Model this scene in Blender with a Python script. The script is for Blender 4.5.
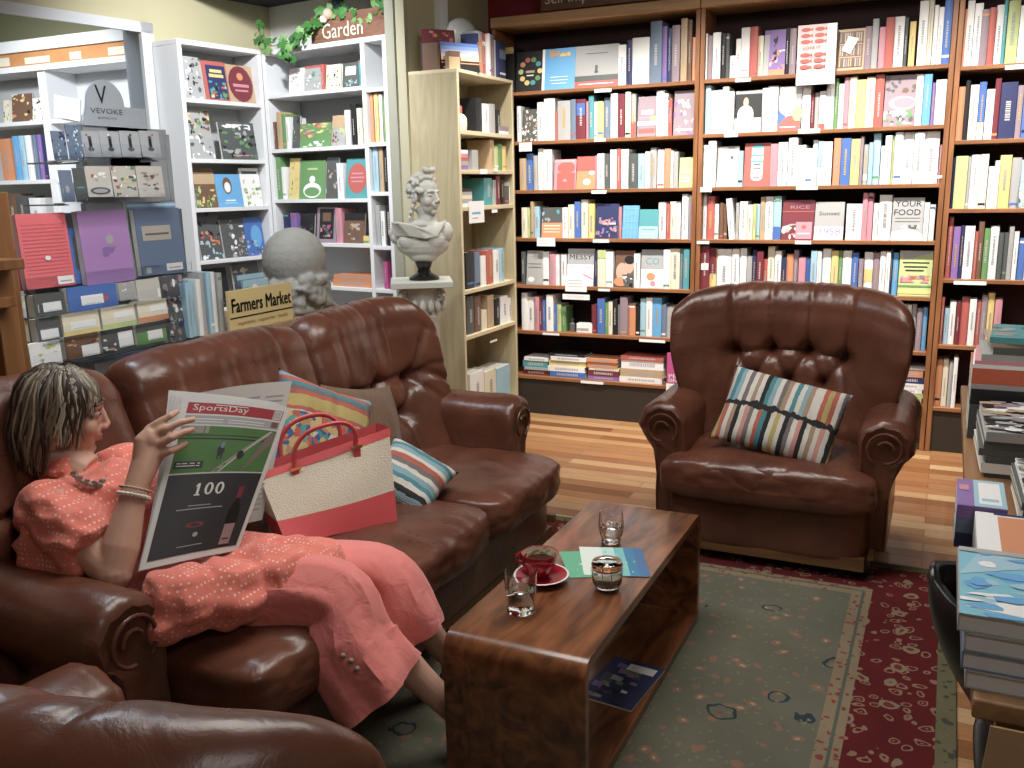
import bpy, bmesh, math, random
from mathutils import Vector, Matrix, noise, Euler
from math import sin, cos, pi, exp, radians, sqrt, atan2

S = bpy.context.scene
for o in list(bpy.data.objects): bpy.data.objects.remove(o)
C = S.collection
random.seed(7)

# ------------------------------------------------------------------ camera
FPX, YAW, PITCH, ROLL, CAM_H = 915.19, 0.4434, 0.2125, -0.0186, 1.530
_f = Vector((-sin(YAW)*cos(PITCH), cos(YAW)*cos(PITCH), -sin(PITCH)))
_r0 = Vector((cos(YAW), sin(YAW), 0)); _u0 = _r0.cross(_f)
CR = _r0*cos(ROLL) + _u0*sin(ROLL); CU = -_r0*sin(ROLL) + _u0*cos(ROLL); CF = _f
cd = bpy.data.cameras.new('camera'); cam = bpy.data.objects.new('camera', cd); C.objects.link(cam)
cd.sensor_width = 36; cd.lens = FPX/1024*36; cd.clip_start = .05; cd.clip_end = 60
cam.matrix_world = Matrix(((CR.x, CU.x, -CF.x, 0), (CR.y, CU.y, -CF.y, 0), (CR.z, CU.z, -CF.z, CAM_H), (0, 0, 0, 1)))
S.camera = cam

# ------------------------------------------------------------------ world, lights, exposure
w = bpy.data.worlds.new('world'); S.world = w; w.use_nodes = True
w.node_tree.nodes['Background'].inputs[0].default_value = (.75, .8, 1, 1)
w.node_tree.nodes['Background'].inputs[1].default_value = .05
S.view_settings.view_transform = 'Standard'; S.view_settings.look = 'None'
S.view_settings.gamma = 1; S.view_settings.use_curve_mapping = False
S.view_settings.exposure = 0.25

def spot(name, loc, target, power, angle=75, blend=.6, size=.06, col=(1, .95, .88)):
    l = bpy.data.lights.new(name, 'SPOT'); l.energy = power; l.spot_size = radians(angle); l.spot_blend = blend
    l.shadow_soft_size = size; l.color = col
    o = bpy.data.objects.new(name, l); C.objects.link(o); o.location = loc
    o.rotation_euler = (Vector(target)-Vector(loc)).to_track_quat('-Z', 'Y').to_euler(); return o
def area(name, loc, target, power, sx, sy, col=(1, .95, .88)):
    l = bpy.data.lights.new(name, 'AREA'); l.energy = power; l.shape = 'RECTANGLE'; l.size = sx; l.size_y = sy; l.color = col
    o = bpy.data.objects.new(name, l); C.objects.link(o); o.location = loc
    o.rotation_euler = (Vector(target)-Vector(loc)).to_track_quat('-Z', 'Y').to_euler(); return o
for i, x in enumerate((-2.2, -1.5, -.75, 0, .75)):
    spot('shelf_spot', (x, 4.68, 2.94), (x, 5.6, .85), 165, 84, 1.0, .05)
spot('beige_case_spot', (-1.5, 4.6, 2.9), (-2.7, 5.1, 1.1), 45, 60, .8, .05)
spot('nook_spot', (-3.1, 3.7, 2.92), (-4.1, 4.9, 1.75), 165, 110, .8, .05, (.95, .97, 1))
spot('nook_spot', (-2.9, 3.1, 2.92), (-3.1, 4.5, 1.3), 50, 70, .8, .05, (1, .97, .93))
spot('far_room_spot', (-5.4, 3.6, 2.75), (-6.0, 4.9, 1.6), 150, 100, .8, .08, (.9, .95, 1))
area('far_room_fill', (-5.6, 1.9, 3.0), (-4.6, 3.9, 1.6), 30, .8, .8, (.88, .94, 1))  # added fill light, aimed at the opening's reveal to brighten it
spot('rack_spot', (-1.9, 1.9, 2.92), (-2.95, 2.6, 1.35), 45, 50, .8, .06, (.95, .97, 1))
area('overhead_fill', (-.5, 3.3, 2.95), (-.6, 3.7, 0), 24, .8, .8, (1, .95, .88))  # unseen fill light, added to brighten the far armchair
area('overhead_fill', (-1.2, 2.2, 2.95), (-1.2, 2.2, 0), 34, 1.2, 1.2, (1, .96, .9))  # general overhead fill light, added without a visible source
area('overhead_fill', (.9, .3, 2.95), (.6, 1.2, 0), 17, 1.0, 1.0, (1, .96, .92))  # further added fill light over the near right side
area('cool_fill', (-2.9, 2.4, 2.95), (-2.7, 2.4, 0), 16, .35, 1.0, (.8, .9, 1))  # unseen cool area light, added for the bluish streak on the sofa top

# ------------------------------------------------------------------ measuring: a line of sight cut with a real plane of the room
def _ray(x, y): return CF + (x-512)/FPX*CR + (384-y)/FPX*CU
EYE = Vector((0, 0, CAM_H))
def at_y(x, y, Y): d = _ray(x, y); return EYE + d*(Y/d.y)
def at_x(x, y, X): d = _ray(x, y); return EYE + d*(X/d.x)
def at_z(x, y, Z): d = _ray(x, y); return EYE + d*((Z-CAM_H)/d.z)
def at_d(x, y, D): return EYE + _ray(x, y)*D
def at_pl(x, y, P, N): d = _ray(x, y); N = Vector(N); return EYE + d*((Vector(P)-EYE).dot(N)/d.dot(N))

# ------------------------------------------------------------------ materials
MATS = {}
def nt(name):
    m = bpy.data.materials.new(name); m.use_nodes = True; n = m.node_tree; return m, n, n.nodes['Principled BSDF']
def mat(name, col, rough=.6, metal=0, spec=.5, var=0, vscale=8, bump=0, bscale=60, trans=0, ior=1.45, coat=0, sheen=0):
    if name in MATS: return MATS[name]
    m, n, b = nt(name); L = n.links.new
    col = tuple(col)+(1,)
    b.inputs['Base Color'].default_value = col; b.inputs['Roughness'].default_value = rough
    b.inputs['Metallic'].default_value = metal; b.inputs['Specular IOR Level'].default_value = spec
    b.inputs['Transmission Weight'].default_value = trans; b.inputs['IOR'].default_value = ior
    b.inputs['Coat Weight'].default_value = coat; b.inputs['Sheen Weight'].default_value = sheen
    if var or bump:
        tc = n.nodes.new('ShaderNodeTexCoord')
    if var:
        no = n.nodes.new('ShaderNodeTexNoise'); no.inputs['Scale'].default_value = vscale; no.inputs['Detail'].default_value = 5
        L(tc.outputs['Object'], no.inputs['Vector'])
        mx = n.nodes.new('ShaderNodeMix'); mx.data_type = 'RGBA'
        mx.inputs[6].default_value = tuple(c*(1-var) for c in col[:3])+(1,); mx.inputs[7].default_value = tuple(min(1, c*(1+var)) for c in col[:3])+(1,)
        L(no.outputs[0], mx.inputs[0]); L(mx.outputs[2], b.inputs['Base Color'])
    if bump:
        nb = n.nodes.new('ShaderNodeTexNoise'); nb.inputs['Scale'].default_value = bscale; nb.inputs['Detail'].default_value = 4
        L(tc.outputs['Object'], nb.inputs['Vector'])
        bp = n.nodes.new('ShaderNodeBump'); bp.inputs['Strength'].default_value = bump; bp.inputs['Distance'].default_value = .01
        L(nb.outputs[0], bp.inputs['Height']); L(bp.outputs[0], b.inputs['Normal'])
    MATS[name] = m; return m
PAL = dict(w=('white', (.8, .8, .79)), c=('cream', (.74, .68, .5)), g=('grey', (.38, .38, .38)), G=('dark grey', (.09, .1, .1)),
  k=('black', (.018, .018, .02)), r=('red', (.5, .1, .08)), R=('maroon', (.2, .025, .04)), p=('pink', (.62, .24, .3)),
  o=('orange', (.66, .25, .1)), y=('yellow', (.72, .55, .16)), b=('blue', (.06, .16, .5)), n=('navy', (.03, .04, .13)),
  s=('light blue', (.32, .55, .68)), t=('teal', (.06, .33, .36)), e=('green', (.12, .3, .09)), l=('lime green', (.48, .56, .2)),
  v=('violet', (.25, .14, .42)), m=('mauve', (.3, .22, .26)), B=('brown', (.18, .09, .05)), a=('tan', (.5, .34, .18)),
  P=('magenta', (.5, .06, .25)), u=('sky blue', (.1, .38, .72)), d=('grey blue', (.14, .2, .3)), S=('skin tone', (.6, .36, .26)))
def pm(c):
    q = PAL[c][1]; l_ = .3*q[0]+.6*q[1]+.1*q[2]
    return mat('cover_'+PAL[c][0].replace(' ', '_'), tuple(.82*v+.18*l_ for v in q), .45)
def wood(name, c1, c2, rough=.4, scale=6, axis=0, coat=0, dist=3.0, stretch=9):
    if name in MATS: return MATS[name]
    m, n, b = nt(name); L = n.links.new
    tc = n.nodes.new('ShaderNodeTexCoord'); mp = n.nodes.new('ShaderNodeMapping')
    sc = [scale*stretch/3]*3; sc[axis] = scale/3; mp.inputs['Scale'].default_value = sc
    L(tc.outputs['Object'], mp.inputs[0])
    no = n.nodes.new('ShaderNodeTexNoise'); no.inputs['Scale'].default_value = 1; no.inputs['Detail'].default_value = 8; no.inputs['Distortion'].default_value = dist
    L(mp.outputs[0], no.inputs['Vector'])
    r = n.nodes.new('ShaderNodeValToRGB'); r.color_ramp.elements[0].position = .32; r.color_ramp.elements[1].position = .68
    r.color_ramp.elements[0].color = tuple(c1)+(1,); r.color_ramp.elements[1].color = tuple(c2)+(1,)
    L(no.outputs[0], r.inputs[0]); L(r.outputs[0], b.inputs['Base Color']); b.inputs['Roughness'].default_value = rough
    b.inputs['Coat Weight'].default_value = coat; b.inputs['Coat Roughness'].default_value = .12
    MATS[name] = m; return m
def leather(name, c1, c2):
    m, n, b = nt(name); L = n.links.new
    tc = n.nodes.new('ShaderNodeTexCoord')
    no = n.nodes.new('ShaderNodeTexNoise'); no.inputs['Scale'].default_value = 5; no.inputs['Detail'].default_value = 6; L(tc.outputs['Object'], no.inputs['Vector'])
    r = n.nodes.new('ShaderNodeValToRGB'); r.color_ramp.elements[0].position = .3; r.color_ramp.elements[1].position = .72
    r.color_ramp.elements[0].color = tuple(c1)+(1,); r.color_ramp.elements[1].color = tuple(c2)+(1,)
    L(no.outputs[0], r.inputs[0]); L(r.outputs[0], b.inputs['Base Color'])
    n2 = n.nodes.new('ShaderNodeTexNoise'); n2.inputs['Scale'].default_value = 14; n2.inputs['Detail'].default_value = 6; n2.inputs['Distortion'].default_value = 1.2; L(tc.outputs['Object'], n2.inputs['Vector'])
    n3 = n.nodes.new('ShaderNodeTexVoronoi'); n3.inputs['Scale'].default_value = 260; L(tc.outputs['Object'], n3.inputs['Vector'])
    ad = n.nodes.new('ShaderNodeMath'); ad.operation = 'MULTIPLY_ADD'; ad.inputs[1].default_value = .03
    L(n3.outputs['Distance'], ad.inputs[0]); L(n2.outputs[0], ad.inputs[2])
    bp = n.nodes.new('ShaderNodeBump'); bp.inputs['Strength'].default_value = .22; bp.inputs['Distance'].default_value = .010
    L(ad.outputs[0], bp.inputs['Height']); L(bp.outputs[0], b.inputs['Normal'])
    rr = n.nodes.new('ShaderNodeMapRange'); rr.inputs['To Min'].default_value = .22; rr.inputs['To Max'].default_value = .38
    L(n2.outputs[0], rr.inputs['Value']); L(rr.outputs[0], b.inputs['Roughness'])
    b.inputs['Specular IOR Level'].default_value = .55
    MATS[name] = m; return m
def ramp_nodes(n, stops, const=True):
    r = n.nodes.new('ShaderNodeValToRGB'); cr = r.color_ramp
    if const: cr.interpolation = 'CONSTANT'
    while len(cr.elements) > 1: cr.elements.remove(cr.elements[-1])
    cr.elements[0].position = stops[0][0]; cr.elements[0].color = tuple(stops[0][1])+(1,)
    for p_, c_ in stops[1:]:
        e = cr.elements.new(p_); e.color = tuple(c_)+(1,)
    return r

# ------------------------------------------------------------------ mesh helpers
class MB:
    def __init__(s): s.v, s.f, s.mi, s.sm, s.mats = [], [], [], [], []
    def m(s, m_):
        if m_ not in s.mats: s.mats.append(m_)
        return s.mats.index(m_)
    def add(s, vs, fs, m_, smooth=False, M=None):
        o = len(s.v); i = s.m(m_)
        for v in vs: s.v.append((M @ Vector(v)) if M is not None else Vector(v))
        for f in fs: s.f.append(tuple(o+k for k in f)); s.mi.append(i); s.sm.append(smooth)
        return s
    def box(s, c, d, m_, M=None, rz=0):
        x, y, z = d[0]/2, d[1]/2, d[2]/2
        vs = [Vector((sx*x, sy*y, sz*z)) for sx in (-1, 1) for sy in (-1, 1) for sz in (-1, 1)]
        if rz: R = Matrix.Rotation(rz, 3, 'Z'); vs = [R @ v for v in vs]
        vs = [v+Vector(c) for v in vs]
        return s.add(vs, [(0, 1, 3, 2), (4, 6, 7, 5), (0, 4, 5, 1), (2, 3, 7, 6), (0, 2, 6, 4), (1, 5, 7, 3)], m_, False, M)
    def bb(s, a, b, m_, M=None):
        return s.box([(a[i]+b[i])/2 for i in range(3)], [abs(b[i]-a[i]) for i in range(3)], m_, M)
    def grid(s, fn, nu, nv, m_, cu=False, cv=False, smooth=True, M=None, flip=False):
        vs = [fn(i/(nu if cu else nu-1), j/(nv if cv else nv-1)) for i in range(nu) for j in range(nv)]
        fs = []
        for i in range(nu if cu else nu-1):
            for j in range(nv if cv else nv-1):
                a, b, c, d = i*nv+j, ((i+1) % nu)*nv+j, ((i+1) % nu)*nv+(j+1) % nv, i*nv+(j+1) % nv
                fs.append((a, d, c, b) if flip else (a, b, c, d))
        return s.add(vs, fs, m_, smooth, M)
    def lathe(s, prof, m_, c=(0, 0, 0), seg=28, M=None, smooth=True, cap=True):
        prof = list(prof) if cap is not None else list(prof)+[prof[0]]
        vs, fs = [], []; n = len(prof); ix = []
        for r, z in prof:
            if r < 1e-5: ix.append([len(vs)]*seg); vs.append((c[0], c[1], c[2]+z))
            else:
                ix.append(list(range(len(vs), len(vs)+seg)))
                for i in range(seg): a = 2*pi*i/seg; vs.append((c[0]+r*cos(a), c[1]+r*sin(a), c[2]+z))
        for j in range(n-1):
            for i in range(seg):
                q = [ix[j][i], ix[j][(i+1) % seg], ix[j+1][(i+1) % seg], ix[j+1][i]]; u = []
                for k in q:
                    if k not in u: u.append(k)
                if len(u) > 2: fs.append(tuple(u))
        if prof[0][0] > 1e-5 and cap: fs.append(tuple(reversed(ix[0])))
        if prof[-1][0] > 1e-5 and cap: fs.append(tuple(ix[-1]))
        return s.add(vs, fs, m_, smooth, M)
    def tube(s, pts, rad, m_, seg=10, smooth=True, M=None, flat=1.0, up=None, closed=False):
        pts = [Vector(p) for p in pts]; n = len(pts)
        if not hasattr(rad, '__len__'): rad = [rad]*n
        vs, fs = [], []; prev = None
        for i, p in enumerate(pts):
            if closed: t = pts[(i+1) % n]-pts[i-1]
            else: t = pts[min(i+1, n-1)]-pts[max(i-1, 0)]
            t = t.normalized() if t.length > 1e-9 else Vector((0, 0, 1))
            if prev is None:
                a = Vector(up) if up else (Vector((0, 0, 1)) if abs(t.z) < .9 else Vector((1, 0, 0)))
            else: a = prev
            a = (a - t*a.dot(t)).normalized(); prev = a; b = t.cross(a)
            for k in range(seg):
                an = 2*pi*k/seg; vs.append(p + a*cos(an)*rad[i]*flat + b*sin(an)*rad[i])
        for i in range(n if closed else n-1):
            for k in range(seg):
                i2 = (i+1) % n
                fs.append((i*seg+k, i*seg+(k+1) % seg, i2*seg+(k+1) % seg, i2*seg+k))
        if not closed:
            fs.append(tuple(reversed(range(seg)))); fs.append(tuple((n-1)*seg+k for k in range(seg)))
        return s.add(vs, fs, m_, smooth, M)
    def ball(s, c, r, m_, seg=16, M=None, R=None, n=2.0):
        if not hasattr(r, '__len__'): r = (r, r, r)
        def sg(v, p): return math.copysign(abs(v)**p, v)
        vs, fs = [], []; h = seg//2; e = 2.0/n
        vs.append(Vector((0, 0, -r[2]))); vs.append(Vector((0, 0, r[2])))
        for j in range(1, h):
            ph = -pi/2+pi*j/h
            for i in range(seg):
                th = 2*pi*i/seg
                vs.append(Vector((r[0]*sg(cos(ph), e)*sg(cos(th), e), r[1]*sg(cos(ph), e)*sg(sin(th), e), r[2]*sg(sin(ph), e))))
        for j in range(h-2):
            for i in range(seg):
                a = 2+j*seg+i; b = 2+j*seg+(i+1) % seg; fs.append((a, b, b+seg, a+seg))
        for i in range(seg):
            fs.append((0, 2+(i+1) % seg, 2+i)); fs.append((1, 2+(h-2)*seg+i, 2+(h-2)*seg+(i+1) % seg))
        if R is not None: vs = [R @ v for v in vs]
        vs = [v+Vector(c) for v in vs]
        return s.add(vs, fs, m_, True, M)
    def prism(s, poly, d, m_, M=None, z0=0):      # polygon in local XZ, thickness along -Y from z0
        n = len(poly); vs = [(p[0], z0, p[1]) for p in poly]+[(p[0], z0-d, p[1]) for p in poly]
        fs = [tuple(range(n)), tuple(reversed(range(n, 2*n)))]+[(i, n+i, n+(i+1) % n, (i+1) % n) for i in range(n)]
        return s.add(vs, fs, m_, False, M)
    def mesh(s, name, org=None):
        me = bpy.data.meshes.new(name); o = Vector(org) if org is not None else Vector((0, 0, 0))
        me.from_pydata([v-o for v in s.v], [], s.f)
        for m_ in s.mats: me.materials.append(m_)
        me.polygons.foreach_set('material_index', s.mi); me.polygons.foreach_set('use_smooth', s.sm)
        me.update(); return me
    def build(s, name, parent=None, org=None, fix=True):
        if parent is not None: org = Vector(parent.get('_w', parent.location)) if org is None else org
        elif org is None:
            xs = [v.x for v in s.v]; ys = [v.y for v in s.v]; zs = [v.z for v in s.v]
            org = Vector(((min(xs)+max(xs))/2, (min(ys)+max(ys))/2, min(zs)))
        me = s.mesh(name, org)
        if fix:
            bm = bmesh.new(); bm.from_mesh(me); bmesh.ops.recalc_face_normals(bm, faces=bm.faces); bm.to_mesh(me); bm.free()
        me.set_sharp_from_angle(angle=radians(42))
        o = bpy.data.objects.new(name, me); C.objects.link(o)
        if parent is not None:
            o.parent = parent; o['_w'] = tuple(org)
        else: o.location = org
        return o
def part(mb, name, parent, label=None):
    o = mb.build(name, parent)
    if '_w' in o: 
        o['_w'] = tuple(parent.get('_w', parent.location))
    if label: o['label'] = label
    return o
def tag(o, label, cat, group=None, kind=None):
    if label: o['label'] = label
    if cat: o['category'] = cat
    if group: o['group'] = group
    if kind: o['kind'] = kind
    return o
def empty(name, loc, label, cat, group=None, rz=0):
    o = bpy.data.objects.new(name, None); C.objects.link(o); o.location = loc; o.rotation_euler = (0, 0, rz)
    o.empty_display_size = .1
    return tag(o, label, cat, group)
def struct(mb, name, bevel=0):
    o = mb.build(name); o['kind'] = 'structure'
    return o
def bevel(o, w=.004, seg=2):
    b = o.modifiers.new('bevel', 'BEVEL'); b.width = w; b.segments = seg; b.limit_method = 'ANGLE'; b.angle_limit = radians(40); return o
_tx = {}
def textmesh(s, size=1.0):
    if s in _tx: return _tx[s]
    c = bpy.data.curves.new('t', 'FONT'); c.body = s; c.size = 1; c.extrude = 0; c.resolution_u = 2; c.align_x = 'CENTER'; c.align_y = 'CENTER'
    o = bpy.data.objects.new('t', c); C.objects.link(o); bpy.context.view_layer.update()
    me = bpy.data.meshes.new_from_object(o.evaluated_get(bpy.context.evaluated_depsgraph_get()))
    vs = [tuple(v.co) for v in me.vertices]; fs = [tuple(p.vertices) for p in me.polygons]
    bpy.data.objects.remove(o); bpy.data.curves.remove(c); bpy.data.meshes.remove(me)
    if vs:
        xs = [v[0] for v in vs]; ys = [v[1] for v in vs]; cx, cy = (min(xs)+max(xs))/2, (min(ys)+max(ys))/2
        wd, ht = max(xs)-min(xs), max(ys)-min(ys)
        vs = [((v[0]-cx)/wd, (v[1]-cy)/ht) for v in vs]
    _tx[s] = (vs, fs); return _tx[s]
def put_text(mb, s, M, cx, cz, wd, ht, m_, y=-.0008, vert=False):   # on the local XZ plane, facing -Y
    vs, fs = textmesh(s)
    if vert: q = [(cx+v[1]*wd, y, cz-v[0]*ht) for v in vs]
    else: q = [(cx+v[0]*wd, y, cz+v[1]*ht) for v in vs]
    mb.add(q, fs, m_, False, M)
def art(mb, M, wd, ht, shapes, y=-.0005):
    """flat printing on a wd x ht face (local XZ, facing -Y, origin bottom centre)"""
    k = 0
    for s in shapes:
        k += 1; yy = y-.00025*k
        if s[0] == 'r':
            _, x0, z0, x1, z1, c = s
            q = [((x0-.5)*wd, yy, z0*ht), ((x1-.5)*wd, yy, z0*ht), ((x1-.5)*wd, yy, z1*ht), ((x0-.5)*wd, yy, z1*ht)]
            mb.add(q, [(0, 1, 2, 3)], c if not isinstance(c, str) else pm(c), False, M)
        elif s[0] == 'e':
            _, x, z, rx, rz, c = s
            q = [((x-.5+rx*cos(a*pi/8))*wd, yy, (z+rz*sin(a*pi/8))*ht) for a in range(16)]
            mb.add(q, [tuple(range(16))], c if not isinstance(c, str) else pm(c), False, M)
        elif s[0] == 'q':
            _, pts, c = s
            mb.add([((x-.5)*wd, yy, z*ht) for x, z in pts], [tuple(range(len(pts)))], c if not isinstance(c, str) else pm(c), False, M)
        elif s[0] == 't':
            _, x, z, w_, h_, txt, c = s
            put_text(mb, txt, M, (x-.5)*wd, z*ht, w_*wd, h_*ht, c if not isinstance(c, str) else pm(c), yy)
        elif s[0] == 'n':      # blotchy picture: random little patches
            _, x0, z0, x1, z1, cols, cnt, seed = s
            rr = random.Random(seed)
            for _ in range(cnt):
                px, pz, a, b = rr.uniform(x0, x1), rr.uniform(z0, z1), rr.uniform(.03, .12), rr.uniform(.02, .08)
                an = rr.uniform(0, 6); pp = []
                for t in range(7):
                    r_ = rr.uniform(.6, 1.2); X_ = min(max(px+a*r_*cos(an+t*.9), x0), x1); Z_ = min(max(pz+b*r_*sin(an+t*.9), z0), z1); pp.append(((X_-.5)*wd, yy, Z_*ht))
                mb.add(pp, [tuple(range(7))], pm(rr.choice(cols)), False, M); yy -= .00004
PAGE = mat('page_paper', (.72, .7, .63), .8)
def book_box(mb, w_, h_, t_, cm, M, page=PAGE):
    """closed book standing on its tail: width w_ along local X (spine faces -Y), depth t_ along Y"""
    c = min(.0025, w_*.18)
    mb.bb((-w_/2, 0, 0), (-w_/2+c, t_, h_), cm, M); mb.bb((w_/2-c, 0, 0), (w_/2, t_, h_), cm, M)
    # rounded spine
    n = 5; pts = [(-w_/2+w_*i/n, -.0035*sin(pi*i/n)) for i in range(n+1)]
    vs = [(x, y, z) for x, y in pts for z in (0, h_)]+[(x, .003, z) for x, y in pts for z in (0, h_)]
    fs = []
    for i in range(n):
        fs += [(2*i, 2*i+2, 2*i+3, 2*i+1)]
        o = 2*(n+1); fs += [(2*i+1, 2*i+3, o+2*i+3, o+2*i+1), (2*i, o+2*i, o+2*i+2, 2*i+2), (o+2*i, o+2*i+1, o+2*i+3, o+2*i+2)]
    mb.add(vs, fs, cm, False, M)
    mb.bb((-w_/2+c, .003, .003), (w_/2-c, t_-.004, h_-.004), page, M)
# ------------------------------------------------------------------ room shell
TAN = mat('wall_tan', (.5, .46, .29), .85, var=.05, vscale=2)
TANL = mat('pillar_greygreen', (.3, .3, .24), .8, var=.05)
WHITE = mat('white_paint', (.72, .73, .74), .5)
WHITEW = mat('white_wall', (.74, .74, .72), .8)
REDW = mat('red_wall', (.24, .02, .03), .7, var=.06)
DARKC = mat('dark_ceiling', (.02, .02, .026), .8)
def floor_mat():
    m, n, b = nt('floor_boards'); L = n.links.new
    tc = n.nodes.new('ShaderNodeTexCoord')
    br = n.nodes.new('ShaderNodeTexBrick'); br.offset = .37; br.offset_frequency = 2; br.squash = 1
    br.inputs['Scale'].default_value = 1; br.inputs['Brick Width'].default_value = 1.35; br.inputs['Row Height'].default_value = .088
    br.inputs['Mortar Size'].default_value = .0012; br.inputs['Color1'].default_value = (0, 0, 0, 1); br.inputs['Color2'].default_value = (1, 1, 1, 1)
    br.inputs['Mortar'].default_value = (.3, .3, .3, 1); br.inputs['Bias'].default_value = 0
    L(tc.outputs['Object'], br.inputs['Vector'])
    r = ramp_nodes(n, [(0, (.2, .075, .025)), (.2, (.34, .155, .06)), (.4, (.42, .21, .09)), (.6, (.26, .10, .035)), (.75, (.46, .27, .13)), (.9, (.52, .34, .18))], False)
    L(br.outputs['Color'], r.inputs[0])
    mp = n.nodes.new('ShaderNodeMapping'); mp.inputs['Scale'].default_value = (2.2, 38, 1); L(tc.outputs['Object'], mp.inputs[0])
    no = n.nodes.new('ShaderNodeTexNoise'); no.inputs['Scale'].default_value = 1.5; no.inputs['Detail'].default_value = 7; L(mp.outputs[0], no.inputs['Vector'])
    mr = n.nodes.new('ShaderNodeMapRange'); mr.inputs['To Min'].default_value = .62; mr.inputs['To Max'].default_value = 1.3; L(no.outputs[0], mr.inputs['Value'])
    mx = n.nodes.new('ShaderNodeMix'); mx.data_type = 'RGBA'; mx.blend_type = 'MULTIPLY'; mx.inputs[0].default_value = 1
    L(r.outputs[0], mx.inputs[6]); L(mr.outputs[0], mx.inputs[7])
    mm = n.nodes.new('ShaderNodeMix'); mm.data_type = 'RGBA'; L(br.outputs['Fac'], mm.inputs[0]); L(mx.outputs[2], mm.inputs[6]); mm.inputs[7].default_value = (.06, .025, .01, 1)
    L(mm.outputs[2], b.inputs['Base Color']); b.inputs['Roughness'].default_value = .38; b.inputs['Coat Weight'].default_value = .15
    return m
struct(MB().bb((-8, -1.2, -.08), (2.6, 6.2, 0), floor_mat()), 'floor')
struct(MB().bb((-3.04, 5.9, 0), (2.6, 6.0, 3.02), REDW), 'wall_back')
struct(MB().bb((2.5, -1.2, 0), (2.6, 5.9, 3.02), TAN), 'wall_right')
struct(MB().bb((-5.0, -1.3, 0), (2.6, -1.2, 3.02), TAN), 'wall_front')
# pillar end and the short tan wall behind the beige bookcase
pw = MB().bb((-3.04, 4.84, 0), (-2.93, 5.9, 3.02), TAN); struct(pw, 'wall_side')
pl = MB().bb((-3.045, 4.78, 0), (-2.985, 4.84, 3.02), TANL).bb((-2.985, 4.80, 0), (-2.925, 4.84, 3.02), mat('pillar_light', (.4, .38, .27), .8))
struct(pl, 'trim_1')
# main ceiling (its near part carries the spots and added fill lights, never in view)
struct(MB().bb((-2.93, -1.2, 3.0), (2.6, 6.0, 3.08), DARKC).bb((-4.4, -1.2, 3.0), (-2.93, 4.0, 3.08), DARKC), 'ceiling')

# the nook on the left stands 8.5 degrees off the back wall
NA = radians(8.5); NC = Vector((-4.145, 5.004, 0)); EU = Vector((cos(NA), -sin(NA), 0)); EV = Vector((sin(NA), cos(NA), 0))
MN = Matrix(((EU.x, EV.x, 0, NC.x), (EU.y, EV.y, 0, NC.y), (0, 0, 1, 0), (0, 0, 0, 1)))
def nook(x, y, U=None, V=None):          # sight line onto the plane U=const or V=const of the nook, in nook coordinates
    p = at_pl(x, y, MN @ Vector((U or 0, V or 0, 0)), EU if U is not None else EV)
    q = MN.inverted() @ p; return q
cr = nook(244, 12, V=.34).z
struct(MB().bb((-.34, .34, 0), (1.22, .42, cr+.02), WHITEW, MN), 'wall_nook')
# left tan wall with its wide opening
f0 = nook(0, 8, U=-.27); f1 = nook(150, 24, U=-.27); VR = f1.y; ZT = f1.z
lw = MB(); TK = .26
lw.bb((-.27-TK, VR, 0), (-.27, .34, 3.4), TAN, MN); lw.bb((-.27-TK, -6.5, ZT), (-.27, VR, 3.4), TAN, MN)
lw.bb((-.27-TK, -6.5, 0), (-.27, VR, .92), TAN, MN); lw.bb((-.27-TK, -6.5, .92), (-.27, -2.6, ZT), TAN, MN)
struct(lw, 'wall_left')
FR = mat('frame_bluegrey', (.6, .62, .63), .45)
tr = MB(); tr.bb((-.275, VR-.085, .92), (-.245, VR+.0, ZT), FR, MN).bb((-.275, -2.6, ZT-.06), (-.245, VR, ZT+.0), FR, MN).bb((-.275, -2.6, .86), (-.235, VR, .92), FR, MN)
tr.bb((-.27-TK, VR-.015, .92), (-.27, VR+.005, ZT), mat('reveal_grey', (.45, .5, .56), .6), MN)
struct(tr, 'trim_2')
# sloped dark ceiling over the nook: level along the white wall, rising towards the viewer
s1 = nook(226, 0, U=-.27)
sl = (s1.z-cr)/(.34-s1.y); zc = lambda V: cr+sl*(.34-V)
cb = MB(); q = [(-.8, .45, zc(.45)), (1.25, .45, zc(.45)), (1.25, -.42, zc(-.42)), (-.8, -.42, zc(-.42))]
cb.add(q+[(a, b, c+.05) for a, b, c in q], [(0, 1, 2, 3), (4, 7, 6, 5), (0, 4, 5, 1), (1, 5, 6, 2), (2, 6, 7, 3), (3, 7, 4, 0)], DARKC, False, MN)
struct(cb, 'ceiling_nook')
# room beyond the opening
struct(MB().bb((-8, 5.3, 0), (-4.55, 5.4, 3.4), mat('wall_olive', (.3, .29, .17), .85)), 'wall_far_room')
struct(MB().bb((-8.0, -1.2, 0), (-7.9, 5.3, 3.4), TAN), 'wall_far_left')
struct(MB().bb((-8, .5, 3.35), (-4.62, 5.3, 3.4), DARKC), 'ceiling_far_room')

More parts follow.
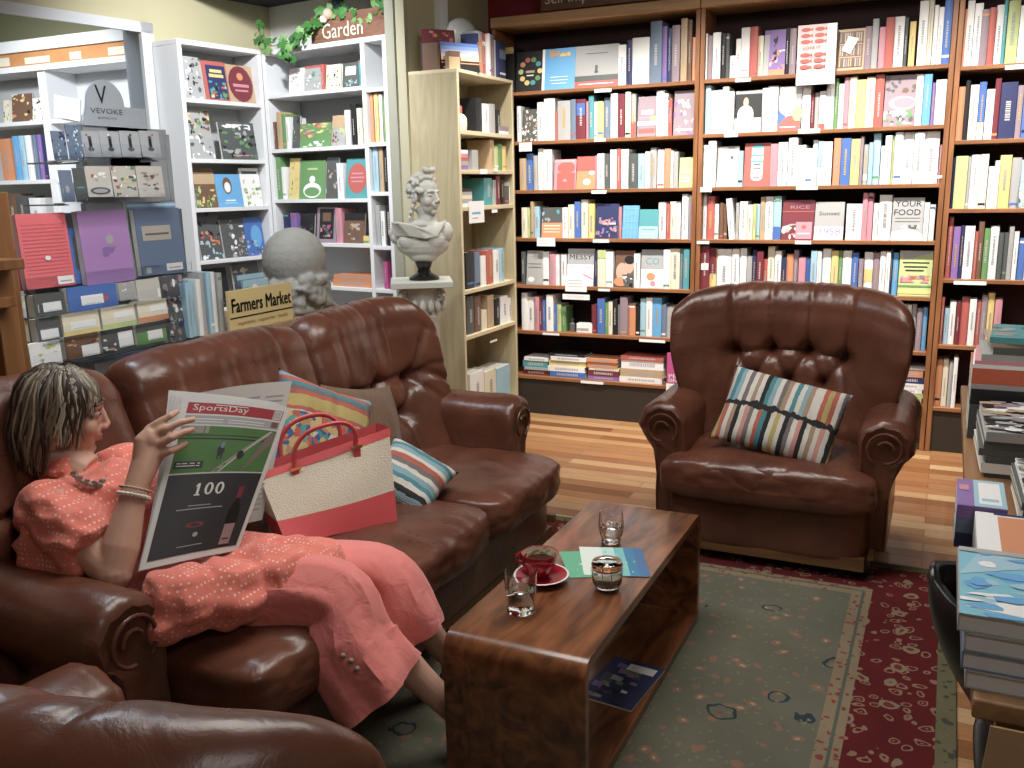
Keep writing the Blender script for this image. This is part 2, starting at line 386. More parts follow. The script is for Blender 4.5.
# ------------------------------------------------------------------ rug
def rug_mat():
    m, n, b = nt('persian_rug'); L = n.links.new
    tc = n.nodes.new('ShaderNodeTexCoord'); sp = n.nodes.new('ShaderNodeSeparateXYZ'); L(tc.outputs['Object'], sp.inputs[0])
    def M_(op, a, b_=None, c=None):
        q = n.nodes.new('ShaderNodeMath'); q.operation = op
        for i, v in enumerate((a, b_, c)):
            if v is None: continue
            if isinstance(v, (int, float)): q.inputs[i].default_value = v
            else: L(v, q.inputs[i])
        return q.outputs[0]
    dx = M_('SUBTRACT', RW/2, M_('ABSOLUTE', sp.outputs[0])); dy = M_('SUBTRACT', RH/2, M_('ABSOLUTE', sp.outputs[1]))
    d = M_('MINIMUM', dx, dy)
    def vor(scale, feat='F1', rnd=1):
        v = n.nodes.new('ShaderNodeTexVoronoi'); v.inputs['Scale'].default_value = scale; v.feature = feat; v.inputs['Randomness'].default_value = rnd
        no = n.nodes.new('ShaderNodeTexNoise'); no.inputs['Scale'].default_value = 12; L(tc.outputs['Object'], no.inputs['Vector'])
        mx = n.nodes.new('ShaderNodeMix'); mx.data_type = 'VECTOR'; mx.inputs[0].default_value = .06
        L(tc.outputs['Object'], mx.inputs[4]); L(no.outputs[1], mx.inputs[5]); L(mx.outputs[1], v.inputs['Vector']); return v
    def mixc(f, a, b_):
        x = n.nodes.new('ShaderNodeMix'); x.data_type = 'RGBA'
        if isinstance(f, (int, float)): x.inputs[0].default_value = f
        else: L(f, x.inputs[0])
        for i, v in ((6, a), (7, b_)):
            if isinstance(v, tuple): x.inputs[i].default_value = v+(1,)
            else: L(v, x.inputs[i])
        return x.outputs[2]
    band = lambda v, a, b_: M_('MULTIPLY', M_('GREATER_THAN', v, a), M_('LESS_THAN', v, b_))
    # field
    v1 = vor(14); v2 = vor(5.5); v3 = vor(30)
    fld = mixc(band(v1.outputs['Distance'], .06, .24), (.125, .122, .092), (.22, .13, .09))
    fld = mixc(M_('LESS_THAN', v1.outputs['Distance'], .1), fld, (.32, .27, .18))
    fld = mixc(band(v2.outputs['Distance'], .20, .235), fld, (.03, .045, .05))
    fld = mixc(M_('LESS_THAN', v2.outputs['Distance'], .10), fld, (.2, .07, .05))
    fld = mixc(M_('LESS_THAN', v3.outputs['Distance'], .2), fld, (.17, .15, .1))
    # red border
    w1 = vor(22); w2 = vor(8, rnd=.4)
    rb = mixc(band(w1.outputs['Distance'], .22, .34), (.10, .016, .017), (.24, .14, .10))
    rb = mixc(M_('LESS_THAN', w1.outputs['Distance'], .09), rb, (.26, .12, .07))
    rb = mixc(M_('LESS_THAN', w2.outputs['Distance'], .2), rb, (.22, .17, .11))
    rb = mixc(M_('LESS_THAN', w2.outputs['Distance'], .11), rb, (.15, .03, .03))
    gs = mixc(M_('LESS_THAN', vor(38).outputs['Distance'], .3), (.22, .17, .11), (.2, .05, .045))
    out = mixc(M_('LESS_THAN', vor(30).outputs['Distance'], .3), (.13, .12, .07), (.06, .06, .045))
    # zones by distance from the edge
    c = mixc(M_('GREATER_THAN', d, .055), out, rb)
    c = mixc(M_('GREATER_THAN', d, .285), c, gs)
    c = mixc(M_('GREATER_THAN', d, .31), c, (.09, .1, .08))
    c = mixc(M_('GREATER_THAN', d, .32), c, gs)
    c = mixc(M_('GREATER_THAN', d, .355), c, fld)
    no = n.nodes.new('ShaderNodeTexNoise'); no.inputs['Scale'].default_value = 3; no.inputs['Detail'].default_value = 6; L(tc.outputs['Object'], no.inputs['Vector'])
    mr = n.nodes.new('ShaderNodeMapRange'); mr.inputs['To Min'].default_value = .65; mr.inputs['To Max'].default_value = 1.35; L(no.outputs[0], mr.inputs['Value'])
    mx = n.nodes.new('ShaderNodeMix'); mx.data_type = 'RGBA'; mx.blend_type = 'MULTIPLY'; mx.inputs[0].default_value = 1; L(c, mx.inputs[6]); L(mr.outputs[0], mx.inputs[7])
    L(mx.outputs[2], b.inputs['Base Color']); b.inputs['Roughness'].default_value = .95; b.inputs['Specular IOR Level'].default_value = .1
    nb = n.nodes.new('ShaderNodeTexNoise'); nb.inputs['Scale'].default_value = 220; L(tc.outputs['Object'], nb.inputs['Vector'])
    bp = n.nodes.new('ShaderNodeBump'); bp.inputs['Strength'].default_value = .4; bp.inputs['Distance'].default_value = .004; L(nb.outputs[0], bp.inputs['Height']); L(bp.outputs[0], b.inputs['Normal'])
    return m
RX0, RX1, RY0, RY1 = -2.05, .125, .25, 3.78; RW, RH = RX1-RX0, RY1-RY0
rug = MB().bb((RX0, RY0, .0), (RX1, RY1, .011), rug_mat()).build('area_rug'); bevel(rug, .004)
tag(rug, 'large patterned rug with grey-green floral field and red border on the board floor', 'rug')

# ------------------------------------------------------------------ brown wall bookcases
OAK = wood('shelf_edge_oak', (.19, .075, .03), (.33, .145, .06), .45, 3, 0)
OAKV = wood('shelf_upright_oak', (.19, .075, .03), (.33, .145, .06), .45, 3, 2)
OAKL = wood('rail_light_oak', (.4, .22, .1), (.52, .32, .16), .45, 3, 0)
DKB = mat('bookcase_dark_back', (.035, .012, .014), .7)
PLN = mat('plinth_dark', (.03, .022, .016), .6)
YF = 5.589
ZL = [2.113-.31*k for k in range(7)]; ZB = [ZL, ZL, [2.094, 1.717, 1.357, .977, .609, .25]]
BX = [-2.755, -1.395, -.035, 1.325]
BAYN = ['left', 'middle', 'right']
bays = []
for i in range(3):
    x0, x1 = BX[i]+.002, BX[i+1]-.002
    t = empty('bookcase', ((x0+x1)/2, YF+.15, 0), ['dark wooden bookcase against the red wall, the bay beside the beige bookcase', 'dark wooden bookcase against the red wall, the middle bay behind the armchair', 'dark wooden bookcase against the red wall, the bay at the right edge'][i], 'bookcase', 'brown bookcases along the back wall')
    for s_ in (0, 1):
        xx = x0 if s_ == 0 else x1-.026
        bevel(part(MB().bb((xx, YF, .0), (xx+.026, 5.88, 2.52), OAKV), 'side_panel', t), .002)
    part(MB().bb((x0+.026, 5.87, .2), (x1-.026, 5.885, 2.52), DKB), 'back_panel', t)
    for z in ZB[i]: bevel(part(MB().bb((x0+.026, YF, z-.011), (x1-.026, 5.87, z+.011), OAK), 'shelf', t), .002)
    bevel(part(MB().bb((x0, YF-.02, 2.52), (x1, 5.9, 2.585), OAKL), 'top_rail', t, 'lighter brown top rail'), .006)
    part(MB().bb((x0+.026, YF+.012, 0), (x1-.026, YF+.03, .25), PLN), 'plinth', t, 'near-black plinth board')
    bays.append(t)
ORD = ['first', 'second', 'third', 'fourth', 'fifth', 'sixth', 'seventh', 'eighth', 'ninth', 'tenth', '11th', '12th', '13th', '14th', '15th', '16th', '17th', '18th', '19th', '20th', '21st', '22nd', '23rd', '24th', '25th', '26th', '27th', '28th', '29th', '30th', '31st', '32nd', '33rd']
TITM = {'dark': mat('print_dark', (.36, .36, .38), .6), 'light': mat('print_light', (.5, .48, .46), .6), 'gold': mat('print_gold', (.55, .38, .12), .5)}
LIGHTC = set('wcsylpoa')
def spine_marks(mb, w_, h_, M, code, rr):
    tm = TITM['dark'] if code in LIGHTC else (TITM['light'] if rr.random() < .75 else TITM['gold'])
    k = rr.random(); y = -.0048
    zz0, zz1 = h_*rr.uniform(.2, .35), h_*rr.uniform(.6, .85)
    if k < .75:   # a column of little marks reading as a title
        z = zz0; ww = w_*rr.uniform(.16, .32)
        while z < zz1:
            dz = rr.uniform(.004, .012); mb.add([(-ww/2, y, z), (ww/2, y, z), (ww/2, y, z+dz*.7), (-ww/2, y, z+dz*.7)], [(0, 1, 2, 3)], tm, False, M); z += dz*1.15
    if k > .8:
        z = h_*rr.choice((.06, .12, .88)); dz = .012
        mb.add([(-w_*.42, y+.0012, z), (w_*.42, y+.0012, z), (w_*.42, y+.0012, z+dz), (-w_*.42, y+.0012, z+dz)], [(0, 1, 2, 3)], pm(rr.choice('rbkoegw')), False, M)
def size_word(w_, h_): return ('thick' if w_ > .042 else 'slim' if w_ < .02 else ('tall' if h_ > .225 else 'short' if h_ < .165 else 'mid-sized'))
def stand_book(x0, x1, z, h, code, Y, depth, seed, M0=None, lean=0, two=None):
    rr = random.Random(seed); w_ = max(.009, x1-x0-.0012)
    M = (M0 or Matrix.Identity(4)) @ Matrix.Translation(((x0+x1)/2, Y, z)) @ Matrix.Rotation(lean, 4, 'Y')
    mb = MB(); book_box(mb, w_, h, depth, pm(code), M); spine_marks(mb, w_, h, M, code, rr)
    if two:      # differently coloured foot or head of the spine
        c2, a, b = two; y = -.0042
        mb.add([(-w_*.46, y, h*a), (w_*.46, y, h*a), (w_*.46, y, h*b), (-w_*.46, y, h*b)], [(0, 1, 2, 3)], pm(c2), False, M)
    return mb.build('book')
def cover_book(x0, x1, z, h, code, Y, shapes, seed=0, M0=None, th=.018, tilt=.12, rz=0, name='book'):
    w_ = x1-x0; M = (M0 or Matrix.Identity(4)) @ Matrix.Translation(((x0+x1)/2, Y, z+.001)) @ Matrix.Rotation(rz, 4, 'Z') @ Matrix.Rotation(-tilt, 4, 'X')
    mb = MB(); mb.bb((-w_/2, 0, 0), (w_/2, .0025, h), pm(code), M); mb.bb((-w_/2, th-.0025, 0), (w_/2, th, h), pm(code), M)
    mb.bb((-w_/2, 0, 0), (-w_/2+.002, th, h), pm(code), M); mb.bb((-w_/2+.002, .0025, .003), (w_/2-.003, th-.0025, h-.003), PAGE, M)
    art(mb, M, w_, h, shapes); return mb.build(name)
# ------------------------------------------------------------------ books on the back wall, shelf by shelf
# one row: crop origin and scale, then spines 'x0,x1,ytop,colour[,foot colour]' measured on the shelf's own plane
ROWS = []
def row(bay, k, ox, oy, sc, base, spines): ROWS.append((bay, k, ox, oy, sc, base, spines))
P_ = 'blotch'
row(0, 0, 500, 10, 5.12, 400, '10,75,195,k,y@.86@1|C,78,225,215,k,dots|C,212,380,200,u,sky|C,380,602,185,g,greyred|605,645,180,w|650,675,155,n|677,765,145,w|770,828,60,d|830,855,85,v|856,878,95,n|880,920,80,m|925,958,45,a|960,982,52,B|984,1004,140,o')
row(0, 1, 510, 80, 5.12, 300, '36,58,135,w|C,60,135,150,G,photo|140,173,115,w|175,230,95,w|231,243,160,r|244,310,108,g|311,337,100,d|340,388,100,R,b@.6@.9|390,402,110,p|403,430,80,t|431,447,112,w|448,480,110,y|482,512,92,d|515,551,70,w|553,587,72,R|590,618,62,c|619,645,70,g,r@0@.35|C,650,745,85,m,stack|750,790,55,w|792,809,70,w|810,830,95,r|C,835,950,55,m,faces')
row(0, 2, 510, 140, 5.12, 262, '50,82,95,a|85,118,70,b|120,140,80,g|145,171,45,w|172,215,50,w|C,222,335,100,p,circle|C,338,435,85,r,orangered|436,446,80,p|447,481,70,w|482,511,70,G|513,545,50,w|547,567,45,r|569,606,48,w|608,655,70,G|656,690,70,s|692,716,60,w|719,751,40,g|755,789,50,w|790,821,45,o|822,836,55,w|837,861,60,g|C,864,945,90,l,lime')
row(0, 3, 510, 190, 5.12, 250, '60,88,90,c|90,104,95,l|105,121,60,a|124,152,85,s|C,160,265,90,G,tealorange|268,297,90,w|298,327,75,c|330,362,60,b|365,400,50,c|401,433,70,y|C,437,550,70,n,mauveface|554,572,85,p|C,573,655,80,u,bluegrid|C,658,757,100,t,tealcard|760,799,62,w|801,818,70,r|819,850,60,c|851,874,60,w|880,912,22,w|913,941,25,m')
row(0, 4, 510, 240, 5.12, 245, '58,78,60,G|C,82,165,55,g,plain|168,201,60,w|203,232,72,p|233,252,75,w|262,289,75,w|C,290,425,45,g,messy|434,447,60,n|448,490,52,c,l@.78@1|491,528,60,w|C,535,632,55,B,portrait|634,665,70,w|C,668,783,50,w,co|785,820,50,w|821,869,45,c|871,886,45,d|887,918,45,t')
row(0, 5, 510, 285, 5.12, 250, '60,90,40,w|91,125,60,w|126,149,60,p|150,165,90,R|166,184,75,b|186,221,50,w|222,240,100,b|241,262,100,l|263,287,110,e|418,445,100,R|447,485,70,b|486,502,90,e|503,525,85,c|527,549,75,k|550,562,100,g|563,602,60,m|603,643,95,o|645,665,100,k|667,695,70,s|696,728,65,w|729,776,65,u|777,800,100,d|801,846,110,g')
row(1, 0, 695, 0, 7.677, 605, '50,94,262,w|96,134,275,m|136,196,252,w|198,235,258,k|237,263,258,G|265,311,430,w|313,351,300,w|353,419,215,w|421,479,208,r|481,524,278,c|C,525,690,230,v,script|693,722,215,k|724,775,220,m')
row(1, 0, 820, 0, 7.314, 505, '66,117,200,a,B@0@.2|C,118,325,215,a,library|327,377,195,m|379,425,140,g|428,474,200,p|476,538,130,r|540,612,125,w|614,640,130,G|650,695,160,y|718,784,10,w|786,823,0,c|825,857,40,w|858,897,55,w|899,972,0,b,w@.1@.14')
row(1, 1, 695, 75, 7.877, 445, '35,80,70,w|82,125,85,s|126,170,125,w|171,215,120,w|216,264,95,w|265,306,130,w|C,312,520,125,k,man|528,570,105,w|571,653,90,w|C,656,832,90,w,swirl|843,909,85,w|910,940,150,R|942,975,140,g|977,1030,130,w,r@0@.15')
row(1, 1, 820, 65, 7.314, 450, '45,104,100,w|106,133,100,e|134,172,140,w|173,212,95,p|213,265,90,c|266,333,110,y|334,398,90,c|400,465,70,r|C,468,695,75,m,plums|697,750,70,w|752,812,70,u|814,838,130,v|840,950,110,w')
row(1, 2, 695, 130, 7.877, 445, '60,101,120,w|103,165,85,w|C,170,338,130,g,plainwhite|340,378,165,s|C,382,590,105,r,pill|592,650,110,p|653,727,98,w|733,806,60,w|808,868,120,w|870,923,145,w|925,963,80,w|965,1010,90,s,w@0@.4')
row(1, 2, 820, 120, 7.314, 475, '20,86,160,w|97,149,135,o|151,221,135,b|223,289,140,y|291,315,120,m|317,350,180,g,w@.1@.25|353,384,165,s|386,439,90,s|441,469,190,w|471,519,115,w|521,539,115,l|541,601,80,w|603,681,70,w|683,758,90,w|760,868,60,w|870,897,180,p')
row(1, 3, 695, 185, 7.877, 430, '30,92,70,w|95,152,90,r|154,186,150,w|192,224,140,B|226,254,150,B|L,272,318,105,w|320,346,140,g|350,410,130,w|412,454,155,c|455,480,150,l|481,511,150,s|514,550,95,a|552,615,92,w|618,678,90,s,b@0@.3|C,683,935,120,R,pinkcover|C,940,1170,135,g,nineteen')
row(1, 3, 820, 180, 7.314, 445, '190,306,175,w|308,345,95,p|346,385,95,p|388,423,170,w|428,522,110,w|C,525,755,130,g,food|757,795,165,w|797,838,180,w')
row(1, 4, 690, 235, 7.877, 470, '66,149,80,R,w@.45@.6|151,208,105,y,R@.4@1|212,325,110,w|328,386,110,w|392,444,105,w|446,486,165,g|488,521,120,n|523,574,130,R|576,608,190,r|610,664,88,c|666,716,125,w|718,755,180,n|757,811,150,o|813,850,120,m|852,906,180,p|908,945,185,b|947,996,125,s|998,1030,130,w')
row(1, 4, 810, 235, 7.314, 440, '10,45,120,w|47,88,130,s|90,150,100,w|152,204,115,y|206,234,115,e|236,300,115,w|302,350,130,b|352,386,175,m|393,457,125,w,y@.3@.6|459,505,130,m|507,549,120,w|551,584,120,w|586,600,100,n|602,643,130,u|C,648,892,115,l,farm')
row(1, 5, 870, 280, 5.487, 395, '40,90,140,c|92,140,140,r|142,196,130,g|198,222,135,w|224,250,130,g|252,282,155,m|284,310,150,u')
row(2, 0, 944, 0, 10.24, 665, '150,222,100,o|224,298,10,w|300,385,40,w|370,450,100,m|452,520,80,r|522,600,55,w|602,640,-60,t|642,762,10,l|764,860,60,w|862,950,40,b')
row(2, 1, 944, 70, 10.24, 700, '110,204,175,o|206,255,110,k|257,345,155,c|347,420,125,b,c@0@.3|422,505,200,w|507,568,90,R|570,738,130,n|740,800,160,m|802,900,200,b')
row(2, 2, 935, 145, 10.236, 655, '95,160,130,r,w@0@.2|162,195,130,n|197,325,115,l|327,355,120,g|357,450,100,w|452,535,95,c|537,600,220,w|602,650,160,w|652,770,105,y|772,870,130,g|C,872,1010,150,s,photo')
row(2, 3, 930, 205, 9.03, 680, '95,150,110,r|152,198,105,r|200,262,195,v|264,300,185,n|302,392,190,w|394,424,240,r|426,475,150,B|477,530,210,e|532,610,190,w|612,655,250,G|657,700,250,G|702,745,195,g|747,790,240,w|792,860,300,b|862,930,250,c')
row(2, 4, 870, 280, 5.487, 355, '370,402,95,r|404,430,155,s|432,466,120,w|468,493,125,R|495,538,98,r|540,578,105,w|580,604,115,r|606,638,85,m|640,676,72,y|678,718,105,p')
row(2, 5, 870, 280, 5.487, 710, '330,355,460,g|357,392,435,o|394,425,435,c|427,449,450,g|451,475,425,w')
CA = {
 'dots': [('e', .5+.33*cos(a), .5+.3*sin(a), .09, .065, 'yteroly'[i % 7]) for i, a in enumerate([j*.628 for j in range(10)])]+[('r', .35, .46, .65, .52, 'a'), ('r', .38, .38, .62, .41, 'w')],
 'sky': [('n', .2, .8, .85, .95, 'oya', 16, 3), ('r', .25, .3, .8, .315, 'w'), ('r', .25, .22, .8, .235, 'w'), ('r', .3, .14, .75, .155, 'w'), ('r', 0, 0, .08, 1, 'w')],
 'greyred': [('r', 0, 0, 1, .15, 'r'), ('r', .1, .07, .9, .09, 'w'), ('r', 0, .15, 1, .28, 'G'), ('r', .25, .8, .75, .815, 'G'), ('r', .47, .38, .53, .52, 'G'), ('e', .5, .36, .05, .03, 'G')],
 'photo': [('n', 0, 0, 1, 1, 'gGwac', 40, 5)],
 'stack': [('r', .05, .08, .95, .2, 'r'), ('r', .0, .28, 1, .38, 'w'), ('r', .1, .42, .9, .5, 'p'), ('r', .2, .55, .85, .66, 'w'), ('r', .7, .38, 1, .5, 'y')],
 'faces': [('n', 0, 0, 1, .8, 'mwvg', 30, 8), ('r', .1, .1, .9, .14, 'w')],
 'circle': [('e', .55, .72, .4, .2, 'r'), ('r', .15, .02, .95, .55, 'r'), ('e', .5, .3, .1, .05, 'p'), ('r', .05, .9, .95, .97, 'g')],
 'orangered': [('r', 0, 0, 1, .55, 'o'), ('e', .55, .22, .2, .1, 'c'), ('e', .8, .5, .15, .06, 'w')],
 'lime': [('r', .1, .5, .9, .56, 'c'), ('r', .1, .3, .8, .33, 'w'), ('r', .1, .2, .8, .23, 'w')],
 'tealorange': [('n', 0, .5, 1, 1, 'tGg', 16, 2), ('r', 0, 0, 1, .5, 'o'), ('r', .1, .38, .9, .42, 'c'), ('r', .1, .28, .9, .31, 'c'), ('r', .1, .18, .9, .21, 'c')],
 'mauveface': [('n', 0, 0, 1, .6, 'mvnp', 30, 4), ('r', .3, .4, .9, .45, 'c')],
 'bluegrid': [('r', i*.22+.12, 0, i*.22+.135, 1, 's') for i in range(4)]+[('r', 0, i*.2+.1, 1, i*.2+.11, 's') for i in range(5)],
 'tealcard': [('r', 0, 0, 1, .42, 's'), ('r', .15, .3, .85, .33, 't'), ('r', .15, .15, .8, .17, 'w')],
 'plain': [('r', .1, .6, .9, .62, 'G'), ('r', .1, .5, .9, .52, 'G'), ('e', .3, .15, .2, .08, 'w')],
 'messy': [('t', .5, .78, .85, .13, 'MESSY', 'k'), ('r', 0, 0, 1, .58, 'w'), ('r', .1, .5, .9, .52, 'p'), ('q', ((.5, .35), (.75, .3), (1, .2), (.98, .17), (.7, .25)), 'p')],
 'portrait': [('e', .35, .42, .3, .25, 'S'), ('e', .75, .6, .25, .22, 'S'), ('e', .75, .75, .27, .12, 'k'), ('r', .4, 0, 1, .35, 'G'), ('e', .3, .15, .35, .12, 'o'), ('n', .4, 0, 1, .3, 'wkG', 14, 6)],
 'co': [('r', 0, .5, 1, 1, 'g'), ('t', .5, .7, .6, .18, 'CO', 't'), ('e', .45, .3, .2, .1, 'o'), ('e', .55, .12, .12, .07, 'p')],
 'script': [('n', .3, .02, 1, .55, 'pvwo', 16, 3), ('n', .42, .3, .62, .9, 'k', 12, 5), ('r', 0, 0, 1, .12, 'o'), ('r', 0, 0, .25, .9, 'g')],
 'library': [('r', .06, .06, .94, .94, 'B'), ('r', .1, .3, .9, .33, 'a'), ('r', .1, .62, .9, .65, 'a')]+[('r', .12+.08*i, .35, .17+.08*i, .6, 'agBam'[i % 5]) for i in range(10)]+[('r', .12+.08*i, .08, .17+.08*i, .28, 'aBgma'[i % 5]) for i in range(10)]+[('r', .12+.08*i, .67, .17+.08*i, .9, 'mBaga'[i % 5]) for i in range(10)]+[('q', ((.2, .48), (.5, .38), (.78, .75), (.42, .82)), 'w')],
 'man': [('r', 0, .92, 1, 1, 'g'), ('e', .4, .72, .1, .12, 'S'), ('e', .4, .45, .3, .2, 'w'), ('r', .1, .25, .7, .45, 'w'), ('r', 0, 0, 1, .34, 'w'), ('t', .33, .2, .4, .15, 'CUT', 'k')],
 'swirl': [('r', 0, .82, 1, 1, 'g'), ('q', ((0, 0), (1, 0), (1, .2), (.7, .35), (.4, .33), (0, .15)), 'r'), ('q', ((0, .12), (.35, .32), (.1, .42), (0, .5)), 'b'), ('e', .85, .38, .22, .17, 'y'), ('r', .1, .07, .8, .09, 'w')],
 'plums': [('n', 0, .65, 1, 1, 'mBG', 20, 3), ('e', .6, .45, .45, .14, 'g'), ('e', .65, .45, .35, .1, 'p'), ('n', .0, .02, 1, .3, 'ewgG', 26, 8)],
 'plainwhite': [('q', ((0, 0), (1, 0), (1, .5), (.6, .52), (.1, .4)), 'w'), ('e', .68, .72, .06, .04, 'G')],
 'pill': [('e', .5, .88, .22, .1, 't'), ('r', .28, .25, .72, .88, 'w'), ('e', .5, .22, .22, .1, 'w'), ('r', .28, .55, .72, .6, 'u'), ('r', .28, .7, .72, .74, 't')]+[('r', .36, .2+i*.1, .64, .22+i*.1, 'k') for i in range(4)],
 'pinkcover': [('r', .45, .02, .95, .45, 'p'), ('t', .55, .82, .6, .08, 'RICE', 'm'), ('r', 0, .7, 1, .72, 'r'), ('n', 0, 0, .45, .4, 'wcgp', 14, 3), ('e', .7, .32, .08, .05, 'r'), ('r', .5, .14, .9, .17, 'w')],
 'nineteen': [('r', 0, 0, 1, .35, 'w'), ('t', .55, .22, .7, .18, '1958', 'v'), ('t', .5, .7, .7, .1, 'Sunset', 'G')],
 'food': [('t', .5, .86, .84, .14, 'YOUR', 'k'), ('t', .48, .66, .84, .14, 'FOOD', 'k'), ('r', .1, .52, .9, .53, 'G'), ('r', .1, .44, .9, .45, 'G'), ('q', ((0, 0), (1, 0), (1, .15), (.6, .28), (0, .2)), 'w'), ('n', .3, .28, .9, .36, 'Gkw', 8, 3)],
 'farm': [('q', ((0, 1), (.15, .8), (1, .95), (1, 1)), 'g'), ('r', .1, .72, .9, .75, 'k'), ('r', .15, .63, .85, .66, 'k'), ('r', .2, .55, .75, .58, 'k'), ('n', .05, .3, .95, .46, 'rdgop', 26, 2), ('r', 0, .05, 1, .12, 'y'), ('r', 0, .2, 1, .24, 'e')],
}
CA['food'] = CA['food'][4:5]+CA['food'][:4]+CA['food'][5:]
BOOKS = 0
_cnt = {}
for bay, k, ox, oy, sc, base, sp in ROWS:
    zt = ZB[bay][k]+.0115; rr = random.Random(bay*31+k*7)
    for e in sp.split('|'):
        q = e.split(','); kind = 's'
        if q[0] in 'CL': kind = q.pop(0)
        x0, x1, yt = float(q[0]), float(q[1]), float(q[2]); ym = (yt+base)/2
        setb = rr.uniform(.018, .05) if kind != 'C' else .02
        Yp = YF+setb
        a = at_y(ox+x0/sc, oy+ym/sc, Yp).x; b = at_y(ox+x1/sc, oy+ym/sc, Yp).x
        h = min(at_y(ox+x0/sc, oy+yt/sc, Yp).z-zt, .385 if k == 0 else (.278 if bay < 2 else .335)); h = max(h, .1)
        lo, hi = BX[bay]+.03, BX[bay+1]-.03
        a = max(a, lo); b = min(b, hi)
        if b-a < .008: continue
        n_ = _cnt.get((bay, k), 0); _cnt[(bay, k)] = n_+1; code = q[3]
        if kind == 'C':
            o = cover_book(a, b, zt, h, code, Yp, CA.get(q[4], []), n_)
            lab = '%s book facing cover out, %s from left, %s shelf down, %s brown bay' % (PAL[code][0], ORD[n_], ORD[k], BAYN[bay])
        else:
            two = None
            if len(q) > 4: z_ = q[4].split('@'); two = (z_[0], float(z_[1]), float(z_[2]))
            o = stand_book(a, b, zt, h, code, Yp, rr.uniform(.13, .17), bay*1000+k*100+n_, lean=(-.1 if kind == 'L' else 0), two=two)
            lab = '%s %s-spined book, %s from left, %s shelf down, %s brown bay' % (size_word(b-a, h), PAL[code][0], ORD[n_], ORD[k], BAYN[bay])
        tag(o, lab, 'book', 'books on the brown wall bookcases'); BOOKS += 1
# piles lying on the bottom shelf
def flat_book(x0, x1, z, t, code, Y, depth, label, group, M0=None, rz=0, side=True, cat='book', name='book'):
    M = (M0 or Matrix.Identity(4)) @ Matrix.Translation(((x0+x1)/2, Y, z)) @ Matrix.Rotation(rz, 4, 'Z')
    w_ = x1-x0; c = .0028; mb = MB(); cm = pm(code)
    mb.bb((-w_/2, 0, 0), (w_/2, depth, c), cm, M); mb.bb((-w_/2, 0, t-c), (w_/2, depth, t), cm, M)
    if side: mb.bb((-w_/2, -.002, 0), (w_/2, .002, t), cm, M)
    mb.bb((-w_/2+.004, .003 if side else .004, c), (w_/2-.004, depth-.004, t-c), PAGE, M)
    if side:
        rr = random.Random(int(abs(x0*991+z*7777))); tm = TITM['dark'] if code in LIGHTC else TITM['light']
        x = -w_*.3
        while x < w_*.3:
            dx = rr.uniform(.004, .012); mb.add([(x, -.0026, t*.3), (x+dx*.7, -.0026, t*.3), (x+dx*.7, -.0026, t*.7), (x, -.0026, t*.7)], [(0, 1, 2, 3)], tm, False, M); x += dx*1.2
    return tag(mb.build(name), label, cat, group)
def pile(bay, xa, xb, ys, ox, oy, sc, cols, where):
    z = ZL[6]+.0112; n_ = len(cols); rr = random.Random(n_*17+int(xa))
    zb = [at_y(ox+xa/sc, oy+y/sc, YF+.03).z for y in ys]     # tops, from the bottom up
    off = z-zb[0]
    for i, c_ in enumerate(cols):
        t = zb[i+1]-zb[i]; j = rr.uniform(-.008, .008)
        X0 = at_y(ox+xa/sc, oy+(ys[0]+ys[-1])/2/sc, YF+.03).x+j+rr.uniform(0, .02); X1 = at_y(ox+xb/sc, oy+(ys[0]+ys[-1])/2/sc, YF+.03).x+j
        pos = 'topmost' if i == n_-1 else 'bottom' if i == 0 else ORD[n_-1-i]+' from the top'
        flat_book(X0, X1, z, t-.0004, c_, YF+.03+rr.uniform(0, .012), .16, '%s book lying %s in the %s' % (PAL[c_][0], pos, where), 'books lying on the bottom shelf'); z += t
pile(0, 62, 192, [186, 160, 148, 115, 98], 510, 340, 5.12, 'Rgtw', 'leftmost low pile on the bottom shelf')
pile(0, 194, 386, [196, 168, 142, 114, 92, 78], 510, 340, 5.12, 'bwywk', 'second low pile on the bottom shelf')
pile(0, 390, 550, [205, 188, 158, 146, 116, 98], 510, 340, 5.12, 'vRcoo', 'third low pile on the bottom shelf')
pile(0, 553, 782, [215, 187, 147, 102, 82], 510, 340, 5.12, 'wawr', 'fourth low pile on the bottom shelf, beside the pink book')
pile(1, 80, 290, [690, 662, 635, 612, 582, 548, 508, 490], 870, 280, 5.487, 'llwwnog', 'pile on the bottom shelf right of the armchair')
# pink promo book leaning out at the foot of the left bay
a = at_y(666, 396, YF-.03); b = at_y(692, 396, YF-.03)
o = cover_book(a.x, b.x, ZL[6]-.03, .26, 'P', YF-.03, [('r', 0, 0, 1, .25, 'w'), ('e', .7, .62, .3, .2, 'n'), ('t', .5, .44, .8, .09, 'PETER', 'w'), ('t', .5, .33, .85, .09, 'SINGER', 'w'), ('r', .1, .1, .9, .12, 'g'), ('r', .1, .17, .9, .19, 'g')], tilt=0, th=.022)
tag(o, 'pink book with a white foot propped upright at the right end of the bottom shelf, left of the armchair', 'book', None)
# small display bottle and card box on the sixth shelf
g0 = at_y(571.5, 330, YF+.05); zt = ZL[5]+.012
bt = MB().lathe([(.0, 0), (.02, 0), (.02, .05), (.008, .062), (.008, .072), (.011, .073), (.011, .085), (0, .085)], mat('smoked_glass_item', (.12, .12, .11), .2), (g0.x, YF+.07, zt))
tag(bt.build('bottle'), 'small dark bottle in the gap of the sixth shelf', 'bottle')
g1 = at_y(585, 330, YF+.05).x; 
tag(MB().bb((g1-.055, YF+.04, zt), (g1+.055, YF+.1, zt+.06), pm('w')).bb((g1-.05, YF+.038, zt+.015), (g1+.03, YF+.04, zt+.03), pm('g')).build('card_box'), 'small white card box in the gap of the sixth shelf', 'box')
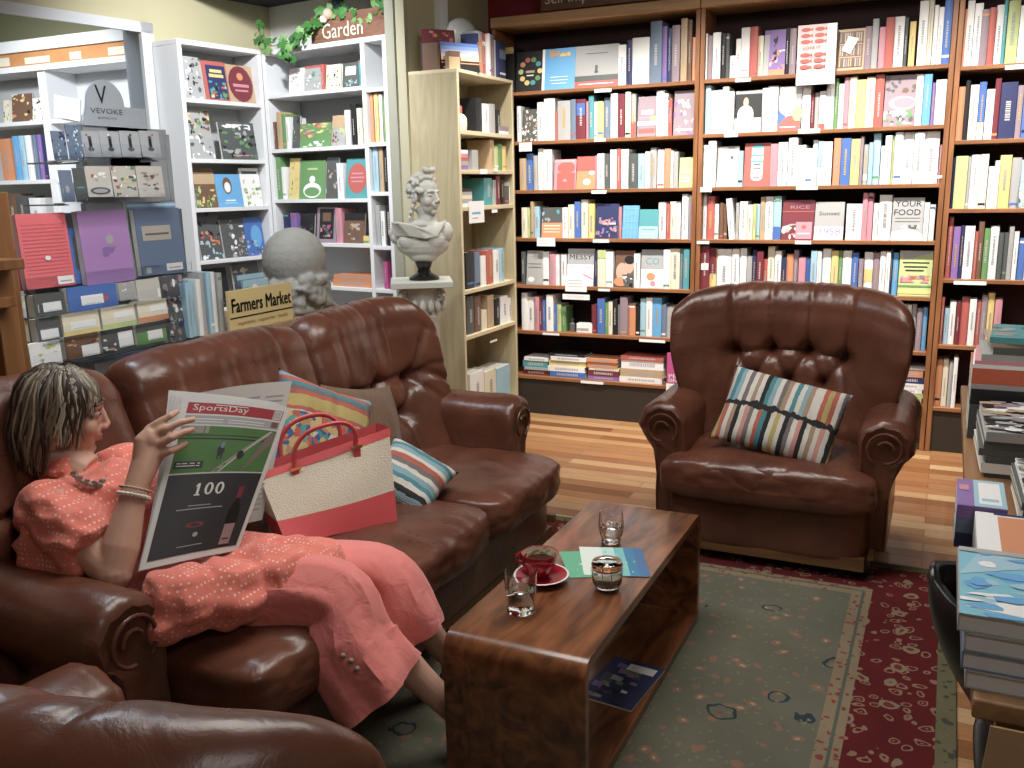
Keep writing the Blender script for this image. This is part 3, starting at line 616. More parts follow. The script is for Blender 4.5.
# shelf-edge labels and hanging cards
CARD = mat('card_white', (.8, .8, .8), .6)
def card(px, py, w_, h_, k, bay, lab, drop=0, rz=0):
    c = at_y(px, py, YF-.004); z = c.z
    M = Matrix.Translation((c.x, YF-.004, z-h_/2)) @ Matrix.Rotation(rz, 4, 'Y')
    mb = MB(); mb.bb((-w_/2, -.0012, 0), (w_/2, .0, h_), CARD, M)
    if h_ > .03:
        for i in range(3): mb.add([(-w_*.35, -.0016, h_*(.3+.2*i)), (w_*.3, -.0016, h_*(.3+.2*i)), (w_*.3, -.0016, h_*(.34+.2*i)), (-w_*.35, -.0016, h_*(.34+.2*i))], [(0, 1, 2, 3)], pm('g'), False, M)
    tag(mb.build('shelf_label'), lab, 'label', 'white label cards on the shelf edges')
for px, py, w_, h_, lab in [(603, 90.5, .11, .02, 'slim white label on the first shelf edge of the left brown bay'),
    (600, 140, .075, .018, 'slim white label on the second shelf edge of the left brown bay'), (525.5, 147, .09, .055, 'white card on the second shelf edge beside the beige bookcase'),
    (599, 192, .1, .02, 'slim white label on the third shelf edge of the left brown bay'), (601, 241, .11, .02, 'slim white label on the fourth shelf edge of the left brown bay'),
    (546, 242, .13, .055, 'slanted white card hanging at the left of the fourth shelf edge'), (604, 290, .08, .016, 'slim white label on the fifth shelf edge of the left brown bay'),
    (576, 284, .15, .1, 'large white card under the grey book on the fifth shelf'), (576, 297, .19, .035, 'wide white label strip hanging below the large card on the fifth shelf'),
    (551, 334, .12, .015, 'slim white label on the sixth shelf edge, below the blue books at left'), (652, 341, .17, .018, 'slim white label on the sixth shelf edge, next to the armchair'),
    (592, 382.5, .16, .018, 'slim white label on the bottom shelf edge under the low piles'),
    (743, 80, .09, .02, 'slim white label on the first shelf edge of the middle bay'), (731, 134, .08, .035, 'small white card at the left of the second shelf edge, middle bay'),
    (809, 131, .12, .025, 'white label at the centre of the second shelf edge, middle bay'), (706, 189.5, .07, .03, 'small white card at the left end of the third shelf edge, middle bay'),
    (807, 188, .12, .02, 'white label at the centre of the third shelf edge, middle bay'), (934, 177, .08, .015, 'white label at the right end of the third shelf edge, middle bay'),
    (703, 242.5, .075, .018, 'white label at the left end of the fourth shelf edge, middle bay'), (803, 242.5, .09, .02, 'white label at the centre of the fourth shelf edge, middle bay'),
    (1015, 67, .09, .022, 'white label on the first shelf edge of the right bay'), (970, 283, .16, .02, 'long white label on the fourth shelf edge of the right bay')]:
    card(px, py, w_, h_, 0, 0, lab)
# hanging pink catalogue with red fish, over the first shelf
A = at_y(794, 86, YF-.012); B_ = at_y(826, 24, YF-.012); wd = (at_y(822, 50, YF-.012).x-at_y(793, 50, YF-.012).x)
M = Matrix.Translation((A.x+wd/2+.012, YF-.03, A.z)); H = B_.z-A.z
mb = MB(); mb.bb((-wd/2, 0, 0), (wd/2+.05, .02, H), pm('w'), M); sh = [('r', 0, .2, 1, 1, mat('pale_pink', (.75, .5, .5), .5))]
for zz in (.92, .82, .72, .5, .4, .3):
    for xx in (.28, .75): sh += [('e', xx, zz, .17, .035, 'r'), ('q', ((xx+.14, zz), (xx+.24, zz+.03), (xx+.24, zz-.03)), 'r')]
sh += [('t', .5, .62, .6, .05, 'LOVE IT', 'G'), ('t', .6, .46, .4, .03, 'and more', 'G')]
art(mb, M, wd, H, sh); tag(mb.build('catalogue'), 'pink and white catalogue with rows of red fish hanging over the first shelf', 'book')
# sign above the shelves
a = at_y(541, 11.5, 5.72); b = at_y(650, -2, 5.72)
mb = MB(); M = Matrix.Translation(((a.x+b.x)/2, 5.72, a.z)); W_ = b.x-a.x
mb.bb((-W_/2, 0, 0), (W_/2, .02, .2), wood('sign_brown', (.16, .07, .04), (.24, .11, .06), .5), M)
put_text(mb, 'Self Improvement', M, 0, .06, W_*.92, .08, mat('sign_white', (.85, .82, .74), .5), -.002)
mb.bb((-W_/2+.1, .02, .1), (-W_/2+.12, .18, .12), DKB, M); mb.bb((W_/2-.12, .02, .1), (W_/2-.1, .18, .12), DKB, M)
tag(mb.build('sign_board'), 'brown sign board reading Self Improvement above the left brown bay', 'sign')
# ------------------------------------------------------------------ beige bookcase standing side-on against the short wall
BEI = wood('beige_laminate', (.36, .31, .19), (.46, .4, .26), .55, 3, 2)
BEL = mat('beige_edge', (.62, .54, .36), .5)
bc = empty('bookcase', (-2.765, 5.19, 0), 'beige laminate bookcase standing end-on beside the white bust, open towards the armchair', 'bookcase')
XB0, XB1, YB0, YB1, ZT_ = -2.925, -2.6, 4.82, 5.575, 2.175
bevel(part(MB().bb((XB0, YB0, 0), (XB1-.004, YB0+.022, ZT_), BEI).bb((XB1-.004, YB0, 0), (XB1, YB0+.022, ZT_), BEL), 'side_panel', bc), .0015)
bevel(part(MB().bb((XB0, YB1-.022, 0), (XB1-.004, YB1, ZT_), BEI).bb((XB1-.004, YB1-.022, 0), (XB1, YB1, ZT_), BEL), 'side_panel', bc), .0015)
part(MB().bb((XB0, YB0+.022, 0), (XB0+.01, YB1-.022, ZT_), BEI), 'back_panel', bc)
BZ = [1.845, 1.62, 1.405, .91, .63, .12]
for z in BZ: bevel(part(MB().bb((XB0+.01, YB0+.022, z-.012), (XB1-.003, YB1-.022, z+.012), BEL), 'shelf', bc), .0015)
bevel(part(MB().bb((XB0, YB0, ZT_), (XB1, YB1, ZT_+.02), BEL), 'top_panel', bc), .0015)
BZ = [z+.0125 for z in BZ]
def side_book(y0, y1, z, h, code, lab, X=-2.63, depth=.16, seed=0, two=None, group='books in the beige bookcase'):
    """book in a case that faces +X; y0..y1 along the shelf, spine towards +X"""
    M = Matrix.Translation((X, (y0+y1)/2, z)) @ Matrix.Rotation(pi/2, 4, 'Z')
    rr = random.Random(seed); w_ = y1-y0-.001; mb = MB(); book_box(mb, w_, h, depth, pm(code), M); spine_marks(mb, w_, h, M, code, rr)
    if two: mb.add([(-w_*.45, -.0045, h*two[1]), (w_*.45, -.0045, h*two[1]), (w_*.45, -.0045, h*two[2]), (-w_*.45, -.0045, h*two[2])], [(0, 1, 2, 3)], pm(two[0]), False, M)
    return tag(mb.build('book'), lab, 'book', group)
def side_cover(y0, y1, z, h, code, shapes, lab, X=-2.66, tilt=.1, th=.02, group='books in the beige bookcase', name='book', cat='book'):
    w_ = y1-y0; M = Matrix.Translation((X, (y0+y1)/2, z+.001)) @ Matrix.Rotation(pi/2, 4, 'Z') @ Matrix.Rotation(-tilt, 4, 'X')
    mb = MB(); mb.bb((-w_/2, 0, 0), (w_/2, .0025, h), pm(code), M); mb.bb((-w_/2, th-.0025, 0), (w_/2, th, h), pm(code), M)
    mb.bb((-w_/2, 0, 0), (-w_/2+.002, th, h), pm(code), M); mb.bb((-w_/2+.002, .0025, .003), (w_/2-.003, th-.0025, h-.003), PAGE, M)
    art(mb, M, w_, h, shapes); return tag(mb.build(name), lab, cat, group)
def Yx(x, y=200, X=-2.63): return at_x(x, y, X).y
def srow(k, y, items, rowname):
    z = BZ[k]
    for i, it in enumerate(items.split('|')):
        q = it.split(','); a, b = Yx(float(q[0]), y), Yx(float(q[1]), y); h = at_x((float(q[0])+float(q[1]))/2, float(q[2]), -2.63).z-z
        side_book(max(a, YB0+.026), min(b, YB1-.026), z, max(.08, min(h, .26 if k < 3 else .42)), q[3], '%s book, %s from the near end on the %s beige shelf' % (PAL[q[3]][0], ORD[i], rowname), seed=k*50+i)
srow(0, 115, '476,482,98,k|483,489,104,w|490,495,104,g|496,500,110,k', 'top')
srow(1, 150, '472,478,150,g|490,494,140,a|494,498,146,l|498,502,144,e|502,506,146,y', 'second')
srow(2, 190, '484,492,178,t|493,496,180,g|496,500,176,R|500,504,180,k|504,511,186,G|511,514,182,w', 'third')
srow(3, 270, '466,474,252,k|475,480,252,d|481,486,256,w|487,493,250,r|494,499,250,w|500,504,248,s', 'fourth')
srow(4, 320, '467,474,296,G|475,481,296,B|482,487,310,c|488,494,295,a|495,500,298,k|501,508,296,w|508,512,298,w', 'fifth')
srow(5, 380, '470,484,372,w|485,496,370,c|497,510,366,s', 'bottom')
# lying and small things on its shelves
def sflat(y0, y1, z, t, code, lab, X=-2.62, depth=.18, group='books lying in the beige bookcase', name='book', cat='book'):
    M = Matrix.Translation((X, (y0+y1)/2, z)) @ Matrix.Rotation(pi/2, 4, 'Z'); w_ = y1-y0; mb = MB(); cm = pm(code); c = .0028
    mb.bb((-w_/2, 0, 0), (w_/2, depth, c), cm, M); mb.bb((-w_/2, 0, t-c), (w_/2, depth, t), cm, M); mb.bb((-w_/2, -.002, 0), (w_/2, .002, t), cm, M)
    mb.bb((-w_/2+.004, .003, c), (w_/2-.004, depth-.004, t-c), PAGE, M); return tag(mb.build(name), lab, cat, group)
z = BZ[2]
for i, (t, c_) in enumerate(((.02, 'w'), (.025, 'g'), (.022, 'c'), (.02, 'g'), (.02, 'k'))):
    sflat(4.87, 5.0, z, t-.0004, c_, '%s small book lying %s in the pile on the third beige shelf' % (PAL[c_][0], ['at the bottom', 'second from the bottom', 'in the middle', 'second from the top', 'on top'][i])); z += t
z = BZ[1]
for i, (t, c_) in enumerate(((.025, 'v'), (.025, 'g'), (.02, 'r'), (.022, 'p'), (.022, 'w'))):
    sflat(4.86, 4.96, z, t-.0004, c_, '%s small book lying %s in the pile on the second beige shelf' % (PAL[c_][0], ['at the bottom', 'second from the bottom', 'in the middle', 'second from the top', 'on top'][i])); z += t
z = BZ[0]
for i, (t, c_) in enumerate(((.02, 'w'), (.03, 'm'))):
    sflat(5.4, 5.53, z, t-.0004, c_, '%s book lying %s at the far end of the top beige shelf' % (PAL[c_][0], ['at the bottom', 'on top'][i])); z += t
e_ = empty('squeeze_bottle', (-2.65, 4.92, BZ[0]), 'white and tan bottle with a red cap on the top beige shelf', 'bottle')
part(MB().lathe([(0, 0), (.045, 0), (.048, .03), (.046, .07), (.03, .09), (.018, .095), (0, .095)], pm('c'), (-2.65, 4.92, BZ[0])), 'body', e_)
part(MB().lathe([(0, .095), (.02, .095), (.02, .135), (.016, .14), (0, .14)], pm('r'), (-2.65, 4.92, BZ[0])), 'cap', e_)
# cards clipped on shelf edges
def scard(px, py, w_, h_, lab):
    c = at_x(px, py, -2.595); mb = MB().bb((-2.5985, c.y-w_/2, c.z-h_/2), (-2.597, c.y+w_/2, c.z+h_/2), CARD)
    if h_ > .05: mb.bb((-2.597, c.y-w_*.3, c.z-h_*.1), (-2.5968, c.y+w_*.25, c.z-.0), pm('u')).bb((-2.597, c.y-w_*.3, c.z-h_*.3), (-2.5968, c.y+w_*.1, c.z-h_*.25), pm('g'))
    tag(mb.build('shelf_label'), lab, 'label', 'label cards on the beige bookcase')
scard(477, 212, .2, .13, 'white card with blue print hanging over the third beige shelf edge'); scard(495, 211, .08, .02, 'slim white label on the third beige shelf edge')
scard(484, 171.5, .1, .03, 'white label on the second beige shelf edge'); scard(496, 170, .05, .02, 'small yellowish label at the middle of the second beige shelf edge'); scard(494, 341, .1, .012, 'thin white label on the fifth beige shelf edge')
# on top of the beige bookcase
zt = ZT_+.0205
mb = MB(); M = Matrix.Translation((-2.76, 4.93, zt)) @ Matrix.Rotation(radians(52), 4, 'Z') @ Matrix.Rotation(-.12, 4, 'X')
book_box(mb, .2, .24, .03, pm('R'), M, PAGE); art(mb, M, .2, .24, [('n', .05, .05, .95, .95, 'rRoBS', 34, 12), ('e', .55, .5, .14, .22, 'o')], -.006)
tag(mb.build('book'), 'dark red photo book standing behind the sunset book on the beige bookcase', 'book')
for i, (dx, c_, h_) in enumerate(((-.0, 'B', .15), (.032, 'k', .16))):
    side_book(4.83+.035*i, 4.862+.035*i, zt, h_, c_, '%s book at the near corner on top of the beige bookcase' % PAL[c_][0], X=-2.73-.03*i, depth=.1, seed=i, group='books on top of the beige bookcase')
mb = MB(); M = Matrix.Translation((-2.655, 4.975, zt)) @ Matrix.Rotation(radians(60), 4, 'Z') @ Matrix.Rotation(-.1, 4, 'X')
SKY = [mat('sunset_%d' % i, c_, .4) for i, c_ in enumerate(((.12, .2, .5), (.2, .3, .58), (.38, .42, .6), (.62, .5, .5), (.7, .48, .34)))]
mb.bb((-.13, 0, 0), (.13, .022, .155), pm('k'), M); art(mb, M, .26, .155, [('r', 0, .9-.13*i, 1, 1.03-.13*i, SKY[i]) for i in range(5)][::1]+[('r', 0, .97, 1, 1, SKY[0]), ('r', 0, 0, 1, .3, 'k'), ('r', 0, .27, 1, .31, 'o'), ('r', .05, .1, .2, .14, 'w')]+[('r', .1+.05*i, .3, .15+.05*i, .42+.09*((i*7) % 4), 'n') for i in range(8)])
tag(mb.build('book'), 'landscape photo book with a city at sunset on its cover, on the beige bookcase', 'book')
mb = MB(); M = Matrix.Translation((-2.64, 4.87, zt)) @ Matrix.Rotation(radians(55), 4, 'Z')
mb.bb((-.035, 0, 0), (.035, .05, .1), pm('a'), M).bb((-.035, -.001, .07), (.035, .0, .1), pm('B'), M); tag(mb.build('small_box'), 'small tan box left of the sunset book on the beige bookcase', 'box')
GY_ = at_x(460, 28, -2.82).y
mb = MB().ball((-2.82, GY_, zt+.255), (.1, .1, .1), mat('dome_white', (.62, .62, .58), .25), 24).lathe([(0, 0), (.06, 0), (.06, .015), (.02, .03), (.02, .16), (0, .16)], pm('g'), (-2.82, GY_, zt))
tag(mb.build('glass_globe'), 'whitish round globe behind the red book on the beige bookcase', 'globe')
for i, (a, b, h, c_, tw) in enumerate(((5.12, 5.16, .23, 'n', None), (5.16, 5.225, .25, 'g', ('o', .1, .8)), (5.225, 5.29, .25, 'r', ('w', .7, .8)), (5.29, 5.32, .25, 'w', None), (5.32, 5.39, .25, 'm', None), (5.39, 5.43, .23, 'w', None), (5.43, 5.53, .22, 'n', ('d', .55, .8)))):
    side_book(a, b, zt, h, c_, '%s book standing on top of the beige bookcase, %s from the globe side' % (PAL[c_][0], ORD[i]), X=-2.63-.01*(i % 3), depth=.1, seed=90+i, two=tw, group='books standing on top of the beige bookcase')

# ------------------------------------------------------------------ white nook shelving
SH = .018
def nbox(mb, a, b, m_=None): return mb.bb(a, b, m_ or WHITE, MN)
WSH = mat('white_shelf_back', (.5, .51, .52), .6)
u1 = empty('shelving_unit', tuple(MN @ Vector((-.15, -.31, 0))), 'white shelving unit on the tan wall, to the right of the wall opening', 'shelving unit')
Z1 = [2.078, 1.72, 1.42, 1.095, .78, .45]; V0, V1 = -.645, 0.0
bevel(part(nbox(MB(), (-.24, V0, 0), (0, V0+.03, 2.40)), 'side_panel', u1), .003); bevel(part(nbox(MB(), (-.24, V1-.03, 0), (0, V1, 2.40)), 'side_panel', u1), .003)
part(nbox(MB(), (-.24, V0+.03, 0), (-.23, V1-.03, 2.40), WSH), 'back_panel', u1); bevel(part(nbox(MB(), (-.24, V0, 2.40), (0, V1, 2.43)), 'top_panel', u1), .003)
for z in Z1: bevel(part(nbox(MB(), (-.23, V0+.03, z-.012), (0, V1-.03, z+.012)), 'shelf', u1), .002)
u2 = empty('shelving_unit', tuple(MN @ Vector((.6, .15, 0))), 'white shelving unit under the ivy, beside the pillar behind the bust', 'shelving unit')
Z2 = [2.132, 1.787, 1.462, 1.18, .9, .5]; UD, UE = .865, 1.04
for a in (0.0, UD, UE): bevel(part(nbox(MB(), (a, 0, 0), (a+.03, .3, 2.39)), 'side_panel', u2), .003)
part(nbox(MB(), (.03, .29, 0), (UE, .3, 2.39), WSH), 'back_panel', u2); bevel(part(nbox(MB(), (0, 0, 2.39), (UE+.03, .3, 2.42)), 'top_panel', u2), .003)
Z2N = [2.115, 1.795, 1.5, 1.17, .9, .5]
for z in Z2: bevel(part(nbox(MB(), (.03, 0, z-.012), (UD, .29, z+.012)), 'shelf', u2), .002)
for z in Z2N: bevel(part(nbox(MB(), (UD+.03, 0, z-.012), (UE, .29, z+.012)), 'shelf', u2), .002)
def nk2(x0, x1, yt, code, k, shapes=None, lab='', Zs=Z2, V=.03, lean=0, two=None, name='book'):
    zt = Zs[k]+.0125; ym = yt+15
    a = nook(x0, ym, V=V).x; b = nook(x1, ym, V=V).x; h = min(nook((x0+x1)/2, yt, V=V).z-zt, .29)
    if Zs is Z2: a = max(a, .033); b = min(b, UD-.003)
    else: a = max(a, UD+.033); b = min(b, UE-.003)
    if shapes is None:
        o = stand_book(a, b, zt, h, code, V, .15, int(x0*13), MN, lean, two)
    else: o = cover_book(a, b, zt, h, code, V, shapes, 0, MN, th=.016, tilt=.13)
    return tag(o, lab, 'book', 'books in the white shelving by the ivy')
N2 = [  # x0, x1, ytop, colour, shelf, art
 (288, 303, 68, 'w', 0, [('n', .1, .2, .9, .8, 'gc', 8, 3)], 'pale book facing out at the left of the top shelf under the ivy'),
 (304, 321, 65, 'g', 0, [('r', 0, .9, 1, 1, 'r'), ('n', .1, .1, .9, .8, 'wegt', 22, 3)], 'grey-green patterned book with red top edge on the top shelf under the ivy'),
 (321, 324, 64, 'r', 0, None, 'thin red spine on the top shelf under the ivy'),
 (325, 340, 64, 'c', 0, [('n', .05, .05, .95, .95, 'yykwe', 22, 7)], 'yellow and black patterned book on the top shelf under the ivy'),
 (342, 358, 62, 'G', 0, [('r', .15, .5, .8, .85, 'w'), ('n', .1, .05, .9, .4, 'Gget', 16, 7)], 'dark green book with a pale picture on the top shelf under the ivy'),
 (359, 363, 60, 't', 0, None, 'thin teal spine on the top shelf under the ivy'),
 (272, 276, 122, 'B', 1, None, 'brown spine at the left end of the second shelf under the ivy'), (277, 282, 112, 'a', 1, None, 'tan spine near the left end of the second shelf under the ivy'),
 (282, 286, 114, 'e', 1, None, 'green spine on the second shelf under the ivy'), (286, 290, 117, 'w', 1, None, 'white spine on the second shelf under the ivy'),
 (291, 298, 115, 'G', 1, [('n', 0, 0, 1, 1, 'Gegk', 14, 2)], 'dark green book on the second shelf under the ivy'),
 (299, 330, 123, 'e', 1, [('n', 0, .35, 1, 1, 'elporC'.replace('C', 'y'), 40, 2), ('n', .1, .03, .8, .25, 'w', 10, 5)], 'wide garden book with green picture on the second shelf under the ivy'),
 (331, 344, 115, 'g', 1, [('n', 0, .0, 1, .6, 'peRl', 20, 2), ('r', 0, .6, 1, 1, 'a')], 'pink flower book on the second shelf under the ivy'),
 (345, 350, 110, 'w', 1, None, 'white spine beside the pink flower book on the second shelf under the ivy'), (351, 356, 104, 'k', 1, None, 'black spine on the second shelf under the ivy'), (357, 362, 108, 'c', 1, None, 'cream spine at the right end of the second shelf under the ivy'),
 (276, 281, 157, 'e', 2, None, 'green spine at the left end of the third shelf under the ivy'), (282, 286, 167, 'w', 2, None, 'white spine on the third shelf under the ivy'),
 (287, 297, 158, 'y', 2, [('n', 0, 0, 1, 1, 'yela', 20, 4)], 'yellow garden book on the third shelf under the ivy'),
 (298, 323, 160, 'e', 2, [('e', .5, .22, .36, .2, 'w'), ('e', .5, .18, .3, .12, 'e'), ('e', .5, .5, .12, .1, 'w'), ('r', .3, .75, .7, .8, 'l')], 'green book with a white apple shape on the third shelf under the ivy'),
 (324, 336, 157, 'G', 2, [('n', 0, 0, 1, .7, 'gGBa', 20, 4)], 'dark photo book on the third shelf under the ivy'), (337, 343, 163, 'w', 2, None, 'white spine beside the red circle book on the third shelf under the ivy'),
 (344, 367, 158, 't', 2, [('e', .5, .5, .42, .38, 'r'), ('r', .25, .6, .75, .64, 'p'), ('r', .2, .5, .8, .54, 'p'), ('r', .25, .4, .75, .44, 'p')], 'teal book with a big red circle on the third shelf under the ivy'),
 (284, 290, 213, 'n', 3, None, 'navy spine on the fourth shelf under the ivy'), (291, 297, 213, 'v', 3, None, 'violet spine on the fourth shelf under the ivy'),
 (299, 313, 213, 'k', 3, [('n', 0, .4, 1, .6, 'PG', 8, 4)], 'black book facing out on the fourth shelf under the ivy'),
 (315, 335, 207, 'm', 3, [('r', .15, .1, .85, .95, 'k'), ('r', .3, .6, .7, .85, 'B'), ('n', .2, .15, .8, .5, 'ePpG', 14, 8)], 'purple-framed dark book on the fourth shelf under the ivy'),
 (336, 342, 208, 'p', 3, None, 'pink spine on the fourth shelf under the ivy'),
 (343, 363, 213, 'B', 3, [('r', 0, .75, 1, 1, 'k'), ('n', .2, .1, .8, .65, 'gaGB', 20, 8)], 'dark brown book on the fourth shelf under the ivy'),
 (364, 370, 236, 'y', 3, None, 'small yellow book at the right end of the fourth shelf under the ivy'),
]
for x0, x1, yt, c_, k, shp, lab in N2: nk2(x0, x1, yt, c_, k, shp, lab)
for x0, x1, yt, c_, k, shp, lab in [
 (383, 394, 50, 'k', 0, [('e', .35, .82, .12, .08, 'w'), ('r', .2, .3, .55, .36, 'w'), ('r', .2, .45, .6, .5, 'w'), ('r', .15, .6, .6, .64, 'w'), ('e', .35, .15, .2, .1, 'w')], 'black book with white lettering in the narrow shelf column behind the pillar'),
 (369, 373, 92, 'o', 1, None, 'orange spine in the narrow white column, second shelf'), (374, 378, 93, 'y', 1, None, 'yellow spine in the narrow white column, second shelf'), (379, 382, 94, 'w', 1, None, 'white spine in the narrow white column, second shelf'), (383, 386, 100, 'e', 1, None, 'green spine in the narrow white column, second shelf'), (388, 391, 104, 'r', 1, None, 'red spine in the narrow white column, second shelf'),
 (373, 378, 147, 's', 2, None, 'light blue spine in the narrow white column, third shelf'), (379, 383, 147, 'a', 2, None, 'tan spine in the narrow white column, third shelf'), (384, 388, 150, 'k', 2, None, 'black spine in the narrow white column, third shelf'), (389, 395, 160, 'v', 2, None, 'violet spine in the narrow white column, third shelf'),
 (376, 380, 205, 'g', 3, None, 'grey spine in the narrow white column, fourth shelf'), (381, 385, 211, 'w', 3, None, 'white spine in the narrow white column, fourth shelf'), (386, 392, 205, 'k', 3, None, 'black spine in the narrow white column, fourth shelf'), (394, 398, 240, 'o', 3, None, 'small orange spine in the narrow white column, fourth shelf'),
 (384, 388, 262, 'P', 4, None, 'magenta spine in the narrow white column, fifth shelf')]:
    nk2(x0, x1, yt, c_, k, shp, lab, Zs=Z2N)
z = Z2[4]+.0125
for i, (c_, t) in enumerate((('o', .045), ('o', .03))):
    a = nook(333, 280, V=.03).x; b = min(nook(373, 280, V=.03).x, UD-.004)
    flat_book(a+.01*i, b-.0, z, t, c_, .03, .2, ['orange book lying under another on the fifth shelf under the ivy', 'orange book lying on top of its twin on the fifth shelf under the ivy'][i], 'orange books lying on the fifth shelf', MN); z += t+.0005
def nk1(x0, x1, yt, code, k, shapes, lab):
    U = -.04; zt = Z1[k]+.0125
    a = nook(x0, yt+18, U=U).y; b = nook(x1, yt+18, U=U).y; h = min(nook((x0+x1)/2, yt, U=U).z-zt, .3 if k else .3)
    a = max(a, V0+.034); b = min(b, V1-.034)
    M = MN @ Matrix.Translation((U, (a+b)/2, zt+.001)) @ Matrix.Rotation(pi/2, 4, 'Z') @ Matrix.Rotation(-.13, 4, 'X')
    w_ = b-a; th = .016; mb = MB(); mb.bb((-w_/2, 0, 0), (w_/2, .0025, h), pm(code), M); mb.bb((-w_/2, .0025, .003), (w_/2-.003, th, h-.003), PAGE, M)
    art(mb, M, w_, h, shapes); tag(mb.build('book'), lab, 'book', 'books facing out in the white shelving by the opening')
for q in [(184, 203, 56, 'g', 0, [('n', 0, 0, 1, 1, 'wgkGw', 34, 2)], 'black and white illustrated book, left on the top shelf by the opening'),
 (205, 229, 61, 'r', 0, [('r', .15, .05, .95, .9, 'n'), ('r', .3, .72, .8, .8, 'y'), ('r', .25, .6, .85, .68, 'y'), ('n', .2, .05, .9, .5, 'eykrt', 24, 3)], 'red-edged book with blue and yellow cover on the top shelf by the opening'),
 (229, 256, 65, 'a', 0, [('e', .5, .5, .46, .48, 'R'), ('e', .5, .7, .12, .1, 'o'), ('r', .2, .42, .8, .5, 'p'), ('r', .25, .3, .75, .35, 'p')], 'dark red rounded cover at the right of the top shelf by the opening'),
 (190, 213, 110, 'g', 1, [('n', 0, .5, 1, 1, 'GkBye', 30, 4), ('n', 0, 0, 1, .5, 'gwG', 20, 4)], 'landscape photo book at the left of the second shelf by the opening'),
 (222, 257, 122, 'G', 1, [('n', 0, 0, 1, .8, 'GkegG', 50, 7), ('n', .1, .8, .9, .95, 'w', 14, 3), ('r', .3, .1, .8, .13, 'p')], 'large dark green photo book on the second shelf by the opening'),
 (196, 217, 168, 'B', 2, [('n', 0, 0, 1, .55, 'lyeB', 30, 4), ('r', 0, .6, 1, .9, 'a')], 'brown and green book at the left of the third shelf by the opening'),
 (218, 243, 174, 'u', 2, [('e', .45, .65, .18, .26, 'B'), ('e', .45, .6, .12, .16, 'w'), ('r', .3, .18, .7, .22, 'w'), ('r', .25, .1, .75, .14, 's')], 'bright blue book with a small figure on the third shelf by the opening'),
 (243, 262, 168, 'w', 2, [('n', .1, 0, 1, .7, 'lewgl', 26, 4), ('r', .1, .85, .9, .92, 'G')], 'white book with green leaves at the right of the third shelf by the opening'),
 (200, 222, 212, 'G', 3, [('n', 0, 0, 1, .4, 'wsG', 20, 4), ('n', .1, .3, .9, .6, 'oor', 16, 4), ('n', 0, .5, 1, 1, 'kGk', 20, 5)], 'dark book with an orange blaze on the fourth shelf by the opening'),
 (224, 247, 219, 'G', 3, [('n', .3, 0, 1, 1, 'gwmG', 40, 4)], 'grey patterned book in the middle of the fourth shelf by the opening'),
 (247, 265, 217, 'b', 3, [('e', .6, .5, .3, .3, 'u'), ('n', 0, 0, 1, .4, 'gGs', 16, 4)], 'deep blue book at the right of the fourth shelf by the opening'),
 (206, 230, 268, 'k', 4, [('n', 0, 0, 1, .7, 'kG', 10, 4)], 'black book on the fifth shelf by the opening'), (236, 262, 262, 'G', 4, [('n', 0, 0, 1, .9, 'Gga', 20, 4)], 'dark patterned book on the fifth shelf by the opening')]: nk1(*q)
# planter box and ivy on top of unit
IV = mat('ivy_leaf', (.05, .17, .04), .5, var=.3, vscale=20); IVL = mat('ivy_leaf_pale', (.16, .3, .1), .5, var=.2, vscale=20); STM = mat('ivy_stem', (.1, .14, .05), .7)
pb = empty('planter_box', tuple(MN @ Vector((.85, .14, 2.42))), 'brown wooden planter box lettered Garden on top of the white shelving', 'planter')
a = nook(311, 30, V=.06).x; W2 = UE+.02-a
mb = MB(); WB = wood('planter_wood', (.14, .06, .04), (.22, .11, .07), .6, 4, 0)
M = MN @ Matrix.Translation((a+W2/2, .06, 2.4215)); hb = .17
mb.bb((-W2/2, 0, 0), (W2/2, .015, hb), WB, M).bb((-W2/2, .165, 0), (W2/2, .18, hb), WB, M).bb((-W2/2, .015, 0), (-W2/2+.015, .165, hb), WB, M).bb((W2/2-.015, .015, 0), (W2/2, .165, hb), WB, M).bb((-W2/2+.015, .015, .0), (W2/2-.015, .165, hb-.04), mat('soil', (.05, .03, .02), .9), M)
part(mb, 'box', pb); lt = MB(); put_text(lt, 'Garden', M, -.06, .075, .34, .09, pm('c'), -.002); part(lt, 'lettering', pb, 'cream Garden lettering')
iv = empty('ivy_plant', tuple(MN @ Vector((.8, .14, 2.46))), 'trailing green ivy spilling left from the planter over the white shelving', 'plant')
rr = random.Random(5)
def leaf(mb, p, s, nrm, rot, m_):
    pts = [(0, -.5), (.38, -.42), (.3, -.1), (.5, .12), (.2, .2), (0, .55), (-.2, .2), (-.5, .12), (-.3, -.1), (-.38, -.42)]
    q = Vector(nrm).to_track_quat('Z', 'Y').to_matrix() @ Matrix.Rotation(rot, 3, 'Z')
    vs = [Vector(p)+q @ Vector((x*s, y*s, -.12*s*(abs(x)*2)**2)) for x, y in pts]+[Vector(p)+q @ Vector((0, 0, .06*s))]
    mb.add(vs, [(i, (i+1) % 10, 10) for i in range(10)], m_, False)
fl = MB(); st = MB()
def vine(pts, n, s=.05):
    pts = [MN @ Vector(p) for p in pts]; st.tube(pts, .0025, STM, 5)
    for i in range(n):
        t = rr.random()*(len(pts)-1); k = min(int(t), len(pts)-2); p = pts[k].lerp(pts[k+1], t-k)+Vector((rr.uniform(-.035, .035), rr.uniform(-.05, .01), rr.uniform(-.035, .035)))
        leaf(fl, p, s*rr.uniform(.8, 1.5), (rr.uniform(-.5, .6), -1, rr.uniform(-.2, .8)), rr.uniform(0, 6.3), IV if rr.random() < .7 else IVL)
def nv(x, y, V=.02): q = nook(x, y, V=V); return (q.x, q.y, max(q.z, 2.3) if q.x > 0 else q.z)
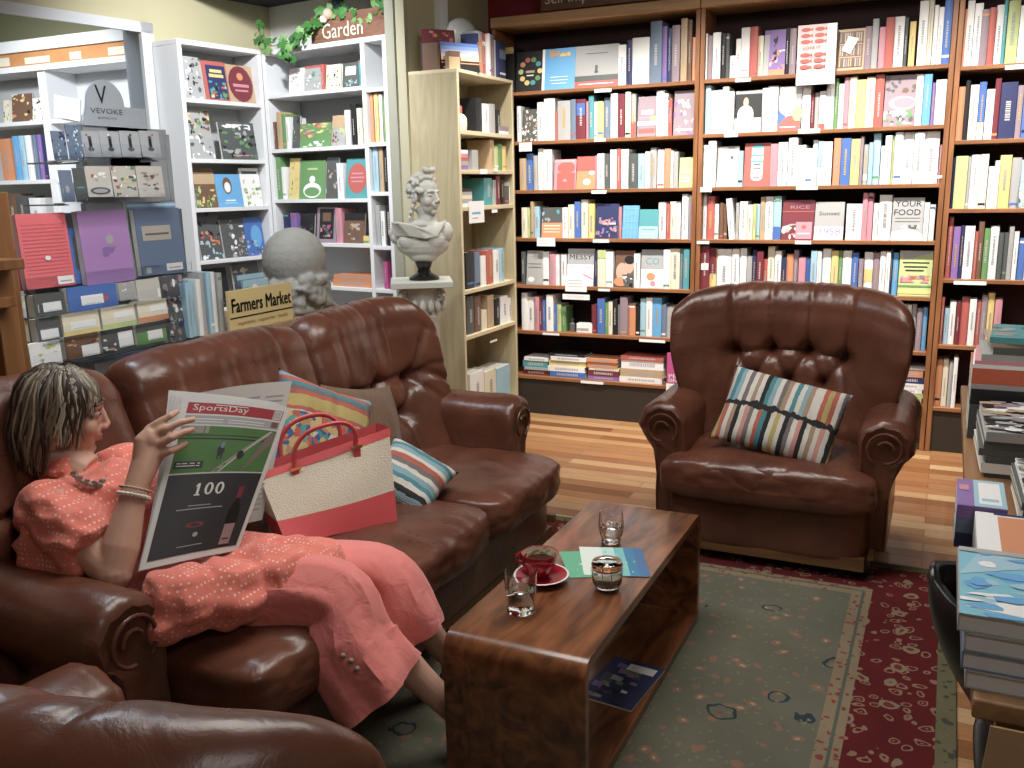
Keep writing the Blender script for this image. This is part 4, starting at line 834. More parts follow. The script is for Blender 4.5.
vine([nv(312, 25), nv(303, 34, -.02), nv(296, 40, -.03), nv(283, 45, -.03), nv(272, 46, -.02), nv(256, 44, .02)], 26)
vine([nv(296, 38, -.02), nv(288, 48, -.05), nv(280, 54, -.05)], 7); vine([nv(272, 46, 0), nv(264, 36, .05), nv(263, 24, .08)], 9, .045)
vine([nv(300, 38, -.02), nv(292, 50, -.05), nv(291, 56, -.05)], 5)
vine([nv(311, 28, .05), nv(325, 17, .08), nv(345, 14, .1), nv(365, 18, .1), nv(390, 14, .1)], 34, .055)
vine([nv(322, 14, .1), nv(332, 6, .1), nv(345, 10, .1)], 10, .05); vine([nv(375, 15, .1), nv(382, 6, .1), nv(390, 8, .1)], 14, .055)
part(fl, 'foliage', iv); part(st, 'stem', iv)
f2 = MB(); c0 = MN @ Vector(nv(328, 14, .05)); f2.ball(c0, .035, pm('S'), 10).ball(c0+Vector((-.03, -.01, -.03)), .025, pm('c'), 8)
tag(f2.build('flower'), 'pale pinkish flower at the left of the planter box', 'flower')
c1 = MN @ Vector(nv(334, 8, .09)); mb = MB()
for i in range(7): leaf(mb, c1+Vector((rr.uniform(-.05, .05), rr.uniform(-.02, .02), rr.uniform(-.04, .04))), .07, (rr.uniform(-.5, .5), -1, .3), rr.random()*6, mat('leaf_dark', (.02, .03, .03), .5))
part(mb, 'dark_foliage', iv, 'nearly black leaves')

# ------------------------------------------------------------------ white unit seen through the opening
fu = empty('shelving_unit', (-6.0, 5.1, 0), 'white shelving unit in the room beyond the wall opening at far left', 'shelving unit')
FY = 4.9
for a in (-7.9, -6.14, -4.75): bevel(part(MB().bb((a, FY, 0), (a+.08, FY+.28, 2.42), WHITE), 'side_panel', fu), .003)
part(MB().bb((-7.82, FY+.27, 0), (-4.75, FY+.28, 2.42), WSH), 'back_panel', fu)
part(MB().bb((-7.9, FY-.03, 2.42), (-4.67, FY+.28, 2.46), WHITE).bb((-7.9, FY-.03, 2.56), (-4.67, FY+.28, 2.64), WHITE), 'top_panel', fu)
ob = MB().bb((-7.9, FY-.0, 2.46), (-4.67, FY+.05, 2.56), mat('amber_strip', (.5, .24, .1), .5, var=.2))
rr = random.Random(3); x = -7.3
while x < -4.9: w_ = rr.uniform(.08, .3); ob.bb((x, FY-.004, 2.475), (x+w_, FY, 2.475+rr.uniform(.03, .06)), pm('c')); x += w_+rr.uniform(.05, .3)
part(ob, 'header_strip', fu, 'orange-brown header strip with pale shapes')
for z in (2.06, 1.63, 1.2): bevel(part(MB().bb((-7.82, FY, z-.015), (-4.75, FY+.27, z+.015), WHITE), 'shelf', fu), .002)
for i, (x0, x1, yt, c_, k) in enumerate([(0, 6, 100, 'c', 0), (8, 28, 94, 'B', 0), (29, 38, 98, 'w', 0), (0, 11, 139, 'o', 1), (12, 18, 129, 'u', 1), (19, 24, 132, 's', 1), (25, 31, 131, 'w', 1), (32, 36, 131, 'd', 1), (37, 41, 130, 'v', 1), (42, 45, 131, 'n', 1), (8, 16, 190, 'B', 2), (17, 28, 196, 'G', 2), (30, 42, 198, 'w', 2)]):
    zt = (2.06, 1.63, 1.2)[k]+.0155; a = at_y(x0, yt+12, FY+.03).x; b = at_y(x1, yt+12, FY+.03).x; h = max(.1, min(at_y(x0, yt, FY+.03).z-zt, .33))
    if b > -6.16: b = -6.16
    o = stand_book(a, b, zt, h, c_, FY+.03, .16, 500+i) if k else cover_book(a, b, zt, h, c_, FY+.05, [('n', 0, 0, 1, 1, 'yoBkc', 20, i)])
    tag(o, '%s book on the %s shelf of the unit beyond the opening, %s counting along that unit' % (PAL[c_][0], ['upper', 'middle', 'lower'][k], ORD[i]), 'book', 'books in the room beyond the opening')
M = Matrix.Translation((-5.85, FY-.03, 2.07)) @ Matrix.Rotation(.2, 4, 'Y'); mb = MB().bb((-.13, 0, 0), (.13, .01, .15), pm('w'), M)
tag(mb.build('poster_card'), 'blank white tilted card on the unit beyond the opening', 'card')
# ------------------------------------------------------------------ leather furniture
LEA = leather('brown_leather', (.08, .028, .017), (.15, .055, .032))
LEAD = mat('leather_crease', (.03, .01, .006), .6)
FEET = mat('dark_foot', (.015, .01, .008), .3)
RAIL = wood('sofa_base_wood', (.1, .045, .015), (.2, .1, .035), .5, 4, 0)
BTN = mat('leather_button', (.1, .035, .018), .35); STUD = mat('brass_stud', (.5, .4, .22), .3, 1)
def seg_d(px, py, ax, ay, bx, by):
    dx, dy = bx-ax, by-ay; L2 = dx*dx+dy*dy; t = 0 if L2 == 0 else max(0, min(1, ((px-ax)*dx+(py-ay)*dy)/L2))
    return sqrt((px-ax-t*dx)**2+(py-ay-t*dy)**2), t
def back_panel(mb, W, H, zb, path, thick, buttons, folds, M, nu=110, nv=110, arch=.03, taper=.78, wing=0, bulge_u=6, seed=0, wave=.006, sag=None, mat_=None):
    """stuffed tufted back. local: x across, y forward = -Y, up z. path(v)->y offset of the core line"""
    def fn(u01, t01):
        u = u01*2-1
        t = t01
        # loop: front up (0-.42), over (.42-.6), rear down (.6-1)
        if t < .42: v = t/.42; side = 1; ang = None
        elif t < .6: ang = (t-.42)/.18*pi; v = 1
        else: v = 1-(t-.6)/.4; side = -1; ang = None
        hw = W*(taper+(1-taper)*(sin(min(v, 1)*pi/2)**.8))
        edge = max(0, 1-abs(u)**bulge_u)**.42
        x = u*hw; core = path(v)
        wf = -wing*abs(u)**2.6*(.35+.65*min(1, v*1.3))
        hh = H+arch*(1-u*u)-(.03*abs(u)**5 if not sag else sag(u))
        z = zb+v*hh; T = thick(v)*edge*(1+.0*u)
        # tufting on the front
        d = 0.0
        xm, zm = u*W, v*H
        cov = 1.0 if (ang is None and side == 1) else (max(0, cos(ang/1.4)) if ang is not None else 0)
        if cov > 0:
            for bu, bv in buttons:
                q = (xm-bu*W)**2+(zm-bv*H)**2
                d -= .046*exp(-q/.0011)+.022*exp(-q/.009)
            for a in folds:
                if ang is None or a[3] >= 1:
                    zz = zm if ang is None else H+ang*T
                    q, tt = seg_d(xm, zz, a[0]*W, a[1]*H, a[2]*W, a[3]*H if a[3] < 1 else H+.2)
                    d -= (a[4] if len(a) > 4 else .014)*exp(-(q/.011)**2)*(1-.6*tt if a[3] >= 1 else 1)
            d *= 1
        d += wave*noise.noise(Vector((x*9+seed, z*9, 3.1*(1 if t < .5 else -1))))+wave*.5*noise.noise(Vector((x*24+seed, z*7, 5.3)))
        if ang is None:
            y = core+wf-side*(T+d*(edge if edge < .99 else 1)) if side == 1 else core+wf+T*.9+d*.3
            return (x, y, z)
        r = T+d*.8
        return (x, core+wf-cos(ang)*r, z+sin(ang)*r*1.0)
    mb.grid(fn, nu, nv, mat_ or LEA, cv=True, M=M)
    def front(bu, bv):       # surface point of a button
        t = bv*.42; p = fn((bu+1)/2, t); return Vector(p)
    return front
def arm_roll(mb, L, M, side=1, h=.55, r=.105, z0=.12, nl=46, seed=0):
    """scrolled arm: local y from 0 (front) to L (back); x>0 is outward"""
    prof = []
    for i in range(9): prof.append((-.075, z0+(h-.1-z0)*i/8))            # inner side up
    for i in range(1, 17):
        a = pi*1.02-(i/16)*pi*1.28; prof.append((.03+r*cos(a)*1.0, h-.06+r*sin(a)*.92+.02))
    prof += [(.075, h-.16), (.06, h-.2)]
    for i in range(6): prof.append((.055-.0*i, h-.22-(h-.22-z0)*(i+1)/6))
    cx, cz = 0.01, h-.12; n = len(prof)
    def ring(y, s, fy, k):
        out = []
        for j, (x, z) in enumerate(prof):
            a = atan2(z-(h-.06), x-.03); top = z > h-.2
            d = 0
            if top:
                yy = y
                d = -.010*exp(-(yy/.05)**2)*abs(sin(a*9+seed))+.005*noise.noise(Vector((x*8, y*9+seed, z*8)))
            X = cx+(x-cx)*s; Z = (cz+(z-cz)*s) if top else z0+(z-z0)*(1 if z < h-.2 else s)
            dx, dz = x-.03, z-(h-.06); l = sqrt(dx*dx+dz*dz)+1e-6
            X += dx/l*d if top else .003*noise.noise(Vector((y*6, z*6, 1+seed))); Z += dz/l*d if top else 0
            out.append(Vector((side*X, y, Z)))
        return out
    rings = [ring(.012, .70, 0, 0), ring(.001, .86, 0, 0), ring(.008, .95, 0, 0), ring(.025, 1.0, 0, 0)]
    for i in range(1, nl): rings.append(ring(.025+(L-.025)*i/(nl-1), 1.0, 0, 0))
    vs = [v for r_ in rings for v in r_]; fs = []
    for i in range(len(rings)-1):
        for j in range(n-1): fs.append((i*n+j, i*n+j+1, (i+1)*n+j+1, (i+1)*n+j))
        fs.append((i*n+n-1, i*n, (i+1)*n, (i+1)*n+n-1))
    fs.append(tuple(range(n))); fs.append(tuple((len(rings)-1)*n+j for j in reversed(range(n))))
    mb.add(vs, fs, LEA, True, M)
def arm_facing(mb, M, side=1, h=.55, r=.105, z0=.12):
    """piped scroll on the arm front"""
    pts = []
    for i in range(22):
        a = pi*1.25-(i/21)*pi*1.75; rr_ = r*.62-(i/21)*r*.12; pts.append((side*(.03+rr_*cos(a)), -.006, h-.055+rr_*sin(a)))
    mb.tube(pts, .0055, LEA, 8, M=M)
    pts = [(side*(.03+.03*cos(a*pi/6)), -.004, h-.055+.03*sin(a*pi/6)) for a in range(6)]
    mb.tube(pts, .006, LEA, 8, M=M)
def rcush(mb, c, s, m_, M=None, n=5, seg=34, crown=.02, wave=.006, seed=0, front_bulge=0, wr=0):
    """stuffed cushion, rounded box"""
    def sg(v, p): return math.copysign(abs(v)**p, v)
    N = seg
    faces = []
    vs = []; idx = {}
    def pt(a, b, axis, sgn):
        p = [0, 0, 0]; p[axis] = sgn; p[(axis+1) % 3] = a; p[(axis+2) % 3] = b
        l = (abs(p[0])**n+abs(p[1])**n+abs(p[2])**n)**(1/n); return Vector((p[0]/l, p[1]/l, p[2]/l))
    fs = []
    for axis in range(3):
        for sgn in (-1, 1):
            base = len(vs)
            for i in range(N+1):
                for j in range(N+1):
                    p = pt(-1+2*i/N, -1+2*j/N, axis, sgn)
                    x, y, z = p.x*s[0]/2, p.y*s[1]/2, p.z*s[2]/2
                    if p.z > 0: z += crown*(1-p.x**2)*(1-p.y**2)
                    if p.y < 0: y -= front_bulge*(1-p.x**2)*(1-p.z**2)*abs(p.y)
                    q = Vector((x, y, z)); d = wave*noise.noise(q*8+Vector((seed, 0, 0)))
                    if wr: d += wr*max(0, -p.y)*(1 if p.z > -.2 else .3)*noise.noise(Vector((x*22+seed, y*6, z*30)))
                    q += p.normalized()*d; vs.append(q+Vector(c))
            for i in range(N):
                for j in range(N):
                    a = base+i*(N+1)+j; f = (a, a+N+1, a+N+2, a+1); fs.append(f if sgn > 0 else f[::-1])
    mb.add(vs, fs, m_, True, M)
def weld(o, d=.0006):
    bm = bmesh.new(); bm.from_mesh(o.data); bmesh.ops.remove_doubles(bm, verts=bm.verts, dist=d); bmesh.ops.recalc_face_normals(bm, faces=bm.faces); bm.to_mesh(o.data); bm.free()
    for p in o.data.polygons: p.use_smooth = True
    return o
PTH = lambda v: .30*v**1.15-.0*v
THK = lambda v: .075+.035*min(1, v*1.1)**2
def armchair(loc, rz, label, group, H=.56, W=.50, arch=.03):
    """built facing -Y, front of the seat at local y=-.42"""
    t = empty('armchair', loc, label, 'armchair', group, rz)
    M = Matrix.Translation(loc) @ Matrix.Rotation(rz, 4, 'Z')
    def P(mb, name, lab=None, w=False):
        o = mb.build(name, None, org=(0, 0, 0)); o.data.transform(M.inverted()); o.location = (0, 0, 0); o.parent = t
        if w: weld(o)
        if lab: o['label'] = lab
        return o
    y0 = -.42
    # tufted back
    b1 = [(-.48, .67), (-.16, .69), (.16, .69), (.48, .66)]; b2 = [(-.32, .46), (0, .46), (.32, .46)]
    folds = []
    for bx, bv in b1: folds.append((bx, bv, bx*1.06, 1.0, .016))
    for k in range(3):
        for a in (b1[k], b1[k+1]): folds.append((b2[k][0], b2[k][1], a[0], a[1], .010))
    for bx, bv in b2: folds.append((bx, bv, bx*.9, .08, .008))
    for k in range(3): folds.append((b1[k][0], b1[k][1], b1[k+1][0], b1[k+1][1], .012))
    folds += [(-.46, .6, -.62, .2, .01), (.46, .6, .62, .2, .01), (-.46, .6, -.3, 1.0, .006), (.3, .62, .33, 1.0, .006), (0, .7, 0, 1.0, .008)]
    mb = MB(); fr = back_panel(mb, W, H, .40, lambda v: .14+.14*v, THK, b1+b2, folds, M, wing=.22, arch=arch, taper=.70, seed=rz, bulge_u=8)
    P(mb, 'backrest', w=True)
    mb = MB()
    for bx, bv in b1+b2: mb.ball(fr(bx, bv)+Vector((0, -.004, 0)), (.011, .007, .011), BTN, 10, M)
    P(mb, 'tufting_buttons')
    # seat cushion (T-shaped front), base, rail
    mb = MB(); rcush(mb, (0, y0+.30, .375), (.70, .60, .15), LEA, M, n=6, crown=.03, wave=.008, wr=.004, seed=rz*3, front_bulge=.01)
    rcush(mb, (0, y0+.085, .36), (.84, .17, .17), LEA, M, n=4.5, crown=.012, wave=.006, wr=.007, seed=5+rz, front_bulge=.012)
    P(mb, 'seat_cushion')
    mb = MB(); rcush(mb, (0, y0+.39, .19), (.80, .68, .26), LEA, M, n=9, crown=0, wave=.003, seg=16); P(mb, 'seat_base')
    mb = MB(); mb.bb((-.39, y0+.055, .055), (.39, y0+.09, .105), RAIL, M).bb((-.42, y0+.1, .09), (-.40, y0+.8, .125), RAIL, M).bb((.40, y0+.1, .09), (.42, y0+.8, .125), RAIL, M); P(mb, 'base_rail', 'wooden base rail')
    for s_ in (-1, 1):
        MA = M @ Matrix.Translation((s_*.405, y0+.13, 0))
        mb = MB(); arm_roll(mb, .62, MA, s_, h=.585, r=.108, seed=s_+rz); a = P(mb, 'armrest')
        mb = MB(); arm_facing(mb, MA, s_, h=.585, r=.108); f_ = P(mb, 'scroll_piping'); f_.parent = a
        for yy in (y0+.14, y0+.74):
            mb = MB().lathe([(0, .012), (.032, .012), (.04, .03), (.042, .055), (.03, .075), (.02, .095), (0, .095)], FEET, (s_*.37, yy, 0), M=M); P(mb, 'foot', 'dark turned foot')
    return t, M
armchair((-.59, 3.90, .0), 0.0, 'brown tufted leather armchair facing the camera, in front of the bookcases', 'brown leather armchairs')
armchair((-1.03, .825, .0), pi-.035, 'brown leather armchair seen from behind in the bottom left corner, nearest the camera', 'brown leather armchairs', H=.49, arch=.01)
# ---- sofa: faces +X. local frame: x along the sofa (world +Y is local +x... built facing -Y then turned)
SM = Matrix.Translation((-1.72, 2.44, 0)) @ Matrix.Rotation(pi/2, 4, 'Z')
sofa = empty('sofa', (-1.72, 2.44, 0), 'long brown tufted leather sofa on which the woman in pink sits', 'sofa'); sofa.rotation_euler = (0, 0, pi/2)
def PS(mb, name, lab=None, w=False):
    o = mb.build(name, None, org=(0, 0, 0)); o.data.transform(SM.inverted()); o.parent = sofa
    if w: weld(o)
    if lab: o['label'] = lab
    return o
# local x = world Y - 2.44 ; local -y = world +X
def SL(Y): return Y-2.44
secs = [(1.03, 1.90, -1), (1.90, 2.755, 0), (2.755, 3.44, 1)]
for a, b, k in secs:
    c = (SL(a)+SL(b))/2; W = (b-a)/2-.002; Mx = SM @ Matrix.Translation((c, 0, 0))
    b1 = [(-.55, .58), (.0, .60), (.55, .58)]; b2 = [(-.28, .34), (.28, .34)]
    folds = [(x, v, x*1.02, 1.0, .005) for x, v in b1]+[(-1.1, .62, 1.1, .62, .016)]+[(-.28, .34, -.55, .58, .01), (-.28, .34, 0, .6, .01), (.28, .34, 0, .6, .01), (.28, .34, .55, .58, .01), (-.28, .34, -.25, .05, .008), (.28, .34, .25, .05, .008)]
    folds += [(-.55, .58, 0, .6, .012), (0, .6, .55, .58, .012), (.55, .58, .95, .75, .01), (-.55, .58, -.95, .75, .01), (.55, .58, .9, .35, .01), (-.55, .58, -.9, .35, .01)]
    if k == 1: folds += [(.55, .58, .8, .98, .012), (.55, .58, .95, .6, .012), (.3, .6, .35, 1.0, .008), (.7, .5, .9, .1, .008)]
    mb = MB()
    if k == 0:
        fr = back_panel(mb, W, .545, .40, lambda v: .27+.24*v, THK, b1+b2, folds, Mx, arch=.0, taper=1.0, bulge_u=16, seed=k*4, nu=90)
    else:
        # end sections curl forward at their outer end
        sgn = k
        base = lambda v: .27+.24*v
        def shape(mb_, sgn=sgn, base=base):
            tmp = MB(); f_ = back_panel(tmp, W, .545, .40, base, THK, b1+b2, folds, Matrix.Identity(4), arch=.012, taper=1.0, bulge_u=9, seed=sgn*4, nu=100)
            def warp(v):
                q = max(0, sgn*v.x/W+.0); return Vector((v.x, v.y-.20*q**2.6*(.5+.5*min(1, (v.z-.4)/.5)), v.z+.03*q-.05*max(0, q-.75)*4*q))
            tmp.v = [warp(v) for v in tmp.v]; mb_.add(tmp.v, tmp.f, LEA, True, Mx); return lambda u_, v_: warp(f_(u_, v_))
        fr = shape(mb)
    PS(mb, 'back_cushion', w=True)
    mb = MB()
    for bx, bv in b1+b2: mb.ball(fr(bx, bv)+Vector((0, -.004, 0)), (.010, .007, .010), BTN, 10, Mx)
    PS(mb, 'tufting_buttons')
mb = MB()
SX = [(1.44, 2.06), (2.06, 2.70), (2.70, 3.34)]
for i, (a, b) in enumerate(SX):
    mb = MB(); c = (SL(a)+SL(b))/2
    rcush(mb, (c, -.045, .375), (b-a-.004, .66, .16), LEA, SM, n=7, crown=.025, wave=.01, wr=.007, seed=i*7.3, front_bulge=.02); PS(mb, 'seat_cushion')
mb = MB(); rcush(mb, (SL(2.39), .06, .21), (1.98, .74, .22), LEA, SM, n=12, crown=0, wave=.004, seg=24); PS(mb, 'seat_base')
mb = MB(); mb.bb((SL(1.42), -.30, .085), (SL(3.36), -.27, .13), RAIL, SM).bb((SL(3.50), -.25, .085), (SL(3.52), .5, .12), RAIL, SM); PS(mb, 'base_rail', 'wooden base rail')
for s_, yy in ((1, 3.415), (-1, 1.365)):
    MA = SM @ Matrix.Translation((SL(yy), -.13, 0)); mb = MB(); arm_roll(mb, .52, MA, s_, h=.60, r=.108, seed=s_*3, z0=.12); a = PS(mb, 'armrest')
    mb = MB(); arm_facing(mb, MA, s_, h=.60, r=.108); f_ = PS(mb, 'scroll_piping'); f_.parent = a
mb = MB(); rcush(mb, (SL(2.33), .50, .37), (2.2, .14, .56), LEA, SM, n=12, crown=0, wave=.003, seg=20); PS(mb, 'back_frame')
for yy in (1.45, 2.42, 3.40):
    for xx in (-.2, .38):
        mb = MB().lathe([(0, .012 if xx < 0 else .0115), (.03, .012), (.038, .03), (.04, .055), (.03, .075), (.02, .1), (0, .1)], FEET, (SL(yy), xx, 0), M=SM); PS(mb, 'foot', 'dark turned foot')

# ------------------------------------------------------------------ coffee table: one bent board frame
TW = wood('sheesham_wood', (.05, .016, .007), (.29, .105, .038), .3, 5, 1, .5, 2.5, 5)
ct = empty('coffee_table', (-.9, 2.43, 0), 'low dark wooden coffee table with rounded waterfall ends between sofa and armchair', 'coffee table')
def bent(x0, x1, y0, y1, z0, z1, th, r, mb, m_):
    def loop(y0, y1, z0, z1, r, n=8):
        pts = []
        for cx, cz, a0 in ((y1-r, z1-r, 0), (y0+r, z1-r, 90), (y0+r*.3, z0+r*.3, 180), (y1-r*.3, z0+r*.3, 270)):
            rr_ = r if a0 < 180 else r*.3
            for i in range(n+1):
                a = radians(a0+90*i/n); pts.append((cx+rr_*cos(a), cz+rr_*sin(a)))
        return pts
    o = loop(y0, y1, z0, z1, r); i_ = loop(y0+th, y1-th, z0+th, z1-th, max(r-th, .004)); n = len(o)
    vs = [(x, p[0], p[1]) for x in (x0, x1) for p in o]+[(x, p[0], p[1]) for x in (x0, x1) for p in i_]; fs = []
    for k in range(n):
        k2 = (k+1) % n
        fs += [(k, k2, n+k2, n+k), (2*n+k, 3*n+k, 3*n+k2, 2*n+k2), (k, 2*n+k, 2*n+k2, k2), (n+k, n+k2, 3*n+k2, 3*n+k)]
    mb.add(vs, fs, m_, False)
mb = MB(); bent(-1.095, -.705, 1.86, 3.0, .0112, .416, .028, .05, mb, TW)
o = part(mb, 'table_frame', ct); bevel(o, .003, 2)
for p in o.data.polygons: p.use_smooth = True
o.modifiers['bevel'].harden_normals = True
TT = .4165
GLS = mat('clear_glass', (.96, .98, .98), .02, trans=1, ior=1.45)
WAT = mat('water', (.97, .99, 1), .0, trans=1, ior=1.33)
# water glass in front
def tumbler(name, x, y, z, r0, r1, h, wl, label):
    t = empty(name, (x, y, z), label, 'glass', 'water glasses on the coffee table')
    part(MB().lathe([(0, 0), (r0*.95, 0), (r0, .004), (r1, h), (r1-.0022, h), (r0-.002, .012), (0, .010)], GLS, (x, y, z), 36), 'glass_body', t)
    k = wl/h; rw = r0+(r1-r0)*k-.0027
    part(MB().lathe([(0, .0112), (r0-.0035, .0126), (rw, wl), (0, wl)], WAT, (x, y, z), 36), 'water', t, 'clear water filling the glass halfway')
p1 = at_z(521, 611, TT); tumbler('water_glass', p1.x, p1.y, TT, .038, .045, .115, .066, 'clear tumbler of water at the near end of the coffee table, beside the red cup')
p2 = at_z(611, 542, TT); t2 = empty('water_glass', (p2.x, p2.y, TT), 'stemless rounded water glass at the far end of the coffee table', 'glass', 'water glasses on the coffee table')
part(MB().lathe([(0, 0), (.026, 0), (.03, .004), (.036, .03), (.041, .055), (.038, .09), (.036, .104), (.034, .104), (.036, .09), (.0385, .055), (.033, .03), (.026, .012), (0, .010)], GLS, (p2.x, p2.y, TT), 36), 'glass_body', t2)
part(MB().lathe([(0, .0115), (.0245, .0125), (.032, .03), (.0375, .055), (0, .055)], WAT, (p2.x, p2.y, TT), 36), 'water', t2, 'clear water in the glass')
# lidded glass jar
p3 = at_z(607, 588, TT); jz = TT+.0026
tj = empty('glass_jar', (p3.x, p3.y, jz), 'small lidded glass jar with an orange seal, standing beside the leaflets', 'jar')
part(MB().lathe([(0, 0), (.028, 0), (.036, .006), (.042, .02), (.044, .04), (.041, .058), (.0385, .058), (.041, .04), (.038, .02), (.03, .01), (0, .008)], GLS, (p3.x, p3.y, jz), 36), 'jar_body', tj)
part(MB().lathe([(0, .009), (.028, .0105), (.0365, .02), (.0393, .034), (0, .034)], mat('jar_content', (.3, .27, .2), .7), (p3.x, p3.y, jz), 32), 'content', tj, 'pale grainy content')
part(MB().lathe([(.036, .0585), (.0435, .0585), (.0435, .063), (.036, .063)], mat('rubber_seal', (.55, .2, .08), .5), (p3.x, p3.y, jz), 32, cap=None), 'seal', tj, 'orange rubber seal')
part(MB().lathe([(0, .0635), (.043, .0635), (.045, .069), (.042, .078), (.03, .084), (.018, .081), (0, .079)], GLS, (p3.x, p3.y, jz), 36), 'lid', tj)
wr = MB(); cx, cy = p3.x, p3.y; wm = mat('clip_wire', (.4, .4, .4), .3, 1)
wr.tube([(cx+.0455*cos(a*pi/16), cy+.0455*sin(a*pi/16), jz+.054) for a in range(32)], .0012, wm, 6, closed=True)
dr = Vector((-cx, -cy, 0)).normalized(); sd = Vector((-dr.y, dr.x, 0)); b_ = Vector((cx, cy, jz))
wr.tube([b_+dr*.047+sd*.012+Vector((0, 0, .075)), b_+dr*.05+sd*.013+Vector((0, 0, .03)), b_+dr*.05+Vector((0, 0, .012)), b_+dr*.05-sd*.013+Vector((0, 0, .03)), b_+dr*.047-sd*.012+Vector((0, 0, .075))], .0013, wm, 6)
part(wr, 'wire_clip', tj, 'thin metal wire clip')
# cup and saucer
REDC = mat('red_glaze', (.36, .012, .03), .15, coat=.3); CRM = mat('cup_inside', (.62, .54, .4), .3); COF = mat('coffee', (.03, .012, .006), .25)
p4 = at_z(541, 580, TT); p4.x -= .0
ts = tag(MB().lathe([(0, .003), (.03, .003), (.045, .005), (.078, .017), (.08, .019), (.077, .0195), (.045, .009), (.03, .0075), (0, .0075)], REDC, (p4.x, p4.y, TT), 48).lathe([(.0765, .0192), (.080, .0188), (.0815, .0205), (.079, .0218), (.0755, .0205)], pm('w'), (p4.x, p4.y, TT), 48, cap=None).lathe([(.026, 0), (.03, 0), (.031, .004), (.026, .004)], REDC, (p4.x, p4.y, TT), 32, cap=None).build('saucer'), 'red saucer with a white rim under the coffee cup', 'saucer')
cz = TT+.0085; cu = p4+Vector((-.008, .012, 0))
tc_ = empty('coffee_cup', (cu.x, cu.y, cz), 'red coffee cup, partly drunk, on the red saucer', 'cup')
part(MB().lathe([(0, 0), (.024, 0), (.027, .004), (.038, .02), (.049, .045), (.053, .066), (.0535, .07), (.0525, .0712), (.051, .0705), (.0505, .0692), (.0500, .06)], REDC, (cu.x, cu.y, cz), 44, cap=False).lathe([(.0505, .0695), (.0500, .066), (.0465, .045), (.036, .022), (.022, .008), (0, .006)], CRM, (cu.x, cu.y, cz), 44, cap=False), 'cup_body', tc_)
part(MB().lathe([(0, .0465), (.0468, .0465), (.0465, .0455), (0, .045)], COF, (cu.x, cu.y, cz), 36), 'coffee', tc_, 'dark coffee')
fo = MB(); rr = random.Random(9)
for i in range(26):
    a = rr.uniform(.4, 2.7); z_ = rr.uniform(.047, .064); r_ = .0462+(z_-.045)*.25-.0012; a2 = a+rr.uniform(.1, .3)
    fo.add([(cu.x+r_*cos(a), cu.y+r_*sin(a), cz+z_), (cu.x+r_*cos(a2), cu.y+r_*sin(a2), cz+z_), (cu.x+(r_+.001)*cos(a2), cu.y+(r_+.001)*sin(a2), cz+z_+.005), (cu.x+(r_+.001)*cos(a), cu.y+(r_+.001)*sin(a), cz+z_+.003)], [(0, 1, 2, 3)], mat('coffee_stain', (.3, .17, .08), .6))
part(fo, 'foam', tc_, 'brown foam marks inside the cup')
hd = -Vector(CR.xy.to_3d()).normalized()*1.0; hd = (Vector((-1, .05, 0))).normalized(); b_ = Vector((cu.x, cu.y, cz))
part(MB().tube([b_+hd*.044+Vector((0, 0, .055)), b_+hd*.062+Vector((0, 0, .058)), b_+hd*.076+Vector((0, 0, .046)), b_+hd*.07+Vector((0, 0, .03)), b_+hd*.04+Vector((0, 0, .022))], [.006, .0055, .0055, .0055, .006], REDC, 10), 'handle', tc_)
# leaflets
def leaflet(corners, z, cols, label, shapes):
    q = [at_z(x, y, z) for x, y in corners]; a, b = q[0], q[1]; d = q[3]    # a near-left, b near-right, d far-left
    ux = (b-a); uy = (d-a); mb = MB(); M = Matrix(((ux.x, uy.x, 0, a.x), (ux.y, uy.y, 0, a.y), (0, 0, 1, z), (0, 0, 0, 1)))
    mb.bb((0, 0, 0), (1, 1, .0009), pm('w'), M); yy = .0012
    for k, (x0, x1, c_) in enumerate(cols): mb.add([(x0, 0, yy), (x1, 0, yy), (x1, 1, yy), (x0, 1, yy)], [(0, 1, 2, 3)], c_, False, M)
    rr = random.Random(len(label))
    for i in range(shapes):
        px, py, s = rr.uniform(.1, .85), rr.uniform(.1, .8), rr.uniform(.03, .09); yy += .00003
        mb.add([(px, py, yy), (px+s*.5, py, yy), (px+s*.5, py+s, yy), (px, py+s*.7, yy)], [(0, 1, 2, 3)], rr.choice(GRN), False, M)
    return tag(mb.build('leaflet'), label, 'leaflet', 'leaflets on the coffee table')
def gm(i, c): return mat('leaflet_%d' % i, c, .35)
GRN = [gm(0, (.12, .42, .26)), gm(1, (.3, .6, .3)), gm(2, (.6, .75, .6)), gm(3, (.3, .6, .6))]
BLU = [gm(4, (.7, .78, .72)), gm(5, (.5, .72, .68)), gm(6, (.2, .5, .5)), gm(7, (.04, .2, .36)), gm(8, (.05, .15, .32))]
leaflet([(570, 578), (646, 576), (648, 552), (559, 552)], TT+.0002, [(0, .3, GRN[0]), (.3, .45, GRN[1]), (.45, 1, GRN[2])], 'green printed leaflet lying partly under the blue one', 14)
leaflet([(584, 575), (651, 577), (655, 552), (579, 547)], TT+.0014, [(0, .35, BLU[0]), (.35, .55, BLU[1]), (.55, .7, BLU[2]), (.7, .85, BLU[3]), (.85, 1, BLU[4])], 'pale to blue printed leaflet lying over the green one', 10)
